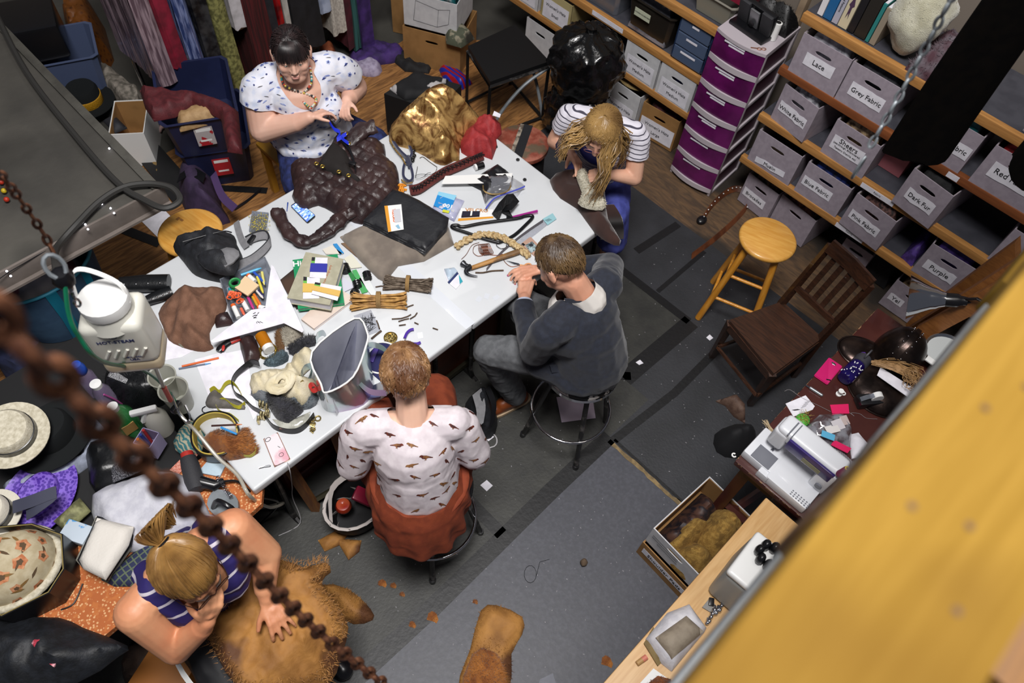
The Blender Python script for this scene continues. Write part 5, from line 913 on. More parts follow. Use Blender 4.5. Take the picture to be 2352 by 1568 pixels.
part(t,'tank_top',remesh(s,.0065,3,[cutb((-.12,1.06,1.02),(.075,.12,.09)),cutb((-.12,1.13,1.1),(.072,.12,.07)),lambda co:co.z<.6,cutb((-.34,1.1,.98),(.085,.16,.09)),cutb((.105,1.12,.98),(.085,.16,.09))],folds(.005,14,2)),mat('purple_stripe','241a5c',.75,col2='c8c2cc',sc=5.2,kind='stripe',lo=.93,hi=.95,bd='Z',rot=(.5,0,0)),w=1)
j=G();j.ball((-.13,1.27,.56),(.19,.18,.12))
for x0,p1 in((-.22,(-.27,.86,.5)),(-.05,(.06,.87,.5))):j.cap((x0,1.22,.52),p1,.112,.086);j.cap(p1,(p1[0],p1[1]+.03,.12),.084,.066)
part(t,'track_pants',remesh(j,.008,3,[lambda co:co.z<.1],folds(.008,14,4)),mat('black_pants','0e0e12',.7),w=1)
g=G();g.strip(SP([(-.335,1.12,.6),(-.36,1.0,.57),(-.355,.84,.53),(-.35,.8,.45)]),V((.018,0,.018)),.002);part(t,'pant_stripe',g,m_white,w=1,label='white side stripe');g=G().strip(SP([(.055,1.12,.6),(.125,1.0,.575),(.14,.86,.53)]),V((.018,0,-.018)),.002);part(t,'pant_stripe',g,m_white,w=1,label='white side stripe')
for x0,p1 in((-.22,(-.27,.86,.5)),(-.05,(.06,.87,.5))):part(t,'shoe',remesh(G().cap((p1[0],p1[1]+.045,.06),(p1[0],p1[1]-.14,.052),.052,.044),.008,2),m_blk,w=1)
mhE=mat('hair_darkblond','5f4222',.34,col2='99733f',sc=11,st=(1,1,1),lo=.36,hi=.64)
tail=c+M@V((-.01,-.1,.06));g=G()
def sweep(ph,rn,p):return None
rn=random.Random(21);hc=c+M@V((0,-.013,.028))
for k in range(330):# strands combed from the hairline back to the tie
 ph=rn.uniform(-math.pi,math.pi);th=rn.uniform(.75,1.32)+.35*min(1,abs(ph)/1.5);q=V((math.sin(th)*math.sin(ph),math.sin(th)*math.cos(ph),math.cos(th)));e=(V((-.01,-.1,.06))).normalized();pts=[]
 for i in range(8):
  u=i/7;d_=q.normalized().lerp(V((e.x,e.y,e.z)),u);d_.normalize();pts.append(hc+M@V((d_.x*(.086+rn.uniform(0,.003)),d_.y*.104,d_.z*.103)))
 g.tube(pts,[.0015]+[.0046]*6+[.0035],n=5,flat=.6)
A,B=28,10;vs=[];e=V((-.1,-.85,.52)).normalized()
for i in range(B+1):
 for j2 in range(A):
  ph=-math.pi+2*math.pi*j2/A;th=1.25+.35*min(1,abs(ph)/1.5);q=V((math.sin(th)*math.sin(ph),math.sin(th)*math.cos(ph),math.cos(th)));d_=q.lerp(e,i/B).normalized();vs.append(hc+M@V((d_.x*.0855,d_.y*.103,d_.z*.102)))
g.add(vs,[(i*A+j2,i*A+(j2+1)%A,(i+1)*A+(j2+1)%A,(i+1)*A+j2)for i in range(B)for j2 in range(A)])
part(t,'hair',g,mhE,w=1);g=G()
for k in range(200):
 a,q_=rn.uniform(0,6.28),math.sqrt(rn.random());pts=[];le=rn.uniform(.88,1.02);tw=rn.uniform(-.8,.8)
 for i in range(8):
  u=i/7*le;r_=(.012+.052*math.sin(math.pi*min(1,u))**.8)*q_;aa=a+tw*u;pts.append(tail+M@V((r_*math.cos(aa)-.06*u,-.014-.07*math.sin(2.6*u),.02*u+r_*math.sin(aa)))+V((0,0,-.07*u*u)))
 if k%5==0:pts[-1]=pts[-2]+V((.02,.01,.015))
 g.tube(pts,[.0036]*6+[.003,.001],n=5,flat=.6)
part(t,'ponytail',g,mhE,w=1);part(t,'hair_tie',G().tube([tail+M@V((.023*math.cos(k*.4),-.004,.023*math.sin(k*.4)))for k in range(16)],.0045,cl=1),m_blk,w=1)
eyes(t,c,M,s=1.06);glasses(t,c,M,1.06,'3a2620')
tb=thing('stool','black stool under the person with the ponytail','stool',(-.13,1.28,.006));part(tb,'seat',G().lathe([(0,.44),(.16,.44),(.17,.43),(.17,.41),(0,.41)],n=28),m_blk)
for k in range(4):part(tb,'leg',G().cyl((.11*math.cos(k*1.57+.8),.11*math.sin(k*1.57+.8),.41),(.19*math.cos(k*1.57+.8),.19*math.sin(k*1.57+.8),.002),.012),m_leg)
# ---------- things on the work table ----------
ZT=.7405
def zz(x0,y0,k):return lambda*q:[(x0+a/k,y0+b/k)for a,b in q]
q5,q6,q7,q8,q9=zz(350,780,4.126),zz(350,440,3.734),zz(620,250,3.645),zz(650,560,4.355),zz(880,280,3.92)
def P1(q,z=ZT):return P(q[0],q[1],z)
def stick(name,label,cat,a,b,r,m,z=ZT,r1=None,group=None,tip=None,zb=None):
 A,B=P1(a,z+r),P1(b,(z if zb is None else zb)+r)
 if tip is None:return solo(name,label,cat,G().cyl(A,B,r,r1,n=8),m,group=group)
 t=thing(name,label,cat,V((A.x,A.y,z)),group=group);part(t,'barrel',G().cyl(A,A.lerp(B,.82),r,n=8),m,w=1);part(t,'tip',G().cyl(A.lerp(B,.82),B,r*.95,r1 or r*.4,n=8),tip,w=1);return t
def fold(label,px,h,m,z=ZT,name='fabric',cat='fabric',wd=.03,fl=.008,seed=1,fs=10,rnd_=0,**k):
 q=pp(px,z+h*.6);q=round_poly(q,rnd_)if rnd_ else q;return solo(name,label,cat,heap(q,z,h,wd=wd,fold=fl,seed=seed,fs=fs,**k),m)
# brown quilted leather jacket across the lap and table
m_lth=mat('brown_quilted_leather','2a1c1d',.42,col2='3c2a29',sc=9,bump=.7,bs=34);m_lin=mat('dark_lining','17110f',.85)
t=thing('leather_jacket','dark brown quilted leather jacket spread across lap and table','jacket',P(790,420,ZT));body=q7((150,430),(250,370),(400,370),(480,280),(540,180),(650,150),(800,190),(950,230),(965,350),(1050,410),(1080,560),(1060,680),(1000,740),(880,830),(760,900),(640,860),(560,830),(500,790),(390,740),(300,770),(230,760),(170,670),(190,600))
g=heap(round_poly(pp(body,.8),2),ZT,.06,d=.0095,wd=.06,fold=.022,fs=8,seed=6,rid=.7)
def quilt(g,c=.062,k=.011):
 for v in g.b.verts:
  s1,s2=[min(1,2.2*abs(math.sin((v.co.x*math.cos(a)+v.co.y*math.sin(a))*math.pi/c)))for a in(.35,1.75)];v.co.z+=k*(s1*s2-.6)*(v.co.z>ZT+.02)
quilt(g)
for v in g.b.verts:
 if v.co.y>2.5:v.co.z=max(v.co.z,.75)if v.co.z>ZT+.01 else ZT-.02
part(t,'jacket_body',g,m_lth,w=1);sl=[P1(q,ZT+.03)for q in q7((60,850),(110,960),(200,1075),(320,1110),(450,1040),(560,950),(650,880),(740,830))]
g=G().tube(SP(sl,4),[.033+.003*math.sin(i*1.3)+.006*(i>16)for i in range(29)],n=12,flat=.6);g.sub(1).jitter(.006,26).jitter(.003,70);quilt(g,.05);part(t,'sleeve',g,m_lth,w=1)
g=G().tube(SP([P(800,330,.8),P(835,300,.84),P(862,290,.85)],4),[.05,.05,.048,.046,.044,.042,.04,.04,.041],n=12,flat=.7);g.sub(1).jitter(.01,30).jitter(.004,70);part(t,'sleeve',g,m_lth,w=1)
part(t,'lining',heap(round_poly(pp(q7((400,430),(440,350),(520,250),(600,290),(640,330),(680,420),(700,500),(770,580),(600,540),(420,460)),.84),2),.80,.03,wd=.03,fold=.02,seed=3),m_lin,w=1)
q=[P1(a,.845)for a in q7((475,60),(540,150),(600,260),(660,330),(700,430),(720,520))];part(t,'collar_strap',G().strip(SP(q,4),V((.02,.02,.0)),.004),m_blk,w=1)
g=G()
for a in q7((390,460),(440,483),(578,528),(659,559),(638,208),(660,290)):c_=P1(a,.852);g.tube([c_+V((.0085*math.cos(k*.6),.0085*math.sin(k*.6),.002))for k in range(11)],.0032,cl=1)
part(t,'grommet',g,mat('brass','b99a45',.25,m=.85),w=1,label='brass grommets')
part(t,'ribbon',G().strip(SP([P1(a,.87)for a in q7((500,110),(540,170),(590,200),(560,260),(640,210),(600,240),(660,290))],4),V((.012,.018,.006)),.002),mat('royal_ribbon','1c2fc0',.35),w=1);part(t,'buckle',G().box(P1(q7((690,455))[0],.86),(.022,.035,.008),rz=.5,bev=.003),m_blk,w=1)
# phones
def phone(label,corners,th,back,z=ZT,screen=None,cam=None,extra=None,cat='phone'):
 q=[P1(a,z)for a in corners];c_=sum(q,V())/4;t=thing('phone',label,cat,c_);ins=lambda k:[tuple((c_+(p-c_)*k)[:2])for p in q]
 rp=[]
 for i in range(4):
  p,a,b=q[i],q[i-1],q[(i+1)%4];rr=.008;rp+=[tuple((p+(a-p).normalized()*rr)[:2]),tuple((p+((a-p).normalized()+(b-p).normalized())*rr*.3)[:2]),tuple((p+(b-p).normalized()*rr)[:2])]
 part(t,'case',G().prism(rp,z,z+th),back,w=1)
 if screen:part(t,'screen',G().prism(ins(.92),z+th,z+th+.0006),screen,w=1)
 return t,q,c_
m_scr=mat('phone_screen','5a78c8',.15,emit=.55,col2='8fb4e8',sc=30);t,q,c_=phone('black edged phone lit with app icons by the jacket sleeve',[(667.4,474.8),(686,462.8),(726,497.6),(706.4,514.5)],.008,m_blk,screen=m_scr);g=G()
for i in range(6):
 for j in range(4):a=q[0].lerp(q[3],.1+.145*i);b=q[1].lerp(q[2],.1+.145*i);p=a.lerp(b,.17+.22*j);g.box(V((p.x,p.y,ZT+.0089)),(.010,.010,.0006),rz=math.atan2((b-a).y,(b-a).x))
part(t,'app_icons',g,mat('icons','d8e8ff',.2,emit=.7,col2='2a58c0',sc=70),w=1)
t,q,c_=phone('white and pink glitter phone plugged to a cable near the table edge',q5((1062,945),(1185,888),(1305,1140),(1165,1205)),.009,mat('glitter_white','dcd6da',.3,col2='d6a2ae',sc=9,lo=.5,hi=.62));part(t,'camera_ring',G().tube([P1(q5((1095,945))[0],ZT+.0095)+V((.011*math.cos(k*.52),.008*math.sin(k*.52),0))for k in range(12)],.0012,cl=1),m_blk,w=1);part(t,'frame',G().tube([V((p.x,p.y,ZT+.005))for p in q],.0035,cl=1,n=5),mat('rosegold_frame','b98a78',.3,m=.6),w=1)
part(t,'printed_mark',G().tube([P1(q5((1222,1088))[0],ZT+.0098)+V((.009*math.cos(k*.52),.008*math.sin(k*.52),0))for k in range(12)],.0008,n=4,cl=1).box(P1(q5((1200,1015))[0],ZT+.0094),(.002,.012,.0006),rz=.3),m_ink,w=1)
cab=[P1(q5((1280,1165))[0],ZT+.005),P1(q5((1300,1230))[0],ZT+.004),P1(q5((1312,1290))[0],ZT-.06),P1(q5((1325,1400))[0],.45),P1(q5((1330,1500))[0],.2),P(690,1200,.02),P(640,1230,.012)]
solo('charging_cable','thin pale cable running from the glitter phone to the floor','cable',G().tube(SP(cab,5),.0022,n=5),mat('cable_grey','a8a6a8',.5))
t,q,c_=phone('rose gold phone with stickers beside the braid end',q9((1235,1110),(1325,1040),(1450,1170),(1400,1240)),.008,mat('rose_gold_case','c4a08e',.35,m=.3));part(t,'sticker',G().prism(pp(q9((1275,1120),(1340,1085),(1400,1150),(1330,1190))),ZT+.008,ZT+.0086),mat('sticker','a8bcc0',.5,col2='22262c',sc=60),w=1);part(t,'camera',G().box(P1(q9((1262,1102))[0],ZT+.0086),(.012,.016,.001),bev=.0004),m_blk,w=1)
t,q,c_=phone('lavender phone partly under the navy hoop cloth at the table edge',q8((765,1470),(900,1395),(985,1540),(820,1568)),.01,mat('lavender','6a6fa4',.35))
t,q,c_=phone('dark glass phone above the lavender one',q8((870,1440),(1000,1380),(1040,1450),(930,1510)),.009,mat('dark_glass','23263a',.1),z=ZT+.011)
# sewing notions
stick('pen','short blue pen next to the lit phone','pen',(661,465),(659,485),.003,mat('blue_pen','1f3f9a',.3),r1=.0015)
t=thing('pin_box','clear box of yellow headed pins near the jacket cuff','box',P(596,512,ZT));bx=pp([(580,488),(618,492),(610,536),(573,534)]);part(t,'box',G().prism(bx,ZT,ZT+.012),m_clear,w=1);g=G();rn=random.Random(2)
for k in range(110):a=P(596+rn.uniform(-17,17),512+rn.uniform(-18,18),ZT+.013+rn.random()*.004);d_=V((rn.uniform(-1,1),rn.uniform(-1,1),0)).normalized()*.016;g.cyl(a-d_,a+d_,.0006,n=4,caps=False);g.ball(a+d_,.0022,seg=5,mi=1)
part(t,'pins',g,[mat('pin_steel','9a9684',.3,m=.6),mat('pin_yellow','d4c23a',.35)],w=1,kind='stuff')
# black and grey messenger bag
t=thing('sling_bag','black and grey sling bag slumped on the far left table corner','bag',P(480,580,ZT));m_nyl=mat('black_nylon','1b1c20',.6,col2='24262b',sc=40,bump=.25,bs=200);m_gry=mat('grey_nylon','77777a',.7,col2='6d6d70',sc=40)
ol=q6((150,410),(250,340),(350,300),(550,285),(680,320),(700,390),(745,480),(755,560),(710,650),(700,740),(600,720),(450,690),(340,650),(285,600),(240,540),(190,480));part(t,'bag_body',heap(round_poly(pp(ol,ZT+.06),2),ZT,.11,d=.012,wd=.08,fold=.035,fs=11,seed=3,rid=.7),m_nyl,w=1)
part(t,'front_pocket',heap(round_poly(pp(q6((380,540),(560,480),(720,520),(745,570),(690,700),(560,690),(440,640)),ZT+.1),2),ZT+.085,.045,wd=.05,fold=.012,seed=4),m_nyl,w=1)
part(t,'grey_panel',heap(round_poly(pp(q6((580,490),(700,480),(745,540),(620,640)),ZT+.13),2),ZT+.118,.018,wd=.03,fold=.004,seed=4),m_gry,w=1);part(t,'base_panel',heap(round_poly(pp(q6((285,600),(340,590),(470,690),(420,700),(330,660)),ZT+.02),2),ZT,.05,wd=.03,fold=.004,seed=4),m_gry,w=1)
sp_=[P1(a,ZT+.02)for a in q6((690,720),(740,640),(850,590),(960,500),(1005,430),(970,375),(880,390),(800,430))];part(t,'shoulder_strap',G().strip(SP(sp_,4),V((.02,.035,.01)),.006),m_gry,w=1);part(t,'strap_edge',G().tube(SP([p+V((.012,.02,.006))for p in sp_],4),.004),m_nyl,w=1);part(t,'webbing',G().strip(SP([P1(a,ZT+.012)for a in q6((720,260),(740,340),(770,420),(810,480))],3),V((.03,0,.004)),.003),m_gry,w=1)
part(t,'buckle',G().box(P1(q6((850,405))[0],ZT+.03),(.05,.02,.008),rz=.45,bev=.003),m_blk,w=1);part(t,'zip',G().tube(SP([P1(a,ZT+.125)for a in q6((260,430),(400,390),(600,340),(680,350))],4),.003),m_blk,w=1)
# leather bracers and brown cloth
m_bl=mat('black_leather','111214',.35,bump=.2,bs=80)
for lb,a,b,r in(('black leather bracer roll with rivets at the left table edge',(275,652),(388,648),.042),('black leather bracer flap with two rivets by the brown cloth',(338,690),(395,668),.03)):
 t=thing('bracer',lb,'armour',P(*a,ZT));A_,B_=P(*a,ZT+r*.8),P(*b,ZT+r*.8);d_=(B_-A_).normalized();n_=d_.cross(V((0,0,1)));g=G();W_=[]
 part(t,'shell',G().tube([A_,A_.lerp(B_,.5),B_],[r*.8,r,r*.95],n=18,flat=.75),m_bl,w=1);g=G()
 for k in range(4):c_=A_.lerp(B_,.15+.24*k)+V((0,0,r*.62))+n_*r*.55;g.ball(c_,.0045,seg=8)
 part(t,'rivets',g,m_chrome,w=1,label='silver rivets')
ol=q6((20,990),(80,890),(150,830),(280,775),(450,780),(590,790),(620,890),(590,1000),(520,1060),(465,1160),(480,1260),(500,1290),(420,1320),(300,1305),(200,1270),(110,1220),(60,1100));solo('linen_hood','crumpled brown linen hood on the left half of the table','hood',heap(round_poly(pp(ol,ZT+.05),2),ZT,.085,d=.011,wd=.09,fold=.05,fs=9,seed=12,rid=.75),mat('brown_linen','6b4a38',.9,col2='7a5744',sc=30,bump=.4,bs=220));fold('olive lining peeking out under the brown linen hood',q6((110,1215),(300,1300),(440,1330),(380,1350),(250,1330)),.012,cloth_mat('7a7c6c','6a6c5c'));fold('brown leather scrap tied with cord beside the pencil bin',q6((540,1040),(640,1020),(690,1110),(660,1130),(540,1150),(525,1090)),.03,MATS['brown_quilted_leather'],fl=.01,seed=5)
# pencil bin
t=thing('pencil_bin','clear plastic bin full of pens and glue sticks','bin',P(575,690,ZT));cq=[P(517,660,ZT),P(612,612,ZT),P(652,700,ZT),P(545,752,ZT)];cc=sum(cq,V())/4;tp=[tuple((cc+(p-cc)*1.06)[:2])for p in cq];bt=[tuple((cc+(p-cc)*.97)[:2])for p in cq]
g=G()
for i in range(4):
 a,b=V((*bt[i],ZT)),V((*bt[(i+1)%4],ZT));c_,d_=V((*tp[(i+1)%4],ZT+.055)),V((*tp[i],ZT+.055));n_=(b-a).cross(d_-a).normalized()*.002;g.add([a,b,c_,d_,a+n_,b+n_,c_+n_,d_+n_],[(0,1,2,3),(7,6,5,4),(0,4,5,1),(1,5,6,2),(2,6,7,3),(3,7,4,0)])
g.prism(bt,ZT,ZT+.002);g.tube([V((*p,ZT+.056))for p in tp],.0035,n=5,cl=1);part(t,'tub',g,m_clear,w=1,sm=0)
PENS=[('sky blue','59b0d8'),('royal blue','2f55b8'),('yellow','d8c94a'),('magenta','b8357e'),('orange','d8702a'),('pale yellow','d9d07a'),('navy','2c2c5a'),('mustard','c79a2c'),('white','d8d4d0'),('teal','2a8f9a'),('coral','d9654a'),('green','3c9a5a')]
spots=[((760,715),(935,655)),((870,690),(970,790)),((900,730),(950,870)),((820,905),(870,1010)),((870,880),(930,975)),((940,690),(960,800)),((905,850),(955,900)),((860,900),(905,985)),((880,830),(950,915)),((660,830),(690,880)),((760,1000),(790,1060)),((690,830),(700,900))]
for(cn,cx_),(a,b)in zip(PENS,spots):stick('marker','%s marker in the clear pencil bin'%cn,'marker',q6(a)[0],q6(b)[0],.0065,mat('pen_'+cx_,cx_,.35),z=ZT+.035,tip=mat('tip_'+cx_,cx_,.5),group='markers in the pencil bin')
for i,(a,b,lb)in enumerate((((690,970),(740,1080),'orange capped glue stick at the near corner of the bin'),((770,930),(820,1020),'orange capped glue stick in the middle of the bin'),((820,715),(880,770),'orange capped glue stick at the far side of the bin'),((905,985),(970,1000),'orange capped glue stick under the white card star'))):stick('glue_stick',lb,'glue',q6(b)[0],q6(a)[0],.011,m_white,z=ZT+.03,r1=.011,tip=mat('glue_orange','d8622a',.35),group='glue sticks in the pencil bin')
flat('sticky_notes','pale peach sticky note pad on the pens','notes',q6((710,830),(800,730),(918,810),(820,900)),mat('peach_paper','dcc09a',.8),z=ZT+.06,th=.008);g=G().tube([P1(q6((710,785))[0],ZT+.06)+V((.022*math.cos(k*.4),.022*math.sin(k*.4),0))for k in range(16)],.007,cl=1,flat=1.5);solo('tape_roll','green tape roll at the corner of the pencil bin','tape',g,mat('tape_green','2c8a4a',.4));g=G();rn=random.Random(4)
for k in range(7):c_=P1(q6((690+rn.uniform(-30,70),910+rn.uniform(-40,50)))[0],ZT+.05);g.tube([c_+V((.014*math.cos(j*.8+k),.012*math.sin(j*.8+k),.004*(j%3)))for j in range(8)],.004,cl=1,n=5,flat=.5)
solo('yarn','tangled orange cords in the pencil bin','yarn',g,mat('orange_cord','d85c30',.6))
star=q6((1022,632),(1045,650),(1300,1195),(1285,1212),(1130,1132),(520,1302),(503,1285),(850,1018),(970,1000));t=thing('paper_star','white card star shape lying over the pencil bin','card',P(600,730,ZT+.02));sq=pp(star,ZT+.06);part(t,'card',G().prism(sq,ZT+.062,ZT+.0645),m_paper,w=1,sm=0);g=G();rn=random.Random(1)
for k in range(9):a=P1(q6((895+rn.uniform(-25,25),1062+rn.uniform(-22,22)))[0],ZT+.0655);g.box(a,(rn.uniform(.004,.014),.003,.0005),rz=rn.uniform(-.6,.6))
for k in range(5):g.box(P1(q6((895+k*11,1122-(k%2)*6))[0],ZT+.0655),(.002,.01,.0005),rz=-.3+.2*k)
part(t,'drawing',g,m_ink,w=1,sm=0,label='black scribbled drawing')
# books
def bk(label,px,z,th,m,lab=None):t=thing('book',label,'book',P1(px[0],z));q=pp(px,z+th);c_=sum((V(p)for p in q),V((0,0)))/4;part(t,'cover',G().prism(q,z+th-.004,z+th).prism(q,z,z+.004),m,w=1,sm=0);part(t,'pages',G().prism([tuple(c_+(V(p)-c_)*.97)for p in q],z+.004,z+th-.004),m_paper,w=1,sm=0);return t,q
m_kh=mat('khaki_cover','aaa690',.6,col2='a09c86',sc=30);z=ZT
bk('pale pink magazine at the bottom of the book stack',q8((180,750),(520,420),(720,540),(310,848)),z,.016,mat('pink_cover','cbb5a6',.45,col2='d8c8bc',sc=6));bk('black and brown magazine at the left of the book stack',q8((-30,360),(130,230),(330,560),(130,640)),z+.004,.012,mat('black_cover','1d1b1a',.4,col2='4a352a',sc=4));t,q=bk('green book under the khaki one, title starting His',q8((95,160),(545,100),(612,590),(150,650)),z+.017,.02,mat('green_cover','1c8a58',.4));p=P1(q8((158,185))[0],z+.0375);part(t,'title',G().text('His',.042,FLAT(p.x-.004,p.y-.006,p.z,math.atan2((P1(q8((300,170))[0])-P1(q8((150,190))[0])).y,(P1(q8((300,170))[0])-P1(q8((150,190))[0])).x)),bold=.001),m_white,w=1,sm=0)
z+=.038;t,q=bk('khaki hardback topping the book stack',q8((228,80),(605,150),(468,612),(40,538)),z,.045,m_kh);z+=.045;m_ltg=mat('light_green','6ab04a',.5)
xd=math.atan2((P1(q8((605,150))[0])-P1(q8((228,80))[0])).y,(P1(q8((605,150))[0])-P1(q8((228,80))[0])).x);p=P1(q8((440,310))[0],z+.0005);part(t,'spine_title',G().text('Drawn Biography',.016,FLAT(p.x,p.y,p.z,xd-1.57+3.14)),mat('rust_ink','a8603c',.6),w=1,sm=0)
def tcard(label,px,z,c,m2='3a8a3a'):
 A_=[P1(q,z)for q in px];t=thing('thread_card',label,'thread',A_[0],group='embroidery thread cards');part(t,'card',G().prism([tuple(p[:2])for p in A_],z,z+.0015),m_paper,w=1,sm=0);a=lambda u,v:A_[0].lerp(A_[1],u).lerp(A_[3].lerp(A_[2],u),v)
 part(t,'thread_wrap',G().prism([tuple(a(u,v)[:2])for u,v in((-.02,.32),(1.02,.32),(1.02,.72),(-.02,.72))],z-.0005,z+.006),mat('thr_'+c,c,.6,bump=.4,bs=400),w=1);part(t,'green_band',G().prism([tuple(a(u,v)[:2])for u,v in((0,0),(.22,0),(.22,.3),(0,.3))],z+.0015,z+.002),m_ltg,w=1,sm=0);part(t,'logo_block',G().prism([tuple(a(u,v)[:2])for u,v in((0,.0),(.2,.0),(.2,.18),(0,.18))],z+.002,z+.0024),m_ink,w=1,sm=0);return t
tcard('blue thread card at the top of the khaki book',q8((290,135),(448,140),(430,345),(265,340)),z+.0006,'2b2f9c');tcard('yellow thread card on the left of the khaki book',q8((205,330),(370,345),(362,545),(200,550)),z+.0006,'d8b45c');tcard('yellow thread card crossing over the other at the spine',q8((322,385),(588,430),(545,570),(285,500)),z+.0082,'d9b25e')
for px,c,lb in((q8((395,60),(490,20),(600,105),(430,105)),'d6d0c4','cream button card above the book stack'),(q8((500,5),(540,0),(610,95),(570,110)),'2f86c4','bright blue thread card above the book stack'),(q8((610,150),(690,105),(790,235),(680,250)),'d4d2c2','cream card with green edge right of the book stack'),(q8((590,330),(690,400),(705,440),(600,490)),'c8c8d4','pale lilac barcode card right of the books'),(q8((610,215),(640,205),(760,400),(720,430)),'287a3c','dark green elastic card right of the books'),(q8((690,270),(735,260),(850,480),(790,500)),'4aa25c','light green elastic card in the middle of the notions'),(q8((760,350),(840,315),(945,520),(890,525)),'d8dcdc','white needle card beside the twig bundles')):flat('notion_card',lb,'card',px,mat('card_'+c,c,.45),z=ZT+.004,th=.004)
for k,(a,b,lb)in enumerate(((q8((615,215))[0],q8((640,280))[0],'black elastic coil at the top of the notions'),(q8((735,380))[0],q8((750,430))[0],'black elastic coil lying on the green cards'),(q8((835,290))[0],q8((850,350))[0],'black elastic coil next to the taupe cloth'),(q8((700,470))[0],q8((740,500))[0],'black elastic coil next to the pink magazine'))):A_,B_=P1(a,ZT+.02),P1(b,ZT+.02);solo('elastic_coil',lb,'elastic',G().cyl(A_,B_,.018,n=14).tube([A_.lerp(B_,j/5)for j in range(6)],[.02,.017]*3,n=12),m_blk)
# twig bundles
def twigs(label,a,b,wd,n,m,m2,seed,h=.05):
 A_,B_=P1(a,ZT),P1(b,ZT);d_=(B_-A_).normalized();n_=V((-d_.y,d_.x,0));rn=random.Random(seed);t=thing('twig_bundle',label,'twigs',A_.lerp(B_,.5));L=(B_-A_).length
 for k in range(n):
  u=rn.uniform(-1,1);hh=rn.uniform(.006,h*math.sqrt(max(.05,1-u*u)));s0,s1=rn.uniform(-.03,.05)*L,rn.uniform(-.05,.03)*L;pts=[]
  for i in range(6):
   f=i/5;pin=1-.28*math.sin(math.pi*f);pts.append(A_.lerp(B_,f)+d_*(s0*(1-f)+s1*f)+n_*(u*wd*pin+rn.uniform(-.004,.004)+(rn.uniform(-.012,.012)if i in(0,5)else 0))+V((0,0,max(.004,hh*pin+rn.uniform(-.003,.003)))))
  part(t,'twig',G().tube(pts,rn.uniform(.0028,.0048),n=5),m,w=1)
 g=G()
 for k in range(4):c_=A_.lerp(B_,.47+.02*k);g.tube([c_+n_*(wd*.83*math.cos(j*.45))+V((0,0,.022+(h*.55+.012)*math.sin(j*.45)))for j in range(14)],.003,cl=1,n=5)
 part(t,'twine',g,m2,w=1,label='rough twine tie')
m_tw2=mat('twine','9a7a4c',.9,bump=.6,bs=300);twigs('dark grey bark twig bundle tied with twine',q8((1020,405))[0],q8((1485,445))[0],.042,46,mat('grey_bark','4a3d30',.8,col2='75685a',sc=40,bump=.5,bs=120),m_tw2,3);twigs('yellow willow twig bundle tied with twine',q8((690,590))[0],q8((1230,585))[0],.042,46,mat('willow','8a6026',.6,col2='b98c44',sc=30),m_tw2,5)
m_tw=mat('loose_bark','3c2c20',.8,col2='574636',sc=50)
for i,(pts,lb)in enumerate(((((1088,750),(1180,745),(1245,725),(1280,705)),'longest loose dark twig left of the pliers'),(((1155,775),(1215,755),(1260,745)),'short forked twig under the longest loose one'),(((1270,750),(1320,720),(1342,688)),'loose twig pointing up right by the long one'),(((1160,815),(1228,805)),'straight twig piece above the pliers'),(((1315,785),(1355,803)),'tiny twig piece right of the loose twigs'),(((1498,840),(1550,857)),'tiny twig piece alone near the table edge'),(((935,765),(950,800),(965,850)),'dark twig on the bag of pins'),(((885,948),(935,905),(983,868)),'brown split twig below the bag of pins'),(((925,430),(980,420),(1030,425)),'twig sticking out of the grey bundle'),(((1220,640),(1270,620),(1305,608)),'twig sticking out of the yellow bundle'))):solo('twig',lb,'twig',G().tube([P1(a,ZT+.005)for a in q8(*pts)],.0032 if i!=7 else.005,n=5),m_tw)
# folded cloths
m_taupe=mat('taupe_suede','6f655c',.9,col2='857a6e',sc=10,sheen=.3);solo('fabric','taupe suede folded under the black vinyl','fabric',heap(pp(q7((582,1045),(790,950),(1030,760),(1130,690),(1180,700),(1500,970),(1542,1105),(1290,1245),(1070,1285),(960,1420),(900,1390),(740,1230)),ZT+.03),ZT,.034,wd=.03,fold=.018,fs=7,seed=4),m_taupe);fold('brown edge layer under the taupe suede',q7((595,1125),(640,1120),(890,1340),(870,1360)),.01,cloth_mat('7a6048','6a5340'),fl=.003)
vin=q7((775,960),(880,850),(1020,700),(1100,722),(1240,790),(1490,940),(1478,1010),(1390,1110),(1292,1208),(1180,1150));t=thing('vinyl_cloth','black vinyl cloth folded square on the taupe suede','fabric',P1(vin[0],ZT+.04));m_vy=mat('black_vinyl_cloth','1d1e22',.42,bump=.15,bs=60)
for k in range(3):part(t,'layer',heap(pp([(x+k*1.2,y-k*2)for x,y in vin],ZT+.06),ZT+.046+.009*k,.009,wd=.012,edge=.006,fold=.006,fs=6,seed=5+k),m_vy,w=1)
m_or=mat('velcro_orange','d8952c',.5)
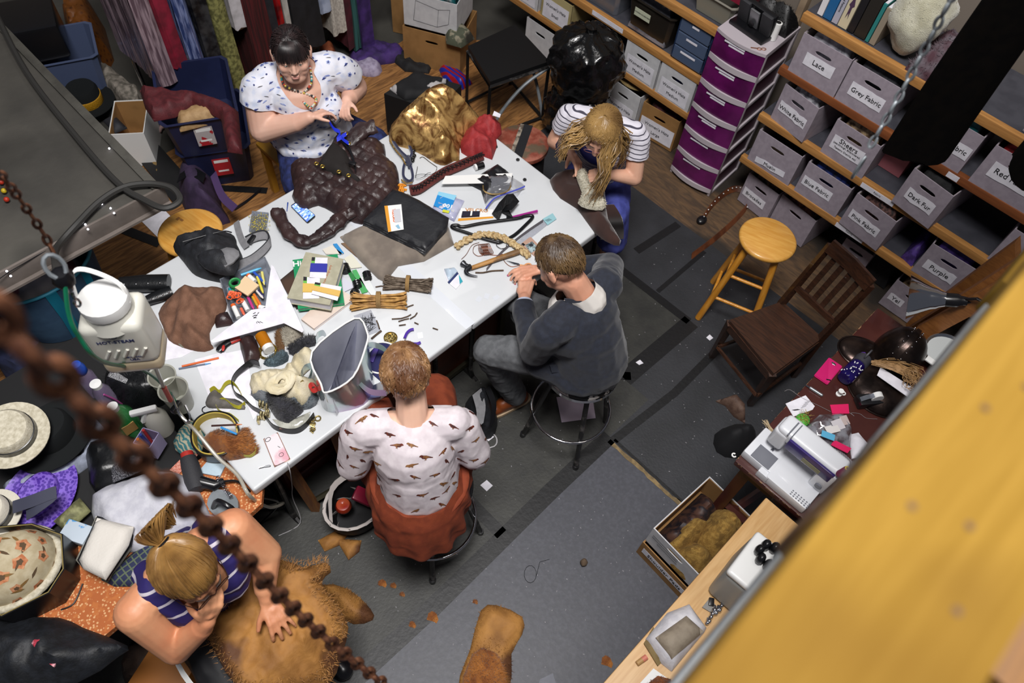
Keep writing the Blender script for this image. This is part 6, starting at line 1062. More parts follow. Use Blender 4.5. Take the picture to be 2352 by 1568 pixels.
def vcard(label,px,z,word,strap=True,tsize=.03):
 q=[P1(a,z)for a in px];a=lambda u,v:q[0].lerp(q[1],u).lerp(q[3].lerp(q[2],u),v);t=thing('fastener_card',label,'card',q[0],group=None);part(t,'card',G().prism([tuple(p[:2])for p in q],z,z+.002),m_white,w=1,sm=0);part(t,'orange_band',G().prism([tuple(a(u,v)[:2])for u,v in((0,.8),(1,.8),(1,1),(0,1))],z+.002,z+.0026),m_or,w=1,sm=0);d_=q[1]-q[0];c_=a(.5,.16)if strap else a(.42,.5);an=math.atan2(d_.y,d_.x)
 part(t,'lettering',G().text(word,tsize,FLAT(c_.x,c_.y,z+.0026,an),bold=.0008),mat('velcro_brown','b9804a',.5)if strap else mat('velcro_or2','d86c3a',.5),w=1,sm=0)
 if strap:
  part(t,'strap_roll',G().prism([tuple(a(u,v)[:2])for u,v in((.08,.36),(.6,.36),(.6,.76),(.08,.76))],z+.002,z+.014),mat('navy_strap','17162a',.7),w=1);part(t,'strap_band',G().prism([tuple(a(u,v)[:2])for u,v in((.33,.35),(.38,.35),(.38,.77),(.33,.77))],z+.014,z+.015),m_white,w=1)
 else:part(t,'blister',G().prism([tuple(a(u,v)[:2])for u,v in((.2,.1),(.7,.1),(.7,.5),(.2,.5))],z+.002,z+.006),mat('blister','c9c9cf',.2,coat=.5),w=1);part(t,'print',G().prism([tuple(a(u,v)[:2])for u,v in((.78,.3),(.95,.2),(.95,.35),(.82,.5))],z+.0026,z+.003),mat('pale_blue_print','8ab4cc',.5),w=1,sm=0)
 return t
vcard('orange and white card lying on the black vinyl',q7((1100,800),(1120,1010),(990,1032),(958,815)),ZT+.084,'VELCRO',False,.022);vcard('VELCRO card with a navy strap roll near the hanger',q9((700,778),(990,790),(992,868),(672,895)),ZT,'VELCRO')
# right half of the table
px=q9((440,800),(500,645),(730,720),(640,900),(560,860));t=thing('bag_pack','pack of clear bags with a blue label reading 100','bag',P1(px[0]));part(t,'bags',heap(pp(px),ZT,.012,wd=.02,fold=.008,fs=20,seed=3),mat('poly_bags','9a9cba',.25,col2='b4b6cc',sc=14,coat=.4),w=1);lb_=q9((455,780),(500,655),(660,690),(595,850));part(t,'blue_label',G().prism(pp(lb_),ZT+.021,ZT+.0222),mat('label_blue','1f86cc',.4),w=1,sm=0);part(t,'label_top',G().prism(pp(q9((490,685),(500,655),(660,690),(640,735))),ZT+.0222,ZT+.0226),mat('label_pale','8cc8e2',.4),w=1,sm=0)
an=math.atan2((P1(lb_[2])-P1(lb_[1])).y,(P1(lb_[2])-P1(lb_[1])).x);p=P1(q9((585,755))[0],ZT+.0228);part(t,'lettering',G().text('100',.034,FLAT(p.x,p.y,p.z,an+math.pi),bold=.001).text('Bags',.02,FLAT(p.x-.01,p.y-.03,p.z,an+math.pi)),m_white,w=1,sm=0);part(t,'yellow_tag',G().prism(pp(q9((540,815),(600,830),(590,850),(532,838))),ZT+.0224,ZT+.023),mat('tag_yellow','c9cc3a',.5),w=1,sm=0)
def path9(*q,z=ZT):return SP([P1(a,z)for a in q9(*q)],4)
t=thing('hanger','black plastic clothes hanger lying beside the braid','hanger',P1(q9((980,960))[0]));g=G().tube(path9((1030,1085),(900,1050),(760,1000),(640,960),(620,935),(670,930),(720,945),(900,910),(1200,870),(1270,850),(1330,842),(1345,860),(1290,920),(1180,1020),(1060,1080),(1030,1085),z=ZT+.008),.0085,n=8);part(t,'frame',g,m_blk,w=1);part(t,'hook',G().tube(path9((1035,1085),(1020,1110),(1060,1140),(1105,1130),(1110,1100),z=ZT+.006),.002),m_chrome,w=1)
t=thing('hair_braid','blond braid curving over the black hanger','braid',P1(q9((900,1020))[0]));cl=path9((655,1125),(760,1060),(880,1015),(990,1020),(1080,1045),(1160,1090),(1230,1140),(1310,1205),z=ZT+.016)
for s_ in range(3):
 pts=[]
 for i,p in enumerate(cl):
  for u in(0,.5):
   q=p.lerp(cl[min(i+1,len(cl)-1)],u);a=(i+u)*1.5+s_*2.094;d_=(cl[min(i+1,len(cl)-1)]-cl[max(i-1,0)]).normalized();n_=V((-d_.y,d_.x,0));pts.append(q+n_*.012*math.sin(a)+V((0,0,.006*math.sin(2*a)+(.005 if s_==1 else 0))))
 part(t,'strand',G().tube(pts,[.0075+.0018*math.sin(i)for i in range(len(pts))],n=7),mat('braid_blond','a98d62',.5,col2='c9b285',sc=70,bump=.4,bs=250),w=1)
t=thing('hammer','claw hammer with a worn wooden handle','hammer',P1(q9((960,1250))[0]));a,b=P1(q9((790,1315))[0],ZT+.016),P1(q9((1222,1165))[0],ZT+.018);d_=(b-a).normalized();part(t,'handle',G().tube([a,a.lerp(b,.3),a.lerp(b,.6),a.lerp(b,.85),b],[.0105,.012,.0125,.015,.0145],n=10,flat=.75),mat('hammer_wood','b0834a',.5,col2='9a6d38',sc=20,st=(1,1,1),col3='6f5335'),w=1)
m_hs=mat('hammer_steel','55565a',.35,m=.85,col2='3c3d42',sc=20);n_=V((-d_.y,d_.x,0));h0=P1(q9((770,1310))[0],ZT+.018);fc=P1(q9((712,1268))[0],ZT+.018);part(t,'head',G().tube([h0+d_*.012,h0],[.014,.016],n=10).tube([h0,h0.lerp(fc,.6),h0.lerp(fc,.75),fc],[.013,.011,.015,.0155],n=14),m_hs,w=1);cw=path9((770,1310),(745,1345),(780,1375),(850,1388),z=ZT+.018)
part(t,'claw',G().tube(cw,[.013-.0009*i for i in range(len(cw))],n=8,flat=.7),m_hs,w=1)
g=G()
for k in range(8):c0=P1(q9((885+k*11,1150-k*1))[0],ZT+.03);g.tube([c0+V((.012*math.cos(j*.45)*.4+.004*math.sin(j),.026*math.cos(j*.45),.026*math.sin(j*.45)))for j in range(14)],.0016,cl=1,n=5)
g.tube(path9((870,1100),(820,1120),(810,1170),(850,1205),(900,1200),z=ZT+.006),.0013,n=5).tube(path9((865,1085),(800,1110),(750,1190),(705,1235),z=ZT+.004),.0012,n=5).tube(path9((960,1195),(1040,1200),(1080,1190),(1090,1250),(1150,1300),(1230,1290),z=ZT+.004),.0014,n=5).tube(path9((1215,1310),(1220,1370),(1270,1415),(1340,1420),z=ZT+.004),.0013,n=5);solo('copper_wire','coil of copper wire above the hammer','wire',g,mat('copper','9a5a3c',.3,m=.75))
t=thing('scissors','scissors with peach handles by the hands in the blazer','scissors',P1(q9((1240,1300))[0]));part(t,'blades',G().prism(pp(q9((1110,1255),(1220,1280),(1235,1295),(1180,1288))),ZT+.003,ZT+.006),m_chrome,w=1,sm=0);g=G()
for cx_,cy_ in((1300,1300),(1330,1335)):g.tube([P1(q9((cx_,cy_))[0],ZT+.006)+V((.02*math.cos(k*.5),.014*math.sin(k*.5),0))for k in range(13)],.004,cl=1)
part(t,'handles',g.tube(path9((1230,1290),(1270,1295),(1300,1300),z=ZT+.006),.005),mat('peach_handle','d0925e',.4),w=1);solo('twig','knotted dark twig by the hammer claw','twig',G().tube(path9((830,1355),(900,1355),(980,1340),(1085,1335),z=ZT+.005),.0042,n=5),m_tw)
solo('feather','grey hair strip in a clear sleeve by the hanger','strip',G().strip(path9((930,1330),(1060,1180),(1200,1060),(1320,970),(1440,890),z=ZT+.003),V((.012,.012,0)),.002),mat('grey_strip','4a464c',.5));t=thing('hang_tag','pale blue barcode tag at the end of the clear sleeve','tag',P1(q9((1500,880))[0]));part(t,'card',G().prism(pp(q9((1435,880),(1525,828),(1560,880),(1480,935))),ZT+.004,ZT+.006),mat('tag_blue','8cb8c0',.5),w=1,sm=0);g=G()
for k in range(6):g.box(P1(q9((1470+k*7,890-k*3))[0],ZT+.0064),(.0012,.018,.0004),rz=.3)
part(t,'barcode',g,m_ink,w=1,sm=0);solo('clear_sleeve','clear plastic sleeve around the grey hair strip','sleeve',G().prism(pp(q9((1180,1100),(1440,880),(1480,930),(1240,1120))),ZT+.0015,ZT+.0022),mat('clear_film','c4c6d0',.1,trans=.6,alpha=.45),sm=0)
t=thing('comb','magenta comb with a looped handle','comb',P1(q9((1260,830))[0]));a,b=P1(q9((1135,860))[0],ZT+.004),P1(q9((1390,800))[0],ZT+.004);d_=(b-a).normalized();n_=V((d_.y,-d_.x,0));m_mag=mat('magenta_comb','a02a86',.3);part(t,'spine',G().tube([a,a.lerp(b,.4),b],[.003,.005,.006],n=6),m_mag,w=1);g=G()
for k in range(24):c_=a.lerp(b,.42+.024*k);g.cyl(c_,c_+n_*.018,.0012,.0006,n=4)
for k in range(4):c_=a.lerp(b,.06+.09*k)+n_*.006;g.tube([c_+V((.006*math.cos(j),.005*math.sin(j),0))for j in range(6)],.0016,cl=1,n=4)
part(t,'teeth',g,m_mag,w=1)
g=G();W_=[V((.0,.05,.012)),V((.02,.045,.0)),V((.03,.03,.03)),V((.0,.045,.02)),V((.03,.03,.0)),V((.03,.03,.01)),V((.02,.05,0)),V((.03,.03,.0))];pl_=[P1(a,ZT+h)for a,h in zip(q9((1010,860),(1060,760),(1110,700),(1200,680),(1160,760),(1060,770),(1150,830),(1110,850)),(.004,.035,.06,.05,.05,.02,.02,.004))];g.strip(pl_,W_,.002);solo('ribbon','loop of wide black ribbon near the comb','ribbon',g,m_bl,sm=0)
sp=q9((845,400),(905,380));t=thing('thread_spool','black thread spool on the lacing band','thread',P1(sp[0]));a,b=P1(q9((840,405))[0],ZT+.017),P1(q9((905,385))[0],ZT+.017);part(t,'thread',G().cyl(a,b,.016,n=14),m_blk,w=1);part(t,'spool_end',G().cyl(a-(b-a)*.25,a,.017,n=14),m_white,w=1)
solo('ruler','white plastic strip with a hole across the lacing band','strip',G().prism(pp(q9((525,560),(560,488),(1165,462),(1148,548)),ZT+.035),ZT+.034,ZT+.037).cyl(P1(q9((1118,505))[0],ZT+.0371),P1(q9((1118,505))[0],ZT+.0374),.004,mi=1),[m_white,m_ink],sm=0)
t=thing('lacing_band','red brown leather band laced in black','band',P1(q9((560,470))[0]));bp=path9((240,620),(330,600),(450,520),(560,450),(700,390),(830,330),(900,300),z=ZT+.012);part(t,'leather',G().strip(bp,V((.035,.055,.0)),.005),mat('red_leather','4a1a18',.5,col2='5a2420',sc=20,bump=.3,bs=150),w=1);g=G()
for i in range(2,len(bp)-1):p=bp[i]+V((0,0,.007));g.tube([p+V((-.012,-.012,0)),p+V((.012,.012,.002)),p+V((-.006,.014,0))],.0028,n=5).tube([p+V((.012,-.008,0)),p+V((-.008,.008,.002))],.0028,n=5)
part(t,'lacing',g,m_blk,w=1);g=heap(pp(q9((760,560),(880,480),(1030,390),(1110,450),(1170,500),(1160,590),(1060,650),(960,690),(920,740),(880,620))),ZT,.03,fold=.022,fs=20,seed=7,wd=.04);t=thing('chain_bag','clear zip bag holding a black purse with gold chain','bag',P1(q9((1000,560))[0]));part(t,'purse',g,mat('purse_black','17171b',.35,bump=.3,bs=60),w=1);part(t,'gold_chain',G().tube(path9((900,570),(910,620),(980,650),(1080,640),(1140,600),(1150,540),z=ZT+.045),[.003,.0042]*10+[.003],n=5),mat('chain_gold','b99a62',.3,m=.8),w=1);part(t,'clear_film',heap(pp(q9((900,500),(1150,490),(1280,580),(1210,680),(1000,720),(930,790),(900,700))),ZT+.002,.045,edge=.004,fold=.02,fs=22,seed=3,base=False),MATS['clear_film'],w=1);part(t,'zip_strip',G().tube(path9((925,780),(1000,690),(1120,640),(1230,600),(1275,580),z=ZT+.03),.004),mat('zip_blue','4a52b8',.3),w=1)
t=thing('masquerade_mask','navy velvet mask with gold trim','mask',P1(q9((160,330))[0]));m_nv=mat('navy_velvet','141b3e',.85,sheen=.5);lp=lambda*q,z=ZT+.012:SP([P1(a,z)for a in q9(*q)],4,True)
g=G()
for L,w_ in((lp((70,150),(130,130),(200,160),(250,230),(270,300),(230,340),(170,300),(110,230)),.022),(lp((190,370),(240,380),(270,440),(275,520),(230,545),(180,510),(170,450)),.014)):g.strip(L+[L[0]],V((.0,0,w_*1.2)),.012)
g.strip(path9((220,320),(240,370),(250,400),z=ZT+.02),V((.02,0,.02)),.008);part(t,'mask_body',g,m_nv,w=1);part(t,'gold_trim',G().tube(path9((60,170),(110,250),(170,320),(200,380),z=ZT+.022),.004).tube(path9((165,520),(210,555),(265,545),z=ZT+.022),.004),mat('trim_gold','9a7a3a',.5,col2='5a4420',sc=80),w=1);g=G();rn=random.Random(4)
for k in range(5):g.ball(P1(q9((285+rn.uniform(-22,22),260+k*22))[0],ZT+.012),(.012,.009,.01),seg=8)
part(t,'ribbon_bow',g,m_blk,w=1);t=thing('cream_tag','small cream paper tag beside the navy mask','tag',P1(q9((375,265))[0]));part(t,'tag',G().prism(pp(q9((330,235),(415,262),(400,300),(325,275))),ZT,ZT+.001),mat('cream_paper','d8d3b8',.8),w=1,sm=0)
t=thing('eyeglasses','thin black wire eyeglasses lying upside down','glasses',P1(q9((400,420))[0]));g=G().tube(path9((290,505),(330,505),(370,490),(375,470),(330,470),(285,485),z=ZT+.02),.0012,cl=0).tube(path9((380,470),(420,475),(470,450),(485,405),z=ZT+.02),.0012).tube(path9((485,405),(420,360),(360,315),(330,325),z=ZT+.006),.0013).tube(path9((290,500),(300,450),(310,400),z=ZT+.01),.0013).tube(path9((375,485),(400,462),(430,455),z=ZT+.02),.0012);part(t,'wire_frame',g,m_blk,w=1)
g=G();rn=random.Random(5)
for k in range(8):c_=P1(q9((160+rn.uniform(-25,25),590+rn.uniform(-30,40)))[0],ZT+.012);g.tube([c_+V((.014*math.cos(j*.8),.01*math.sin(j*.8+k),.006*math.sin(j+k)))for j in range(8)],.004,cl=1,n=5)
solo('yarn','bright orange yarn knot by the red brown band','yarn',g,mat('orange_yarn','d88a1c',.7));ol=q9((45,60),(60,-40),(150,-140),(280,-240),(420,-310),(560,-330),(700,-280),(800,-200),(880,-120),(870,-60),(790,-30),(730,60),(690,130),(690,230),(640,235),(560,275),(470,255),(370,190),(240,130),(130,100))
solo('fabric','shiny gold cloth bundled at the far right table corner','fabric',heap(round_poly(pp(ol,ZT+.09),2),ZT,.17,d=.011,wd=.15,fold=.07,fs=8,seed=15,rid=.8,st=(1,.45),ang=.9),mat('gold_lame','6a4420',.36,m=.55,col2='d2aa6a',sc=9,dist=3,lo=.36,hi=.62,bump=.5,bs=40));ol=q9((690,150),(740,60),(800,-30),(900,-80),(1000,-90),(1060,-30),(1070,60),(1020,110),(1030,170),(985,290),(880,250),(815,290),(760,260),(705,225))
solo('fabric','crumpled red cotton cloth beside the gold bundle','fabric',heap(pp(ol,ZT+.04),ZT,.05,d=.011,wd=.05,fold=.045,fs=9,seed=4,rid=.85),cloth_mat('8a2024','9c2c2e'));solo('size_tag','small white tag on the red cotton cloth','tag',G().prism(pp(q9((1000,-100),(1060,-70),(1050,-40),(985,-60)),ZT+.12),ZT+.118,ZT+.12),m_paper,sm=0)
for p,lb in(((1213,338),'black flower bead nearest the round stool'),((1275,518),'dark bead halfway along the right table edge'),((1015,222),'black bead by the red cotton cloth')):c_=P1(q9(p)[0],ZT+.006);g=G();[g.ball(c_+V((.006*math.cos(k*1.05),.006*math.sin(k*1.05),0)),.0045,seg=6)for k in range(6)];solo('bead',lb,'bead',g,m_blk)
t=thing('blister_card','white and blue card with a clear blister left of the hammer','card',P1(q9((630,1420))[0]));part(t,'card',G().prism(pp(q9((545,1330),(640,1318),(718,1440),(655,1508),(580,1445))),ZT,ZT+.003),m_paper,w=1,sm=0);part(t,'navy_band',G().prism(pp(q9((580,1445),(668,1352),(680,1370),(595,1462))),ZT+.003,ZT+.0036),mat('navy_band','1a2a5c',.5),w=1,sm=0);part(t,'teal_corner',G().prism(pp(q9((680,1375),(718,1440),(690,1465))),ZT+.003,ZT+.0036),mat('teal_corner','2a98a8',.5),w=1,sm=0);part(t,'blister',heap(pp(q9((550,1335),(640,1322),(670,1355),(590,1440))),ZT+.003,.012,wd=.01,fold=.002),mat('blister2','b4c4d4',.15,coat=.6),w=1)
# pliers, tin, pins bag, hoop, holographic tote
t=thing('pliers','jewellery pliers with purple grips','pliers',P1(q8((1220,970))[0]));m_pg=mat('purple_grip','4c2f9a',.4)
for pts in(((1215,945),(1240,890),(1275,860),(1308,853)),((1235,985),(1290,995),(1340,998),(1375,985))):part(t,'grip',G().tube(SP([P1(a,ZT+.01)for a in q8(*pts)],4),.0065),m_pg,w=1)
part(t,'jaws',G().tube([P1(a,ZT+.01)for a in q8((1218,950),(1190,985),(1125,1030))],[.007,.009,.002],n=6).tube([P1(a,ZT+.01)for a in q8((1235,985),(1195,980),(1115,990))],[.007,.009,.002],n=6),m_chrome,w=1);c_=P1(q8((1077,945))[0],ZT);t=thing('button_tin','round tin of gold beads by the pliers','tin',c_);part(t,'dish',G().lathe([(0,0),(.028,0),(.03,.008),(.027,.01),(.026,.003),(0,.003)]),mat('tin_gold','a08a4a',.3,m=.7));g=G();rn=random.Random(3)
for k in range(60):a,r_=rn.uniform(0,6.3),.024*math.sqrt(rn.random());g.ball((r_*math.cos(a),r_*math.sin(a),.008),.0035,seg=5)
part(t,'beads',g,mat('gold_beads','b8a878',.25,m=.7,col2='6a5a30',sc=60),kind='stuff');t=thing('pin_bag','small clear zip bag of black hairpins','bag',P1(q8((860,800))[0]));part(t,'film',G().prism(pp(q8((705,720),(880,660),(985,870),(830,925))),ZT+.001,ZT+.0016),MATS['clear_film'],w=1,sm=0);g=G()
for k in range(60):a=P1(q8((850+rn.uniform(-60,60),790+rn.uniform(-80,80)))[0],ZT+.004);d_=V((rn.uniform(-1,1),rn.uniform(-1,1),0)).normalized()*.013;g.cyl(a-d_,a+d_,.0007,n=4)
part(t,'hairpins',g,m_ink,w=1,kind='stuff');c_=P1(q8((985,1150))[0],ZT);t=thing('embroidery_hoop','navy cloth in a white embroidery hoop behind the auburn hair','hoop',c_);part(t,'cloth',heap(pp(q8((815,1150),(950,1010),(1020,980),(1060,1010),(1110,1080),(1110,1250),(980,1380),(900,1310),(830,1240))),ZT,.004,fold=.003,wd=.02),mat('navy_cloth','17194c',.8),w=1);part(t,'ring',G().tube([c_+V((.078*math.cos(k*.2),.078*math.sin(k*.2),.012))for k in range(31)],.004,cl=1),m_white,w=1);part(t,'purple_bar',G().box(P1(q8((915,1095))[0],ZT+.016),(.09,.022,.01),rz=.55,bev=.003),mat('purple_bar','3c2880',.4),w=1);stick('pencil','red pencil between the tote and the navy hoop','pencil',q8((795,1300))[0],q8((835,1205))[0],.0035,mat('red_pencil','b02a22',.4))
m_holo=mat('holographic','b0b4ba',.16,m=.55,col2='8fb8b0',sc=5,coat=.6,col3='b89ac0',bump=.2,bs=14);m_tin=mat('tote_lining','8a8c98',.6,col2='7a7c88',sc=6);t=thing('tote_bag','silver iridescent tote bag holding clear sleeves','bag',P1(q8((560,1450))[0]));top=[P1(a,ZT+.23)for a in q8((290,1080),(715,745),(840,880),(830,1020),(700,1330),(440,1485),(380,1400))];botp=[P1(a,ZT)for a in((742,912),(790,850),(842,860),(860,890),(835,930),(775,947),(745,940))];n=7
tp=SP(top,4,True);bp=SP(botp,4,True);N_=len(tp);g=G();g.add(bp+tp,[(i,(i+1)%N_,N_+(i+1)%N_,N_+i)for i in range(N_)]+[tuple(range(N_))[::-1]]);part(t,'shell',g,m_holo,w=1);ct,cb=sum(tp,V())/N_,sum(bp,V())/N_;ti=[ct+(p-ct)*.96+V((0,0,-.002))for p in tp];bi=[cb+(p-cb)*.9+V((0,0,.01))for p in bp];g=G();g.add(bi+ti,[(i,(i+1)%N_,N_+(i+1)%N_,N_+i)for i in range(N_)]+[tuple(range(N_))]);part(t,'lining',g,m_tin,w=1);part(t,'rim',G().tube(tp,.004,cl=1),m_white,w=1)
for pts in(((840,1025),(900,1010),(990,1040),(1060,1100)),((705,1330),(760,1390),(880,1480),(1030,1490)),((300,1215),(220,1240),(180,1320),(210,1390),(260,1360),(290,1250)),((330,960),(350,910),(400,890),(430,930))):part(t,'strap',G().strip(SP([P1(a,ZT+h)for a,h in zip(q8(*pts),(.2,.15,.1,.06,.05,.06))],4),V((.012,.018,.012)),.002),m_holo,w=1)
g=G()
for k in range(4):a,b=ct.lerp(top[1],.7),ct.lerp(top[5],.75);o=V((.02*k-.02,.012*k-.02,0));g.add([a+o,b+o,V((b.x,b.y,ZT+.02))+o,V((a.x,a.y,ZT+.02))+o],[(0,1,2,3)])
solo('document_sleeve','clear document sleeves standing inside the silver tote','sleeves',g,mat('sleeve_plastic','b9bcd0',.2,col2='7a7e9c',sc=5,coat=.5),sm=0)
# scarf, fur, belts
m_cream=mat('cream_cotton','cbbf9f',.85,col2='d6ccb2',sc=20,bump=.3,bs=160);m_bfur=mat('black_fur','15151a',.9,col2='2a2a32',sc=30,sheen=.3);m_gfur=mat('grey_fluff2','77787c',.95,col2='525a60',sc=12)
def furry(name,label,px,h,m,n=700,ln=.022,seed=1,z=ZT,fo=.02,cat='fur',wd=.05,fs=12,dr=(0,0,0)):g=heap(round_poly(pp(px,z+h*.6),2),z,h,fold=fo,fs=fs,seed=seed,wd=wd);g.blades(n,ln,.0011,seed=seed,drift=dr);return solo(name,label,cat,g,m)
furry('fur_scrap','grey fluffy scrap peeking from under the scarf',q5((930,470),(1060,420),(1180,520),(1540,480),(1545,600),(1400,650),(1150,640),(960,540)),.035,m_gfur,seed=3);furry('fur_scrap','black fur scrap at the middle of the belt pile',q5((1030,460),(1200,500),(1380,560),(1420,640),(1350,700),(1290,770),(1190,740),(1110,640)),.06,m_bfur,1100,seed=5);furry('fur_scrap','pale grey fur tuft under the white card star',q6((1115,1150),(1250,1130),(1290,1210),(1240,1290),(1130,1310),(1090,1230)),.03,mat('pale_fur','a09a8c',.95,col2='837c70',sc=14),seed=6);furry('fur_scrap','brown fur tuft beside the amber bottle',q6((1060,1190),(1110,1180),(1130,1290),(1120,1390),(1080,1380),(1060,1280)),.025,mat('brown_fur','6a4c30',.95),seed=7);furry('fur_scrap','slate feathery scrap beside the gold bangles',q6((950,1470),(1050,1380),(1150,1370),(1160,1440),(1050,1490)),.02,mat('slate_fluff','55666e',.95,col2='3c474e',sc=20),seed=8);furry('fur_scrap','black fur scrap between card star and silver tote',q6((1160,1320),(1300,1230),(1400,1220),(1390,1300),(1270,1330),(1200,1390)),.035,m_bfur,seed=9)
solo('scarf','cream cotton scarf twisted on the belt pile','scarf',heap(round_poly(pp(q5((915,290),(1100,235),(1250,220),(1340,100),(1400,40),(1470,30),(1510,90),(1510,190),(1400,290),(1520,330),(1550,420),(1490,500),(1400,580),(1330,530),(1180,515),(1070,460),(930,465)),ZT+.06),2),ZT+.012,.07,d=.009,wd=.06,fold=.05,fs=14,seed=11,rid=.8,st=(1,.4),ang=.2),m_cream)
g=G();[g.tube([P1(q5((1215,400))[0],ZT+.1)+V((r_*math.cos(k*.5),r_*.7*math.sin(k*.5),.008*math.sin(k+j)))for k in range(13)],.011,cl=1,n=7,flat=.7)for j,r_ in enumerate((.026,.042,.055))];solo('scarf_knot','rolled cream cotton ring on top of the scarf','scarf',g,m_cream)
t=thing('belt','black leather belt with square gold buckles','belt',P1(q5((850,550))[0]));bp=[P1(a,ZT+h)for a,h in zip(q5((1010,230),(940,215),(860,270),(790,340),(760,420),(790,510),(870,560),(950,640),(1040,690),(1090,750),(1150,820),(1260,860),(1370,860),(1450,810),(1530,710)),(.05,.045,.035,.025,.02,.016,.016,.016,.016,.016,.016,.016,.016,.016,.02))];part(t,'strap',G().strip(SP(bp,4),V((.004,.004,.03)),.003),m_bl,w=1);g=G()
for a in((1005,760),(1030,715),(1055,720),(1080,700),(1100,695),(1020,610),(1050,620),(1085,640)):c_=P1(q5(a)[0],ZT+.022);g.box(c_,(.026,.008,.03),rz=.9,bev=.002)
part(t,'buckle',g,mat('buckle_gold','c9b98a',.2,m=.85),w=1,label='square gold buckles');g=G();cp=[P1(q5((1520+30*math.sin(k*2.1),760+k*3.4+14*math.cos(k*1.7)))[0],ZT+.004+.002*(k%3))for k in range(34)];g.tube(cp,[.0022,.0032]*17,n=5).tube([P1(q5((1568,745))[0],ZT+.005)+V((.011*math.cos(k*.5),.011*math.sin(k*.5),0))for k in range(13)],.003,cl=1);solo('gold_chain','small heap of gold chain by the belt end','chain',g,mat('gold_chain','b8a468',.25,m=.85));solo('plastic_bag','clear crinkled bag inside the belt curve','bag',heap(pp(q5((1140,760),(1300,780),(1500,690),(1480,780),(1360,850),(1220,850))),ZT,.012,fold=.016,fs=26,seed=5,wd=.03),mat('bag_pale','b9b9ae',.15,col2='9a9a90',sc=20,coat=.5));g=G();[g.tube([P1(q5((1515+k*5,440+k*8))[0],ZT+.08)+V((.012*math.cos(j*.6),.016*math.sin(j*.6),.004*math.sin(j)))for j in range(11)],.0025,cl=1)for k in range(5)];solo('cord','red cord loop hanging on the tote strap','cord',g,mat('red_cord','b02a24',.6));stick('napkin_ring','short gold beads row above the cream knot','beads',q5((1385,345))[0],q5((1420,400))[0],.008,MATS['gold_chain'],z=ZT+.09)
fold('brown leather roll tied with a black cord',q6((740,1265),(800,1220),(860,1220),(900,1300),(920,1390),(870,1450),(800,1480),(770,1400)),.04,MATS['brown_quilted_leather'],fl=.014,seed=8,rnd_=2,wd=.04);t=thing('pill_bottle','amber pill bottle with a white cap','bottle',P1(q6((960,1290))[0]));a,b=P1(q6((930,1230))[0],ZT+.026),P1(q6((1005,1360))[0],ZT+.026);part(t,'bottle',G().cyl(a,a.lerp(b,.75),.026,n=18),mat('amber_plastic','c87c10',.2,trans=.35),w=1);part(t,'cap',G().cyl(a.lerp(b,.75),b,.024,n=18),m_white,w=1)
for k,(dx,dy,lb)in enumerate(((0,0,'lowest gold bangle by the amber bottle'),(8,-14,'middle gold bangle by the amber bottle'),(16,-6,'topmost gold bangle by the amber bottle'))):solo('bangle',lb,'bracelet',G().tube([P1(q6((980+dx,1375+dy))[0],ZT+.004+k*.006)+V((.034*math.cos(j*.3),.034*math.sin(j*.3),.006*math.sin(j*.3+k)))for j in range(21)],.0026,cl=1),mat('bangle_gold','b99b3c',.2,m=.9),group='gold bangles')
t=thing('utility_knife','red and black knife handle under the card star','knife',P1(q6((620,1320))[0]));part(t,'grip',G().tube(SP([P1(a,ZT+.012)for a in q6((565,1370),(620,1310),(680,1275))],3),[.013,.018,.018,.016,.016,.014,.013],n=10,flat=.6),m_blk,w=1);part(t,'red_body',G().tube([P1(a,ZT+.012)for a in q6((670,1285),(750,1250))],.014,n=10,flat=.6),mat('tool_red','b8332c',.35),w=1);part(t,'red_inset',G().ball(P1(q6((608,1340))[0],ZT+.022),(.016,.007,.004),M=Matrix.Rotation(.9,3,'Z'),seg=10),MATS['tool_red'],w=1)
stick('pencil','orange pencil on the white sheet','pencil',q5((280,252))[0],q5((630,172))[0],.0045,mat('orange_pencil','d8642c',.35));stick('pen','clear ballpoint pen below the orange pencil','pen',q5((250,275))[0],q5((555,222))[0],.004,mat('clear_pen','6a7488',.2),tip=mat('pen_blue_end','4a90c4',.3))
for px,z,lb in((q5((400,190),(690,110),(880,560),(620,760)),ZT,'white sheet of paper under the tape measure'),(q5((690,130),(880,90),(1000,700),(960,760)),ZT+.0015,'printed white sheet under the black belt'),(q6((110,1250),(420,1330),(250,1420),(90,1450)),ZT,'white sheet partly under the steam bottle')):flat('paper_sheet',lb,'paper',px,m_paper,z=z,th=.001)
g=G().strip(SP([P1(a,ZT+h)for a,h in zip(q5((545,480),(590,455),(640,490),(690,420),(750,400),(820,470),(860,560)),(.02,.03,.012,.02,.02,.012,.008))],5),V((.004,.006,.018)),.001).strip(SP([P1(a,ZT+h)for a,h in zip(q5((880,600),(820,640),(740,610),(680,565),(620,590),(610,640),(660,690),(740,710),(820,770)),(.008,.02,.02,.02,.014,.01,.008,.006,.006))],5),V((.004,.006,.016)),.001);solo('tape_measure','yellow tape measure curling over the grey leather scrap','tape measure',g,mat('tape_yellow','c4bc2c',.5,col2='2c2a14',sc=90,kind='stripe',lo=.86,hi=.92));fold('grey leather mouse shaped scrap with a thin tail',q5((500,590),(540,500),(590,475),(640,500),(680,545),(780,555),(860,600),(870,650),(760,645),(640,640),(530,635)),.02,cloth_mat('6a6560','5a5652'),fl=.008,rnd_=2,seed=3);solo('cord','thin dark cord tail of the grey leather scrap','cord',G().tube(SP([P1(a,ZT+.003)for a in q5((505,630),(475,650),(480,685),(540,700))],4),.002,n=5),m_blk)
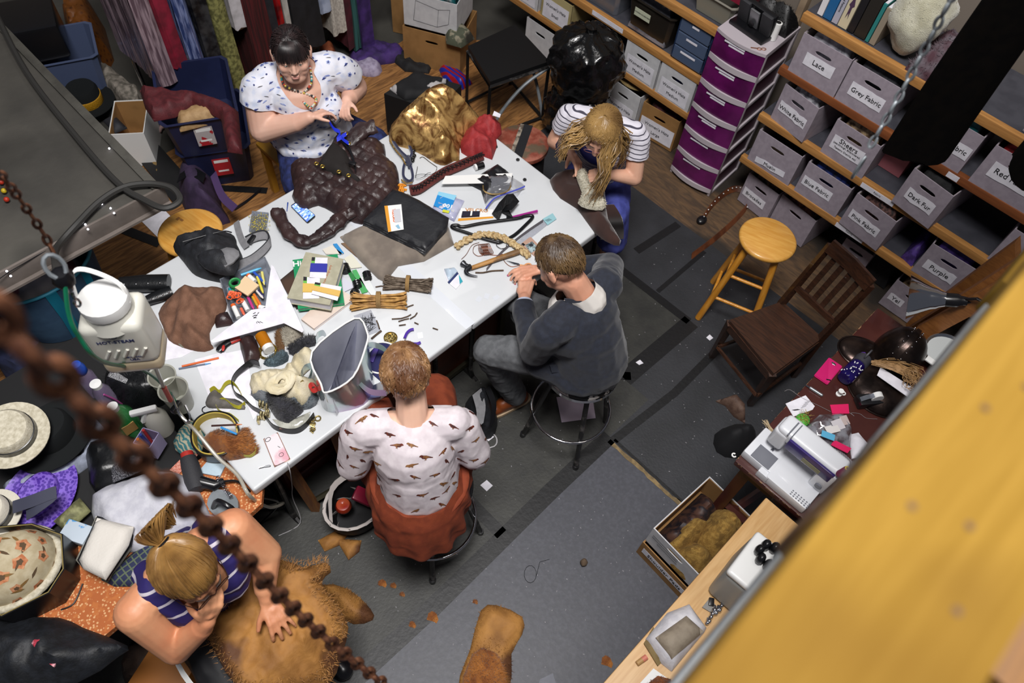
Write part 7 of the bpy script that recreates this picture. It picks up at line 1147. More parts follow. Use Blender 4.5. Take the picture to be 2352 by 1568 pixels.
solo('safety_pin','open safety pin near the table corner','pin',G().tube(SP([P1(a,ZT+.003)for a in q5((1005,1212),(1060,1195),(1112,1188),(1115,1200),(1060,1208),(1010,1220))],3),.0012,n=5),m_chrome)
# yellow lined hat ring with fox fur
t=thing('hat_band','yellow lined round hat band beside the steamer hose','hat',P1(q5((620,900))[0]));c_=P1(q5((620,925))[0],ZT+.0);pts=[P1(a,ZT+.004)for a in q5((390,980),(400,850),(470,760),(590,715),(720,730),(800,790),(840,900),(810,1020),(720,1110),(600,1135),(490,1120),(420,1060))];L=SP(pts,4,True);part(t,'band',G().strip(L+[L[0]],V((0,0,.06)),.004),mat('grey_band','5a5c60',.35,m=.4),w=1);Li=[c_+(p-c_)*.95+V((0,0,.004))for p in L];part(t,'lining',G().strip(Li+[Li[0]],V((0,0,.064)),.005),mat('mustard_felt','b0983c',.8,col2='c0aa50',sc=10),w=1);part(t,'edge_piping',G().tube([p+V((0,0,.034))for p in L],.003,cl=1),m_blk,w=1)
m_fox2=mat('ginger_fur','7a4418',.9,col2='a06428',sc=16,sheen=.3);furry('fur_scrap','ginger fox fur tuft lying in the yellow hat band',q5((450,950),(500,860),(620,820),(740,870),(860,800),(900,820),(960,950),(985,1040),(880,1080),(700,1110),(600,1060),(500,1010)),.06,m_fox2,2200,.024,4,dr=(.6,-.4,0),fo=.03,wd=.05);stick('pencil','brown pencil with metal end over the ginger fur','pencil',q5((560,815))[0],q5((850,802))[0],.004,mat('dark_pencil','3a1a14',.4),z=ZT+.075,tip=mat('pencil_orange','c8702a',.4));stick('pencil','sky blue pencil on the ginger fur','pencil',q5((650,830))[0],q5((800,895))[0],.0045,mat('sky_pencil','3a8ed0',.4),z=ZT+.07);solo('tape_measure','yellow tape end under the ginger fur','tape measure',G().strip(SP([P1(a,ZT+.016)for a in q5((870,1100),(930,1100),(980,1060),(985,1020))],4),V((0,0,.02)),.001),MATS['tape_yellow'])
# ---------- hanging things and the left corner ----------
def links(root,pts,L,wd,r,m):
 path=SP(pts,24);out=[path[0]]
 for p in path:
  if(p-out[-1]).length>=L*.72:out.append(p)
 for i,(a,b)in enumerate(zip(out[:-1],out[1:])):
  if i>96:break
  c=(a+b)/2;d=(b-a).normalized();u,v=frame(d);q=u if i%2 else v;g=G().tube([c+d*(L/2-r)*math.sin(k*.524)+q*(wd/2-r)*math.cos(k*.524)for k in range(12)],r,n=6,cl=1);part(root,'link',g,m,w=1)
m_rust=mat('rusty_iron','4a2a1c',.6,m=.45,col2='7a5038',sc=60)
a=[PD(-60,690,.45),PD(130,870,.52),PD(330,1070,.66),PD(480,1205,.84),PD(640,1365,1.15),PD(760,1475,1.45),PD(900,1585,1.8)];t=thing('chain','rusty chain hanging close across the lower left corner','chain',a[-1]);links(t,a,.045,.028,.0055,m_rust)
a=[PD(-40,350,1.5),PD(40,450,1.7),PD(105,545,1.85),PD(135,610,1.9)];t=thing('chain','thin rusty chain above the raised platform','chain',a[-1]);links(t,a,.04,.02,.0035,m_rust)
hk=PD(140,632,1.9);t=thing('snap_hook','steel snap hook with a black star knob above the bottle','hook',hk);part(t,'carabiner',G().tube([hk+V((.018*math.cos(k*.5),.01*math.sin(k*.5),.03+.028*math.sin(k*.5)))for k in range(13)],.005,cl=1),m_steel,w=1);part(t,'knob',G().lathe([(0,-.02),(.02,-.018),(.024,0),(.018,.02),(0,.022)],hk-V((0,0,.01)),8),m_blk,w=1)
t=thing('chain','short bright chain between the snap hook and the bottle','chain',PD(185,710,1.98));links(t,[hk-V((0,0,.03)),PD(168,680,1.95),PD(190,715,2.0)],.035,.018,.003,m_chrome)
bz=1.54;bb=P(318,812,bz);t=thing('steam_bottle','hanging white HOT-STEAM water bottle with a round cap','bottle',bb,-.62);m_hd=mat('milky_plastic','d8d6cc',.3,trans=.12,col2='cfcdc2',sc=4,coat=.1);m_liq=mat('milky_lower','b8a88c',.3,coat=.1)
part(t,'body',G().box((0,0,.135),(.165,.13,.19),bev=.028,seg=4).lathe([(.075,.2),(.062,.24),(.058,.262),(0,.262)]),m_hd);part(t,'water',G().box((0,0,.025),(.163,.128,.07),bev=.026,seg=4),m_liq,label='tan water filled lower part');part(t,'cap',G().lathe([(.064,.25),(.066,.268),(.064,.285),(.05,.292),(0,.296)]),m_white)
part(t,'handle',G().strip(SP([(.066,.0,.262),(.05,.02,.32),(-.02,.04,.36),(-.055,.03,.35),(-.066,.0,.262)],5),V((0,.014,0)),.003),m_white);Mb=Matrix(((1,0,0,0),(0,0,-1,0),(0,1,0,0),(0,0,0,1)));F_=lambda x,z:Matrix.Translation((x,-.0655,z))@Mb
part(t,'lettering',G().text('HOT-STEAM',.018,F_(.0,.165),bold=.0004).text('USA',.014,F_(.02,.07),bold=.0004).text('NEW YORK',.009,F_(.02,.083)).tube([F_(.0,.19)@V((.011*math.cos(k*.5),.009*math.sin(k*.5),0))for k in range(13)],.0012,n=4,cl=1).text('H',.011,F_(.0,.19)),mat('navy_print','1e2a5a',.5),sm=0);g=G()
for k in range(5):g.tube([F_(-.05+.024*k,.09)@V((0,0,.0)),F_(-.03+.024*k,.125)@V((0,0,0))],.005,n=6)
part(t,'ribs',g,m_hd);hs=[PD(150,655,1.9),PD(158,720,1.95),PD(180,770,2.0),PD(235,830,2.15),P(330,850,1.25),P(380,890,1.0),P(405,925,.9)];solo('green_hose','green tube running behind the steam bottle','hose',G().tube(SP(hs,5),.0055),mat('green_tube','0f6a4a',.4));hs=[P(350,825,1.5),P(372,880,1.15),P(395,925,.92),P(425,965,.86),P(450,990,.84),P(500,1050,.8),P(545,1090,.78),P(575,1140,.76),P(620,1165,.4),P(648,1155,.2),P(560,1175,.03)]
t=thing('steam_hose','clear steam hose crossing the yellow hat band','hose',hs[-1]);part(t,'hose',G().tube(SP(hs,5),.007),mat('clear_hose','b9b5a8',.25,trans=.3),w=1);part(t,'red_sleeve',G().tube([hs[1].lerp(hs[2],.2),hs[1].lerp(hs[2],.85)],.0095),mat('red_sleeve','c04a3a',.5),w=1);part(t,'clip',G().box(P(405,935,.9),(.05,.02,.03),rz=.4,bev=.006),m_blk,w=1);part(t,'metal_hook',G().tube(SP([P(392,900,.95),P(412,950,.9),P(432,968,.88),P(436,955,.88),P(425,930,.9)],4),.004),m_chrome,w=1)
a=[P(-15,20,0.98),P(60,165,0.98),P(180,320,0.98),P(270,420,0.98),P(330,458,0.975),P(378,478,0.97),P(413,460,0.97),P(395,432,0.98),P(345,422,0.98),P(285,430,0.985),P(230,462,0.985),P(180,512,0.985),P(130,570,1),P(128,600,1.3),hk];solo('power_cable','thick black cable looped over the platform corner','cable',G().tube(SP(a,6),.0145),mat('rubber_grey','2c2b29',.6))
t=thing('string_lights','string of tiny white lights along the platform lip','lights',P(200,520,0.96));bl=[(-10,640),(15,622),(70,590),(195,517),(233,468),(258,478),(262,489),(250,340)];w0=[P(*q,0.945)+V((0,-.012,0))for q in bl];part(t,'wire',G().tube(w0[:-1],.0018,n=5),m_blk,w=1)
for q in((15,622),(24,633),(195,515),(201,526),(233,468),(253,478),(261,489),(250,341)):part(t,'bulb',G().ball(P(*q,0.955)+V((0,-.008,.006)),.0045,seg=8),mat('led','f0f0ff',.3,emit=5),w=1)
g=G();[g.ball(P(3+6*k,418+20*k,0.97),.012,seg=8,mi=k%2)for k in range(3)];solo('plastic_flowers','red and yellow plastic flowers on the platform','flowers',g,[mat('petal_red','a82a14',.5),mat('petal_yellow','b8a01c',.5)])
def coat(label,px,z,z1,m,fl_=.03,seed=2):q=resample(round_poly(pp(px,z),3),.02);n=len(q);c_=sum(q,V((0,0)))/n;L=[z+(z1-z)*k/8 for k in range(9)];g=G();g.add([V((*(c_+(p-c_)*(1-.3*(k/8)+fl_*noise.noise(V((p.x*22,p.y*22,h*2+seed)))*3)),h+(.02*noise.noise(V((p.x*20,p.y*20,seed)))if k==0 else 0)))for k,h in enumerate(L)for p in q],[(k*n+i,k*n+(i+1)%n,(k+1)*n+(i+1)%n,(k+1)*n+i)for k in range(8)for i in range(n)]+[tuple(range(n))[::-1],tuple(range(8*n,9*n))]);return solo('coat',label,'coat',g,m)
m_coat=mat('black_wool','050404',.95,spec=.05,col2='080605',sc=30);coat('black coat hanging in front of the Grey Fabric box',[(2022,355),(2075,368),(2155,378),(2185,345),(2150,320),(2050,330)],1.85,3.1,m_coat);coat('black furry sleeve hanging at the right picture edge',[(2318,395),(2345,440),(2400,440),(2400,340),(2335,340)],1.9,3.0,m_coat)
a=[PD(2215,-60,1.55),PD(2125,110,1.65),PD(2055,240,1.72),PD(1990,350,1.78)];t=thing('chain','bright steel chain hanging beside the black coat','chain',a[-1]);links(t,a,.034,.018,.0032,m_steel);part(t,'end_hook',G().tube([PD(1972,385,1.8)+V((.01*math.cos(k*.5),0,.03*math.sin(k*.5)))for k in range(13)],.0028,cl=1),m_steel,w=1)
# ironing board and the clothes on it
t=thing('ironing_board','ironing board with an orange paisley cover','ironing board',(-.15,1.4,.006));m_pais=mat('orange_paisley','d0a070',.75,col2='a85a28',sc=95,kind='voro',lo=.3,hi=.4,col3='b4672f')
bo=[(-.75,1.28),(-.5,1.25),(0,1.27),(.19,1.285),(.235,1.34),(.235,1.5),(.18,1.6),(-.5,1.62),(-.75,1.58)];part(t,'padded_top',G().prism(bo,.655,.688),m_pais,w=1)
for p in(((.05,1.3,.65),(-.5,1.5,.01)),((-.45,1.3,.65),(.1,1.5,.01))):part(t,'leg',G().tube(p,.013),m_leg,w=1)
part(t,'foot_bar',G().tube([(.1,1.32,.014),(.1,1.68,.014)],.012).tube([(-.5,1.32,.014),(-.5,1.68,.014)],.012),m_leg,w=1);part(t,'tie_cord',G().tube(SP([P(190,1340,.69),P(170,1385,.69),P(140,1400,.69)],4),.003),m_blk,w=1)
t=thing('side_table','dark side table buried under hats at the left edge','table',(-.4,2.05,.004));part(t,'top',G().box((-.48,2.06,.64),(1.2,.82,.03)),m_dark,w=1)
for x,y in((-1.0,1.7),(.06,1.7),(-1.0,2.4),(.06,2.4)):part(t,'leg',G().box((x,y,.314),(.04,.04,.62)),m_dark,w=1)
ZI,ZS=.69,.656
fold('white shirt crumpled on the ironing board',[(205,1130),(280,1095),(360,1075),(430,1090),(470,1160),(480,1200),(420,1215),(330,1260),(260,1250),(215,1210)],.07,cloth_mat('b4b4be','c2c2ca'),z=ZI,fl=.03,fs=12,rnd_=2,wd=.07,seed=3);fold('navy plaid cloth under the folded white cloths',[(230,1330),(350,1230),(400,1290),(340,1345),(260,1345)],.02,mat('navy_plaid','1c2444',.8,col2='54604a',sc=14,kind='grid',lo=.86,hi=.92),z=ZI)
for k,(c1,lb)in enumerate((('b8b4a6','lowest folded ivory cloth in the stack by the ponytail'),('16181c','black folded cloth between the white ones'),('cfcac2','topmost folded off white cloth by the ponytail'))):fold(lb,[(172+4*k,1285),(222,1178+5*k),(318-6*k,1208),(305-6*k,1250),(248-4*k,1330),(190,1305)],.022,cloth_mat(c1),z=ZI+.022+.034*k,wd=.02,fl=.006,seed=k)
t=thing('hair_dryer','black and red hair dryer on the paisley cover','dryer',P(450,1090,ZI));a,b=P(432,1052,ZI+.04),P(452,1125,ZI+.035);part(t,'barrel',G().tube([a,a.lerp(b,.25),a.lerp(b,.7),b],[.03,.034,.036,.03],n=16),m_char,w=1);part(t,'red_tip',G().tube([a+(a-b)*.16,a],.024,n=16),mat('dryer_red','b03028',.4),w=1);part(t,'grip',G().tube([a.lerp(b,.7),P(495,1115,ZI+.035),P(515,1105,ZI+.03)],[.026,.022,.014],n=12),m_blk,w=1);part(t,'cord',G().tube(SP([P(515,1105,ZI+.03),P(545,1105,ZI+.02),P(570,1125,ZI+.01),P(590,1140,ZI-.1),P(640,1155,.3),P(600,1200,.02)],5),.005),m_blk,w=1);t=thing('steam_iron','steam iron with a coiled metal hose fitting','iron',P(505,1150,ZI));part(t,'sole',G().prism(round_poly(pp([(480,1165),(500,1130),(545,1145),(548,1180),(510,1195)],ZI),3),ZI,ZI+.03),m_steel,w=1);part(t,'handle',G().tube(SP([P(490,1165,ZI+.03),P(500,1150,ZI+.09),P(530,1165,ZI+.09),P(540,1180,ZI+.03)],4),.01),m_blk,w=1);part(t,'coil',G().tube([P(500+k*.8,1095+k*1.2,ZI+.05)+V((.008*math.cos(k*1.5),.008*math.sin(k*1.5),0))for k in range(40)],.002,n=4),m_chrome,w=1);fold('pale blue paper face mask under the hair dryer',[(455,1085),(480,1055),(520,1065),(505,1095)],.008,cloth_mat('b4c8d4'),z=ZI,fl=.006);solo('lace_collar','glitter coral strip under the white shirt edge','fabric',G().prism(pp([(390,1080),(440,1030),(455,1045),(410,1090)],ZI),ZI,ZI+.004),mat('coral_glitter','b8614c',.4,col2='d8a090',sc=200),sm=0)
# bottles and cups beside the table corner
t=thing('spray_bottle','milky spray bottle with a white trigger','bottle',P(375,985,ZS));part(t,'bottle',G().lathe([(0,0),(.045,.003),(.046,.1),(.03,.14),(.016,.16),(0,.16)]),m_hd);part(t,'trigger',G().box((-.02,.0,.185),(.1,.022,.026),rz=2.7,bev=.007).box((-.03,0,.15),(.012,.014,.06),ry=.5),m_white)
t=thing('soap_bottle','green soap bottle with a white cap','bottle',P(300,985,ZS));part(t,'bottle',G().lathe([(0,0),(.05,.003),(.05,.12),(.03,.16),(.018,.175),(0,.175)]),mat('green_soap','2c8a44',.15,trans=.5,coat=.4,col2='58a868',sc=12));part(t,'cap',G().lathe([(.018,.17),(.02,.2),(0,.202)]),m_white);part(t,'label',G().box((.0,-.049,.08),(.05,.004,.06)),mat('tan_label','b08a50',.6))
for q,lb,r_ in(((395,900),'clear plastic cup nearer the steam bottle',.052),((420,930),'clear plastic tub behind the hose clip',.055)):solo('plastic_cup',lb,'cup',G().lathe([(0,0),(r_*.8,.002),(r_,.13),(r_+.003,.133),(r_-.003,.13),(r_*.77,.006),(0,.005)],P(*q,ZT),28),mat('frosted_cup','c9c9bc',.25,trans=.35,alpha=.85))
t=thing('water_bottle','clear bottle with a bright blue lid left of the steam bottle','bottle',P(225,900,ZS));part(t,'bottle',G().lathe([(0,0),(.032,.003),(.033,.14),(.02,.17),(0,.17)]),mat('lilac_clear','a08fb0',.1,trans=.6,col2='c0b8d0',sc=9));part(t,'lid',G().lathe([(.02,.165),(.024,.17),(.024,.2),(.018,.225),(0,.23)]),mat('lid_blue','1c4fb8',.35));t=thing('water_bottle','clear bottle with a white lid beside the blue lidded one','bottle',P(258,930,ZS));part(t,'bottle',G().lathe([(0,0),(.034,.003),(.034,.12),(.02,.16),(0,.16)]),MATS['lilac_clear']);part(t,'lid',G().lathe([(.02,.155),(.022,.18),(0,.184)]),m_white);part(t,'strap',G().tube(SP([(.0,-.036,.14),(.02,-.04,.08),(.03,-.036,.02)],4),.004),mat('pink_strap','a04a86',.5))
furry('wig','black spiky wig with a silver patch behind the bottles',[(235,850),(300,830),(370,850),(385,900),(330,925),(260,915),(235,890)],.1,m_bl,500,.03,3,z=ZS,cat='wig');fold('silver foil scrap on the black wig',[(248,865),(258,848),(295,872),(290,882)],.006,mat('silver_foil','9a9a9c',.25,m=.7,bump=.8,bs=200),z=ZS+.11,fl=.004);t=thing('pen_cup','lilac square cup of pens at the table corner','cup',P(355,1030,ZI),.5);part(t,'cup',G().box((0,.034,.05),(.07,.003,.1)).box((0,-.034,.05),(.07,.003,.1)).box((.034,0,.05),(.003,.07,.1)).box((-.034,0,.05),(.003,.07,.1)).box((0,0,.002),(.07,.07,.004)),mat('lilac_cup','a49cc0',.4));a=mw(t)
for k,(c1,lb)in enumerate((('b8601c','orange pen in the lilac cup'),('2c3f8a','blue pen in the lilac cup'),('a83030','red pen in the lilac cup'))):solo('pen',lb,'pen',G().cyl(a@V((.012*k-.01,.01,.006)),a@V((.02*k-.018,.022,.11)),.006),mat('cpen'+c1,c1,.4))
fold('teal paisley cushion beside the pen cup',[(395,1010),(430,960),(470,975),(460,1030),(415,1040)],.04,mat('teal_paisley','b9b49a',.8,col2='3c7a80',sc=22,kind='stripe',dist=8),z=ZI,wd=.04,rnd_=2)
# hats at the left edge
def hat(label,px,z,R_,r_,h,m,band=None,sq=1.,ang=0.,tilt=0.):
 t=thing('hat',label,'hat',P(*px,z),ang);M_=Matrix.Rotation(tilt,3,'X');part(t,'brim',G().lathe([(r_*.95,.004),(R_*.8,.0),(R_,.006),(R_,.01),(R_*.8,.005),(r_*.95,.01)],n=40,M=M_,sy=sq),m);part(t,'crown',G().lathe([(r_,.004),(r_*.97,h*.8),(r_*.85,h),(0,h*.97)],n=36,M=M_,sy=sq),m)
 if band:part(t,'band',G().lathe([(r_+.001,.006),(r_+.003,.008),(r_+.002,h*.5),(r_-.002,h*.52)],n=36,M=M_,sy=sq),band)
 return t
m_straw=mat('white_straw','cfc8b4',.8,col2='b0a892',sc=70,lo=.35,hi=.65,bump=.4,bs=160,det=8);m_felt=mat('black_felt','1a1c1d',.9,spec=.15);fold('grey blue shirt heaped under the hats',[(0,1110),(60,1080),(180,1040),(165,960),(215,955),(240,1000),(215,1050),(120,1110),(30,1150)],.06,cloth_mat('848a9a','9aa2b4'),z=ZS,fl=.03,rnd_=2,wd=.05);hat('wide black felt hat under the straw boater',(125,1000),.73,.165,.09,.09,m_felt,None,.85,.4);hat('white straw boater with a black band',(28,1000),.86,.13,.085,.075,m_straw,m_blk,1,0,.15);hat('purple sequin hat with a dark grey bow',(90,1140),.70,.17,.09,.05,mat('purple_sequin','4a2c92',.35,col2='7a5cc0',sc=90,kind='voro'),None,.7,.6,.2)
g=G().strip(SP([P(30,1165,.8),P(75,1150,.82),P(130,1130,.82),P(85,1165,.82),P(60,1180,.8)],3),V((.02,.045,0)),.002);solo('bow','dark grey ribbon bow on the purple hat','bow',g,mat('grey_ribbon','3a3c4c',.6));hat('white hat cut off by the left picture edge',(-15,1185),.76,.1,.07,.07,cloth_mat('cfc9ba'),m_blk)
t=thing('sequin_mask','black satin and silver glitter mask by the ironing board','mask',P(265,1070,ZI));part(t,'satin',heap(round_poly(pp([(205,1020),(290,1000),(345,1030),(350,1070),(300,1105),(220,1130),(205,1080)],ZI),2),ZI,.06,fold=.02,seed=3),m_bl,w=1);part(t,'glitter',heap(pp([(258,1080),(275,1055),(340,1050),(345,1075),(300,1095),(262,1110)],ZI+.06),ZI+.066,.012,wd=.02,fold=.004),mat('silver_glitter','8a8a90',.25,m=.6,col2='3a3a40',sc=240,kind='voro',bump=1,bs=300),w=1)
t=thing('hat_box','black six sided hat box holding a tapestry hat','box',P(70,1320,ZI-.1));ho=pp([(-90,1290),(-30,1215),(80,1205),(150,1230),(155,1310),(120,1365),(10,1420),(-70,1400)],.8);hc_=sum((V(p)for p in ho),V((0,0)))/len(ho);hi_=[tuple(hc_+(V(p)-hc_)*.965)for p in ho];part(t,'walls',G().prism(ho,ZI,.82,[hi_]),m_blk,w=1,sm=0);part(t,'floor_panel',G().prism(ho,ZI-.005,ZI),m_blk,w=1,sm=0);part(t,'gilt_edge',G().tube([V((*p,.822))for p in hi_],.002,n=4,cl=1),mat('gilt','8a7a4a',.4),w=1);t=thing('hat','floral tapestry hat with a braided rim in the hat box','hat',P(40,1310,.71));part(t,'crown',scatter(scatter(G().lathe([(.15,.02),(.145,.06),(.11,.12),(.05,.145),(0,.15)],n=36,sy=.85),24,.05,[[(fl1,1),(core,2)]],.024,3,off=.001),40,.026,[[(leafp,2)],[(leafp,3)]],.016,8,off=.0008),[mat('tapestry_cream','b8ac90',.9,col2='a89a7c',sc=30),mat('tap_rose','a8623c',.85,col2='c08a64',sc=60),mat('tap_brown','54402a',.85),mat('tap_ochre','7a5a2c',.85)]);part(t,'brim',G().tube([V((.155*math.cos(k*.2),.135*math.sin(k*.2),.028))for k in range(31)],.015,n=8,cl=1),m_straw)
fold('black jacket with a pink floral lining hanging off the board end',[(-60,1440),(0,1415),(120,1410),(180,1435),(280,1475),(260,1500),(150,1568),(-60,1600)],.09,cloth_mat('0e1014','191c22',.6),z=.692,fl=.05,fs=9,rnd_=2,wd=.09,seed=6);fold('pink and red floral cloth showing inside the black jacket',[(60,1470),(105,1455),(118,1470),(95,1490),(130,1515),(120,1530),(80,1500)],.03,mat('pink_floral','b83a4c',.7,col2='d8a0a8',sc=40,kind='voro'),z=.775,fl=.01,wd=.02);fold('floral red bag at the bottom left corner',[(-20,1560),(60,1545),(85,1570),(40,1620),(-20,1620)],.1,MATS['pink_floral'],z=.3);solo('tissue_box','white and blue tissue packet between the hat box and the white shirt','box',G().box(P(180,1225,ZI+.03),(.07,.1,.05),rz=.5,bev=.004),[mat('tissue_pack','b4c0cc',.5,col2='4a90c8',sc=14,lo=.55,hi=.58)]);fold('olive printed paper bag beside the purple hat',[(120,1195),(180,1140),(205,1170),(150,1220)],.03,cloth_mat('5c5c3c','8a8a60'),z=ZI,fl=.02)
g=heap(pp([(280,1400),(340,1385),(330,1470),(280,1480)],.1),.006,.1,fold=.05,fs=16,seed=4);solo('sequin_bag','black sequined cloth on the floor under the ironing board','fabric',g,mat('black_sequin','101014',.2,m=.4,bump=1,bs=240));solo('shoe_box','orange brown box on the floor under the ironing board','box',G().box((-.5,1.15,.12),(.26,.2,.24),rz=.4,bev=.004),mat('ochre_box','8a5210',.6));fold('dark brown fur on the floor behind the stool',[(290,1480),(360,1470),(420,1500),(400,1568),(280,1568)],.08,cloth_mat('2c1c12','3c281a'),z=.006,fl=.04,rnd_=2)
# fur pelt across the lap and on the floor
m_hide=mat('tan_hide','845826',.75,col2='b07c3c',sc=9,bump=.6,bs=40,lo=.35,hi=.65,col3='5a361a');m_pf=mat('pelt_fur','8a5c2a',.9,col2='a87840',sc=20,sheen=.4);t=thing('fur_pelt','large tan fur pelt spread over the lap, hide side up','fur',P(650,1440,.3));ol=[(550,1330),(640,1290),(700,1310),(745,1285),(758,1310),(740,1340),(780,1400),(800,1440),(780,1500),(745,1568),(640,1600),(560,1590),(500,1500),(480,1430),(530,1390)]
g=heap(round_poly(pp(ol,.56),2),.5,.04,d=.011,wd=.04,fold=.03,fs=11,seed=9,rid=.6)
for v in g.b.verts:v.co.z+=.10-.9*max(0,.78-v.co.y)-.9*max(0,v.co.x-.16)-.9*max(0,-.33-v.co.x)
part(t,'hide',g,m_hide,w=1);e_=round_poly(pp(ol,.56),4);g2=G();rn=random.Random(5)
for k in range(1700):
 i=rn.randrange(len(e_));a,b=V((*e_[i],0)),V((*e_[(i+1)%len(e_)],0));p=a.lerp(b,rn.random());c_=V((-.05,.9,0));o=(p-c_).normalized();p-=o*rn.uniform(-.002,.05);p.z=.56+.10-.9*max(0,.78-p.y)-.9*max(0,p.x-.16)-.9*max(0,-.33-p.x)+rn.uniform(-.005,.03);s_=o.cross(V((0,0,1)))*.0012;g2.add([p-s_,p+s_,p+o*rn.uniform(.002,.012)+V((rn.gauss(0,.01),rn.gauss(0,.01),rn.uniform(-.01,.012)))],[(0,1,2)])
part(t,'fur',g2,m_pf,w=1,sm=0);furry('fur_pelt','folded tan hide on the floor right of the ponytailed lap pelt',[(740,1340),(800,1350),(850,1395),(855,1420),(810,1430),(770,1400)],.05,m_hide,500,.018,4,z=.006)
furry('fur_pelt','long strip of tan fur pelt lying on the bare grey floor',[(1105,1400),(1140,1388),(1200,1415),(1200,1455),(1175,1500),(1165,1600),(1050,1600),(1080,1490)],.03,m_hide,900,.022,6,z=.006,fo=.016);furry('fur_pelt','darker fluffy fur patch on the long floor strip',[(1085,1500),(1130,1490),(1160,1530),(1150,1600),(1060,1600)],.03,m_fox2,1200,.024,7,z=.03)
for k,(px,lb)in enumerate((([(730,1240),(775,1215),(800,1225),(780,1250),(745,1265)],'curled brown hide scrap near the striped bag'),([(770,1235),(830,1240),(825,1265),(800,1285)],'leaf shaped hide scrap below the striped bag'))):fold(lb,px,.02,m_hide,z=.006,fl=.012,name='hide_scrap',cat='hide',d=.012)
for q,s_,lb in(((995,1418),.03,'largest ginger fur tuft on the grey floor'),((880,1340),.022,'ginger tuft below the chrome stool ring'),((1092,1382),.014,'tiny ginger tuft just above the long fur strip'),((905,1345),.015,'ginger tuft beside the stool leg'),((948,1435),.018,'ginger tuft left of the largest tuft'),((925,1365),.014,'ginger tuft between stool foot and largest tuft'),((1395,1520),.03,'ginger tuft in the shadow of the bench')):c_=P(*q,.006);g=heap([(c_.x+s_*math.cos(k)*(.7+.3*math.sin(k*3)),c_.y+s_*math.sin(k))for k in(0,.9,1.8,2.7,3.6,4.5,5.4)],.006,.012,d=.01,edge=.003);g.blades(120,.012,.0008);solo('fur_tuft',lb,'fur',g,m_fox2)
# ---------- floor things ----------
def pack(label,px,z,h,m,parts_=(),name='backpack',cat='bag',seed=1):t=thing(name,label,cat,P(*px[0],z));part(t,'body',heap(round_poly(pp(px,z+h*.5),2),z,h,wd=.08,fold=.03,fs=10,seed=seed),m,w=1);[part(t,n_,G().strip(SP([P(*q,zz_)for q in pts],4),V(wv),.004),mm,w=1)for n_,pts,zz_,wv,mm in parts_];return t
pack('black and grey backpack on the floor under the table edge',[(1070,905),(1110,880),(1140,905),(1145,955),(1130,985),(1090,990),(1070,960)],.006,.22,m_nyl,(('grey_panel',[(1095,900),(1105,940),(1100,980)],.235,(.06,.0,0),m_gry),('shoulder_strap',[(1120,890),(1135,930),(1130,975)],.235,(.03,0,.01),m_blk)));pack('purple backpack gaping open on the plywood by the totes',[(400,400),(440,378),(490,400),(500,450),(520,485),(470,490),(420,470)],.004,.2,mat('purple_nylon','2c1f38',.8,col2='3a2a48',sc=20),(('dark_opening',[(410,410),(440,395),(470,410)],.215,(.05,.05,0),m_blk),('shoulder_strap',[(490,400),(510,450),(540,480)],.21,(.05,.02,0),mat('purple_strap','46305c',.8)),('webbing',[(540,480),(570,460),(600,435)],.01,(.02,.02,0),m_blk)),seed=3)
t=thing('shopping_bag','white strap net shopping bag of fruit by the wooden post','bag',P(820,1170,0));c_=P(825,1180,.006);part(t,'lining',G().lathe([(0,0),(.12,.004),(.15,.1),(.145,.17),(.14,.17),(.11,.02),(0,.012)],c_,24,sy=.8),mat('bag_black','18171a',.7),w=1);g=G();rn=random.Random(3)
for k in range(9):a0=k*.7;g.strip([c_+V(((.1+.055*u)*math.cos(a0+u*1.2),(.1+.055*u)*.8*math.sin(a0+u*1.2),.01+.17*u))*1.0 for u in(0,.25,.5,.75,1)],V((0,0,.022)),.003)
part(t,'straps',g.tube([c_+V((.152*math.cos(k*.3),.122*math.sin(k*.3),.175))for k in range(21)],.008,cl=1,flat=.5).strip(SP([c_+V((-.14,.0,.17)),c_+V((-.05,.1,.22)),c_+V((.08,.1,.2)),c_+V((.14,.03,.17))],4),V((0,.02,.02)),.003),mat('strap_white','b8b0ac',.8),w=1);solo('apple','red apple inside the net shopping bag','fruit',G().lathe([(0,.06),(.012,.066),(.03,.062),(.038,.04),(.03,.01),(.01,.0),(0,.002)],c_+V((-.05,.03,.1))),mat('apple_red','a8231c',.3,col2='c05a30',sc=9));solo('snack_packet','crimson snack packet inside the net shopping bag','packet',G().box(c_+V((.05,.01,.12)),(.07,.1,.03),rz=.5,rx=.4,bev=.01),mat('packet_red','a02040',.3,col2='d8c0c4',sc=22,lo=.6,hi=.63))
for px,lb,m in(([(1278,912),(1360,905),(1368,960),(1290,970)],'lilac paper sheet on the floor under the worn stool',mat('lilac_paper','bcaec0',.8)),([(1103,1114),(1118,1102),(1132,1115),(1118,1128)],'small white paper square on the floor by the rust skirt',m_paper),([(1107,1000),(1120,990),(1135,1003),(1122,1013)],'white barcode tag on the floor by the backpack',m_paper),([(1240,1560),(1270,1545),(1285,1600),(1230,1600)],'clear scrap of film at the bottom edge of the floor',MATS['clear_film']),([(1460,832),(1470,826),(1478,834),(1468,838)],'white paper scrap on the wide black floor tape',m_paper),([(1622,775),(1630,768),(1638,776),(1630,782)],'white paper scrap at the end of the thin floor tape',m_paper)):flat('paper_scrap',lb,'paper',px,m,z=.009,th=.001)
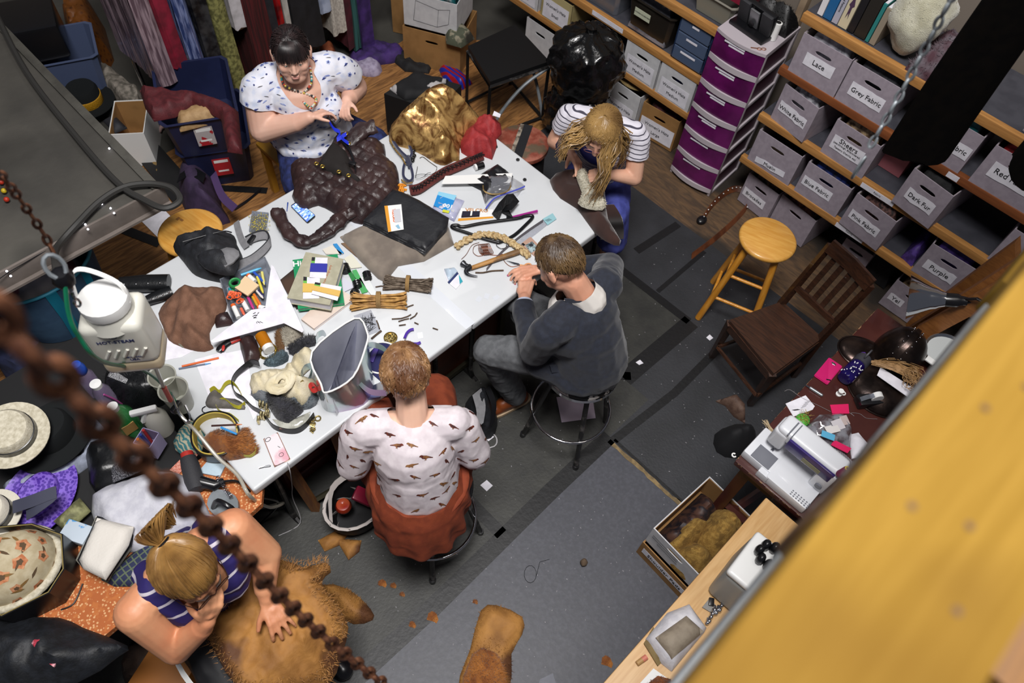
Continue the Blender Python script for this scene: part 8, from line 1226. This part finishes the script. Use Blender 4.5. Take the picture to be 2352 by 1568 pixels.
solo('cable','pale cable loop on the floor by the black backpack','cable',G().tube(SP([P(1095,1000,.012),P(1120,990,.012),P(1140,1005,.012),P(1135,1025,.012),P(1095,1030,.012)],4),.004),MATS['cable_grey']);g=G().tube([P(1218+14*math.cos(k*.5),1318+20*math.sin(k*.5),.009)for k in range(14)]+[P(1240,1290,.009),P(1262,1284,.009)],.001,n=4);solo('wire','thin dark loop of wire on the pale grey floor','wire',g,m_ink);solo('lint','clump of lint on the pale grey floor','lint',G().ball(P(1342,1292,.02),.018).jitter(.01,60),mat('lint','5a4a3a',.9))
t=thing('studded_belt','brown studded leather belt on the worn plywood','belt',P(1650,520,0));bp=SP([P(*q,.02)for q in((1615,500),(1640,465),(1680,435),(1712,440),(1718,470),(1690,505),(1640,550),(1590,588))],4);part(t,'strap',G().strip(bp,V((.02,.02,.03)),.005),mat('saddle_leather','4a2614',.5,col2='6a3a1e',sc=14),w=1);g=G();[g.ball(p+V((-.004,-.004,.018)),.0045,seg=6)for p in bp[:18]];part(t,'studs',g,m_white,w=1,label='pale studs');part(t,'pouch',G().ball(P(1612,505,.02),(.04,.03,.02)),m_blk,w=1)
pack('black drawstring bag on the floor by the sewing table',[(1650,985),(1690,965),(1735,970),(1745,1010),(1700,1040),(1655,1025)],.006,.14,mat('black_cotton','0c0c10',.8),seed=5);fold('brown crumpled rag by the chair leg',[(1648,915),(1690,900),(1715,925),(1715,965),(1690,950),(1670,925)],.06,cloth_mat('4a342a','5c463a'),z=.006,fl=.04,fs=18,seed=4)
# ---------- back corner ----------
m_film=mat('dry_cleaning_film','8a8a92',.15,trans=.7,alpha=.35,coat=.6);t=thing('clothes_rail','steel clothes rail the garments hang from','rail',(2.0,4.05,0));part(t,'rail',G().cyl((1.24,4.1,1.8),(2.8,4.1,1.8),.016),m_chrome,w=1)
for x in(1.3,2.74):part(t,'upright',G().cyl((x,4.38,0),(x,4.38,1.8),.014).tube([(x,4.38,1.8),(x,4.1,1.8)],.014),m_chrome,w=1)
def garment(label,x0,x1,z0,m,seed,y0=3.88,y1=4.32,film=None):
 q=resample([(x0,y0),(x1,y0),(x1,y1),(x0,y1)],.022);n=len(q);L=[z0+(1.72-z0)*k/14 for k in range(15)];xc=(x0+x1)/2;yc=4.1;g=G();vs=[]
 for k,h in enumerate(L):
  u=k/14;sx_=1-.25*u;sy_=1-.45*max(0,u-.8)*5*.8
  for p in q:f=noise.noise(V((p.x*30,p.y*26,h*.9+seed*5)));vs.append(V((xc+(p.x-xc)*sx_+.018*f,yc+(p.y-yc)*sy_+.02*noise.noise(V((p.y*22,p.x*40,h*.8+seed))),h+(.03*noise.noise(V((p.x*25,p.y*12,seed)))if k==0 else 0))))
 g.add(vs,[(k*n+i,k*n+(i+1)%n,(k+1)*n+(i+1)%n,(k+1)*n+i)for k in range(14)for i in range(n)]+[tuple(range(n))[::-1],tuple(range(14*n,15*n))]);t=thing('hanging_garment',label,'clothes',(xc,yc,z0),group='garments on the rail');part(t,'cloth',g,m,w=1);part(t,'hanger_hook',G().tube(SP([(xc,yc,1.72),(xc,yc,1.78),(xc,yc-.02,1.815),(xc,yc,1.825)],3),.003),m_chrome,w=1)
 if film:part(t,'plastic_cover',heap([(xc-.06,yc-.2),(xc+.06,yc-.2),(xc+.06,yc+.2),(xc-.06,yc+.2)],film,.02,fold=.01),m_film,w=1)
G2=lambda a,b,**k:mat('gar_'+a,a,k.pop('r',.8),col2=b,sc=k.pop('sc',14),bump=.3,bs=60,bst=(1,1,.1),**k)
for lb,x0,x1,z0,m,k in(('mauve garment in clear film at the left end of the rail',1.24,1.345,.48,G2('5c4a52','9a868e',r=.25,coat=.5,st=(6,6,.5)),1),('crimson garment beside the mauve one',1.35,1.45,.55,G2('8a1430','6a0f24'),2),('denim blue garment in crinkled film',1.455,1.55,.33,G2('2c3a66','7a86b0',r=.25,coat=.5,st=(6,6,.6)),3),('black garment bag with pale creases',1.56,1.66,.1,G2('17171a','3a3a3c',r=.2,coat=.5),4),('olive brocade coat behind the navy totes',1.665,1.77,.07,G2('55542c','8a8850',sc=40),5),('white cotton dress left of the dark red velvet',1.775,1.85,.62,G2('a8a4a6','c4c0c4'),6),('dark red velvet gown behind the floral blouse',1.855,2.0,.13,G2('4c0c10','2c0608',st=(9,9,.3)),7),('charcoal coat next to the dark red gown',2.005,2.06,.3,G2('1c1a20','26242a'),8),('bright red satin garment',2.065,2.12,.3,G2('a01418','5c0a10',r=.35),9),('narrow white garment beside the bright red satin',2.125,2.16,.35,G2('b0aca6','9a9690'),10),('black wool coat in the middle of the rail',2.165,2.38,.26,G2('0e0e12','17171c'),11),('pale blue shirt with ruffled edge',2.385,2.46,.46,G2('8a96b0','a8b2c8'),12),('cream ruffled blouse right of the pale blue shirt',2.465,2.56,.28,G2('a09a92','c0bab0',st=(8,8,4)),13),('maroon dress at the right end of the rail',2.565,2.61,.12,G2('4a1020','380c18'),14),('green plaid skirt right of the maroon dress',2.612,2.66,.1,mat('green_plaid','12302e',.8,col2='2a5a58',sc=16,kind='grid',lo=.7,hi=.85),15),('purple gown trailing at the right end of the rail',2.665,2.78,.02,G2('2c1a4c','42286c'),16)):garment(lb,x0,x1,z0,m,k)
fold('purple cloth spreading on the floor by the rail',[(800,120),(850,95),(920,105),(925,130),(870,140),(820,150)],.06,MATS['gar_2c1a4c'],z=.004,fl=.03,rnd_=2);fold('lilac lace puddled on the floor by the rail',[(800,150),(830,125),(875,145),(870,165),(840,168)],.05,cloth_mat('8a7f98','aaa0b8'),z=.004,fl=.03,rnd_=2);fold('rust orange skirt hem lying under the cream blouse',[(730,110),(770,105),(790,165),(745,150)],.1,cloth_mat('7a3a20','8a4a2a'),z=.004,fl=.04)
m_navy=mat('navy_tote','161c3a',.45,col2='1b2244',sc=6);m_bt=mat('bluegrey_tote','4a5572',.4)
def tag_label(t,x,y,z,m):part(t,'sticker',G().box((x,y,z),(.002,.1,.13)).box((x-.0006,y,z+.045),(.002,.08,.02),mi=1).box((x-.0006,y,z-.03),(.002,.06,.012),mi=1),[m,m_white],sm=0)
t=tote('lower navy tote of the stack, red product sticker on its end',(1.37,3.66,.004),.40,.52,.3,m_navy,1.08);tag_label(t,-.255,-.02,.17,mat('sticker_red','a8222a',.5));t=tote('upper navy tote draped with maroon cloth',(1.33,3.63,.306),.40,.52,.27,m_navy,1.12);tag_label(t,-.252,.0,.15,mat('sticker_mix','b0a8a8',.5,col2='a8222a',sc=22,lo=.55,hi=.58));fold('maroon cloth trailing over the upper navy tote',[(318,200),(400,205),(470,215),(545,250),(555,345),(520,340),(505,265),(440,235),(400,260),(350,270),(330,240)],.05,cloth_mat('4a161c','5a1c22'),z=.575,fl=.03,rnd_=1);fold('crumpled brown paper bag in the upper navy tote',[(402,262),(455,240),(500,232),(505,268),(410,292)],.06,cloth_mat('9a7a52','ac8c62'),z=.53,fl=.03,fs=16)
t=tote('blue grey tote behind the platform, white lid propped above',(.98,4.8,.0),.5,.36,.36,m_bt,1.2);tag_label(t,-.165,.1,.2,mat('sticker_pale','a8a4b8',.5));solo('storage_crate','black crate with a white rim standing on the blue grey tote','crate',G().box((.85,4.85,.48),(.5,.34,.22),rz=-.35,bev=.02),m_blk);solo('crate_rim','white curved rim below the black crate','rim',G().tube(SP([P(30,80,.42),P(80,55,.42),P(110,40,.42),P(118,22,.42)],5),.02,flat=.6),m_white)
g=heap(pp([(150,0),(200,-10),(230,40),(250,110),(235,140),(180,135),(150,70)],.1),.0,.25,fold=.08,fs=10,seed=5);solo('net_bag','dark red and gold patterned bag on the concrete','bag',g,mat('gold_net','2c0f0c',.4,col2='6a3c10',sc=26,kind='voro',lo=.05,hi=.4));hat('black hat with yellow braid trim beside the platform',(200,235),.1,.17,.1,.12,m_felt,mat('yellow_braid','b8860f',.6,bump=1,bs=200));fold('beige and white sneakers and cloth heaped on the concrete',[(200,165),(235,152),(280,175),(330,215),(325,262),(290,250),(250,215)],.12,cloth_mat('8a8278','5c574e',.8,lo=.4),z=.0,fl=.06,rnd_=2);fold('black trousers on the concrete by the white box',[(240,215),(320,270),(310,300),(240,260)],.06,fab['black'],z=.0,fl=.03)
t=carton('white card box beside the platform corner',.96,3.93,0,.2,.3,.26,.95,mats=[m_white,m_kraft],hole=False);fold('grey cloth in the white card box',[(235,275),(262,262),(290,290),(262,302)],.03,cloth_mat('26262c'),z=.2);solo('sandal','tan woven sandal on the floor by the totes','shoe',heap(round_poly(pp([(335,350),(360,340),(375,395),(355,410)],0),2),.0,.03),cloth_mat('7a6238'));solo('shell_string','string of pink shells by the navy totes','shells',G().merge(G()).tube([P(345+k*4,325-k*5,.03)for k in range(9)],[.012,.018]*4+[.012],n=7),mat('shell','a88a86',.6));flat('black_board','dark board lying on the floor behind the backpack','board',[(320,370),(360,330),(440,420),(400,470)],m_dark,z=.005,th=.02);flat('paper_sheet','white sheet on the floor by the honey stool','paper',[(322,505),(368,472),(395,500),(362,545)],m_paper,z=.009,th=.002)
# trash bags
m_bag=mat('bin_bag','0a0a0b',.24,coat=.3,bump=1,bs=26)
for z0,h,R_,lb in((.004,.4,.22,'lower black trash bag under the knotted one'),(.36,.42,.23,'knotted black trash bag on top of the other')):
 g=G().lathe([(0,0)]+[(R_*math.sin(a)**.6,h*(1-math.cos(a))/2)for a in[k*math.pi/14 for k in range(1,14)]]+[(.02,h*1.02),(.04,h*1.1),(.0,h*1.08)],(3.27,2.37,z0),40);g.sub(1);g.jitter(.03,9,z0*9).jitter(.02,22,3).jitter(.009,50,5);solo('trash_bag',lb,'bag',g,m_bag)
# cartons behind the square stool, blanket and garments
t=carton('white printed monitor carton tilted on the kraft one',2.98,3.5,.3,.38,.34,.24,.5,mats=[m_wbox,m_greyin],hole=False);part(t,'line_print',G().tube([MF@V(q)for q in((-.12,.05,.001),(.05,.04,.001),(.06,.17,.001),(-.1,.2,.001),(-.12,.05,.001))],.0015,n=4).tube([MF@V(q)for q in((.05,.04,.001),(.13,.08,.001),(.14,.19,.001),(.06,.17,.001))],.0015,n=4),m_ink);fill(t,'black and teal odds in the white printed carton',fab['teal'],.38,.34,.24,.22,4);t=carton('kraft carton under the white printed one',2.97,3.48,.004,.42,.36,.29,.5,mats=km);fold('camouflage cloth bulging from the kraft carton',[(1020,60),(1060,50),(1090,80),(1060,100),(1025,90)],.06,mat('camo','4c5040',.8,col2='8a8470',sc=14,lo=.48,hi=.52,col3='2c2a22'),z=.28,fl=.03);t=carton('tall kraft carton at the far end behind the cartons',3.1,3.85,.004,.3,.3,.36,.5,mats=km,hole=False)
t=thing('ottoman','black ottoman draped with a black cloth behind the gold bundle','ottoman',P(960,220,.2));oq=[P(882,215,.36),P(960,165,.36),P(1060,195,.36),P(1000,255,.36)];part(t,'cushion',G().prism([tuple(p[:2])for p in oq],.05,.36),m_dark,w=1);fold('black and white cow print cloth over the ottoman',[(895,200),(950,165),(1030,180),(1000,215),(930,225)],.03,mat('cow_print','101013',.8,col2='b8b4b4',sc=5,lo=.58,hi=.6),z=.362,fl=.02);fold('red and royal blue satin strip near the kraft carton',[(1000,135),(1020,118),(1045,150),(1085,185),(1060,200),(1020,180)],.05,mat('red_blue','9a1420',.4,col2='1b2a9a',sc=9,kind='stripe',lo=.4,hi=.45),z=.004,fl=.02);fold('black strappy garment on the plywood by the lilac lace',[(895,130),(940,110),(1000,130),(985,165),(930,160)],.03,fab['black'],z=.004,fl=.03,fs=22)
fold('black crumpled cloth on the floor at the left edge',[(0,720),(70,690),(120,760),(105,850),(0,860)],.2,mat('indigo_towel','1c2036',.95,col2='2c3252',sc=14),z=.006,fl=.05,rnd_=2,seed=4);fold('black and white striped garment by the laundry bag',[(70,740),(110,760),(118,830),(40,870),(20,830)],.1,mat('bw_stripe','101013',.7,col2='c0bcb8',sc=9,kind='stripe',lo=.7,hi=.75,dist=4),z=.006,fl=.04,seed=5)
solo('low_crate','black low crate under the blue laundry tub','crate',G().box((.1,3.0,.113),(.5,.34,.218),bev=.006),m_dark);t=thing('laundry_bag','blue fabric laundry tub with a turquoise stripe under the platform','bag',(.1,2.98,.224));part(t,'tub',G().lathe([(0,0),(.2,.003),(.24,.2),(.26,.4),(.252,.4),(.19,.01),(0,.008)],n=40,sy=.75),mat('blue_canvas','34506e',.8,col2='40607e',sc=9));part(t,'rim',G().tube([V((.258*math.cos(k*.2),.193*math.sin(k*.2),.4))for k in range(31)],.008,cl=1),mat('aqua_rim','3c9ab8',.6));part(t,'stripe',G().strip([(-.03,-.152,.01),(-.02,-.183,.2),(-.02,-.199,.4)],V((.05,0,0)),.003).strip([(.13,-.13,.01),(.14,-.152,.2),(.15,-.165,.4)],V((.04,0,0)),.003),mat('turquoise','0c7a96',.7));solo('fabric','white and pink clothes filling the laundry tub','clothes',heap([(.1+.2*math.cos(k*.5),2.98+.14*math.sin(k*.5))for k in range(12)],.42,.18,fold=.05),mat('tub_clothes','c8c4cc',.8,col2='b87a86',sc=6,lo=.5,hi=.55))
# brown vest with fleece trim in the lap at the right end
t=thing('suede_vest','dark brown suede vest with fleece lining over the table edge','vest',P(1340,420,ZT));m_su=mat('brown_suede','2c1712',.9,col2='3a2018',sc=8,sheen=.3);g=heap(round_poly(pp([(1265,400),(1300,378),(1350,385),(1385,400),(1395,450),(1400,490),(1430,540),(1415,548),(1370,520),(1330,465),(1290,440)],ZT+.05),2),ZT-.0,.05,d=.014,wd=.05,fold=.02,seed=3);part(t,'suede',g,m_su,w=1);part(t,'hanging_panel',G().strip(SP([P(1380,470,.76),P(1400,500,.7),P(1405,525,.55),P(1405,545,.45)],4),V((.1,-.08,0)),.012),m_su,w=1);g=heap(round_poly(pp([(1322,395),(1345,388),(1355,420),(1375,445),(1392,462),(1385,478),(1350,475),(1328,462),(1338,440)],ZT+.09),2),ZT+.075,.025,wd=.02,fold=.01,fs=40);g.blades(900,.014,.0016,lift=.8);part(t,'fleece_lining',g,mat('cream_sherpa','b8b29e',.95,col2='d0cab8',sc=60,bump=1,bs=220),w=1,label='cream fleece lining')
# repeats of a kind without a phrase of their own share one
_k={}
for o in SC.objects:
 if o.parent is None and 'category' in o.keys():_k.setdefault(o.name.split('.')[0],[]).append(o)
for n_,l_ in _k.items():
 if len(l_)>1:
  for o in l_:
   if 'group' not in o.keys():o['group']='people at work' if n_=='person' else 'pieces of kind '+n_.replace('_',' ')
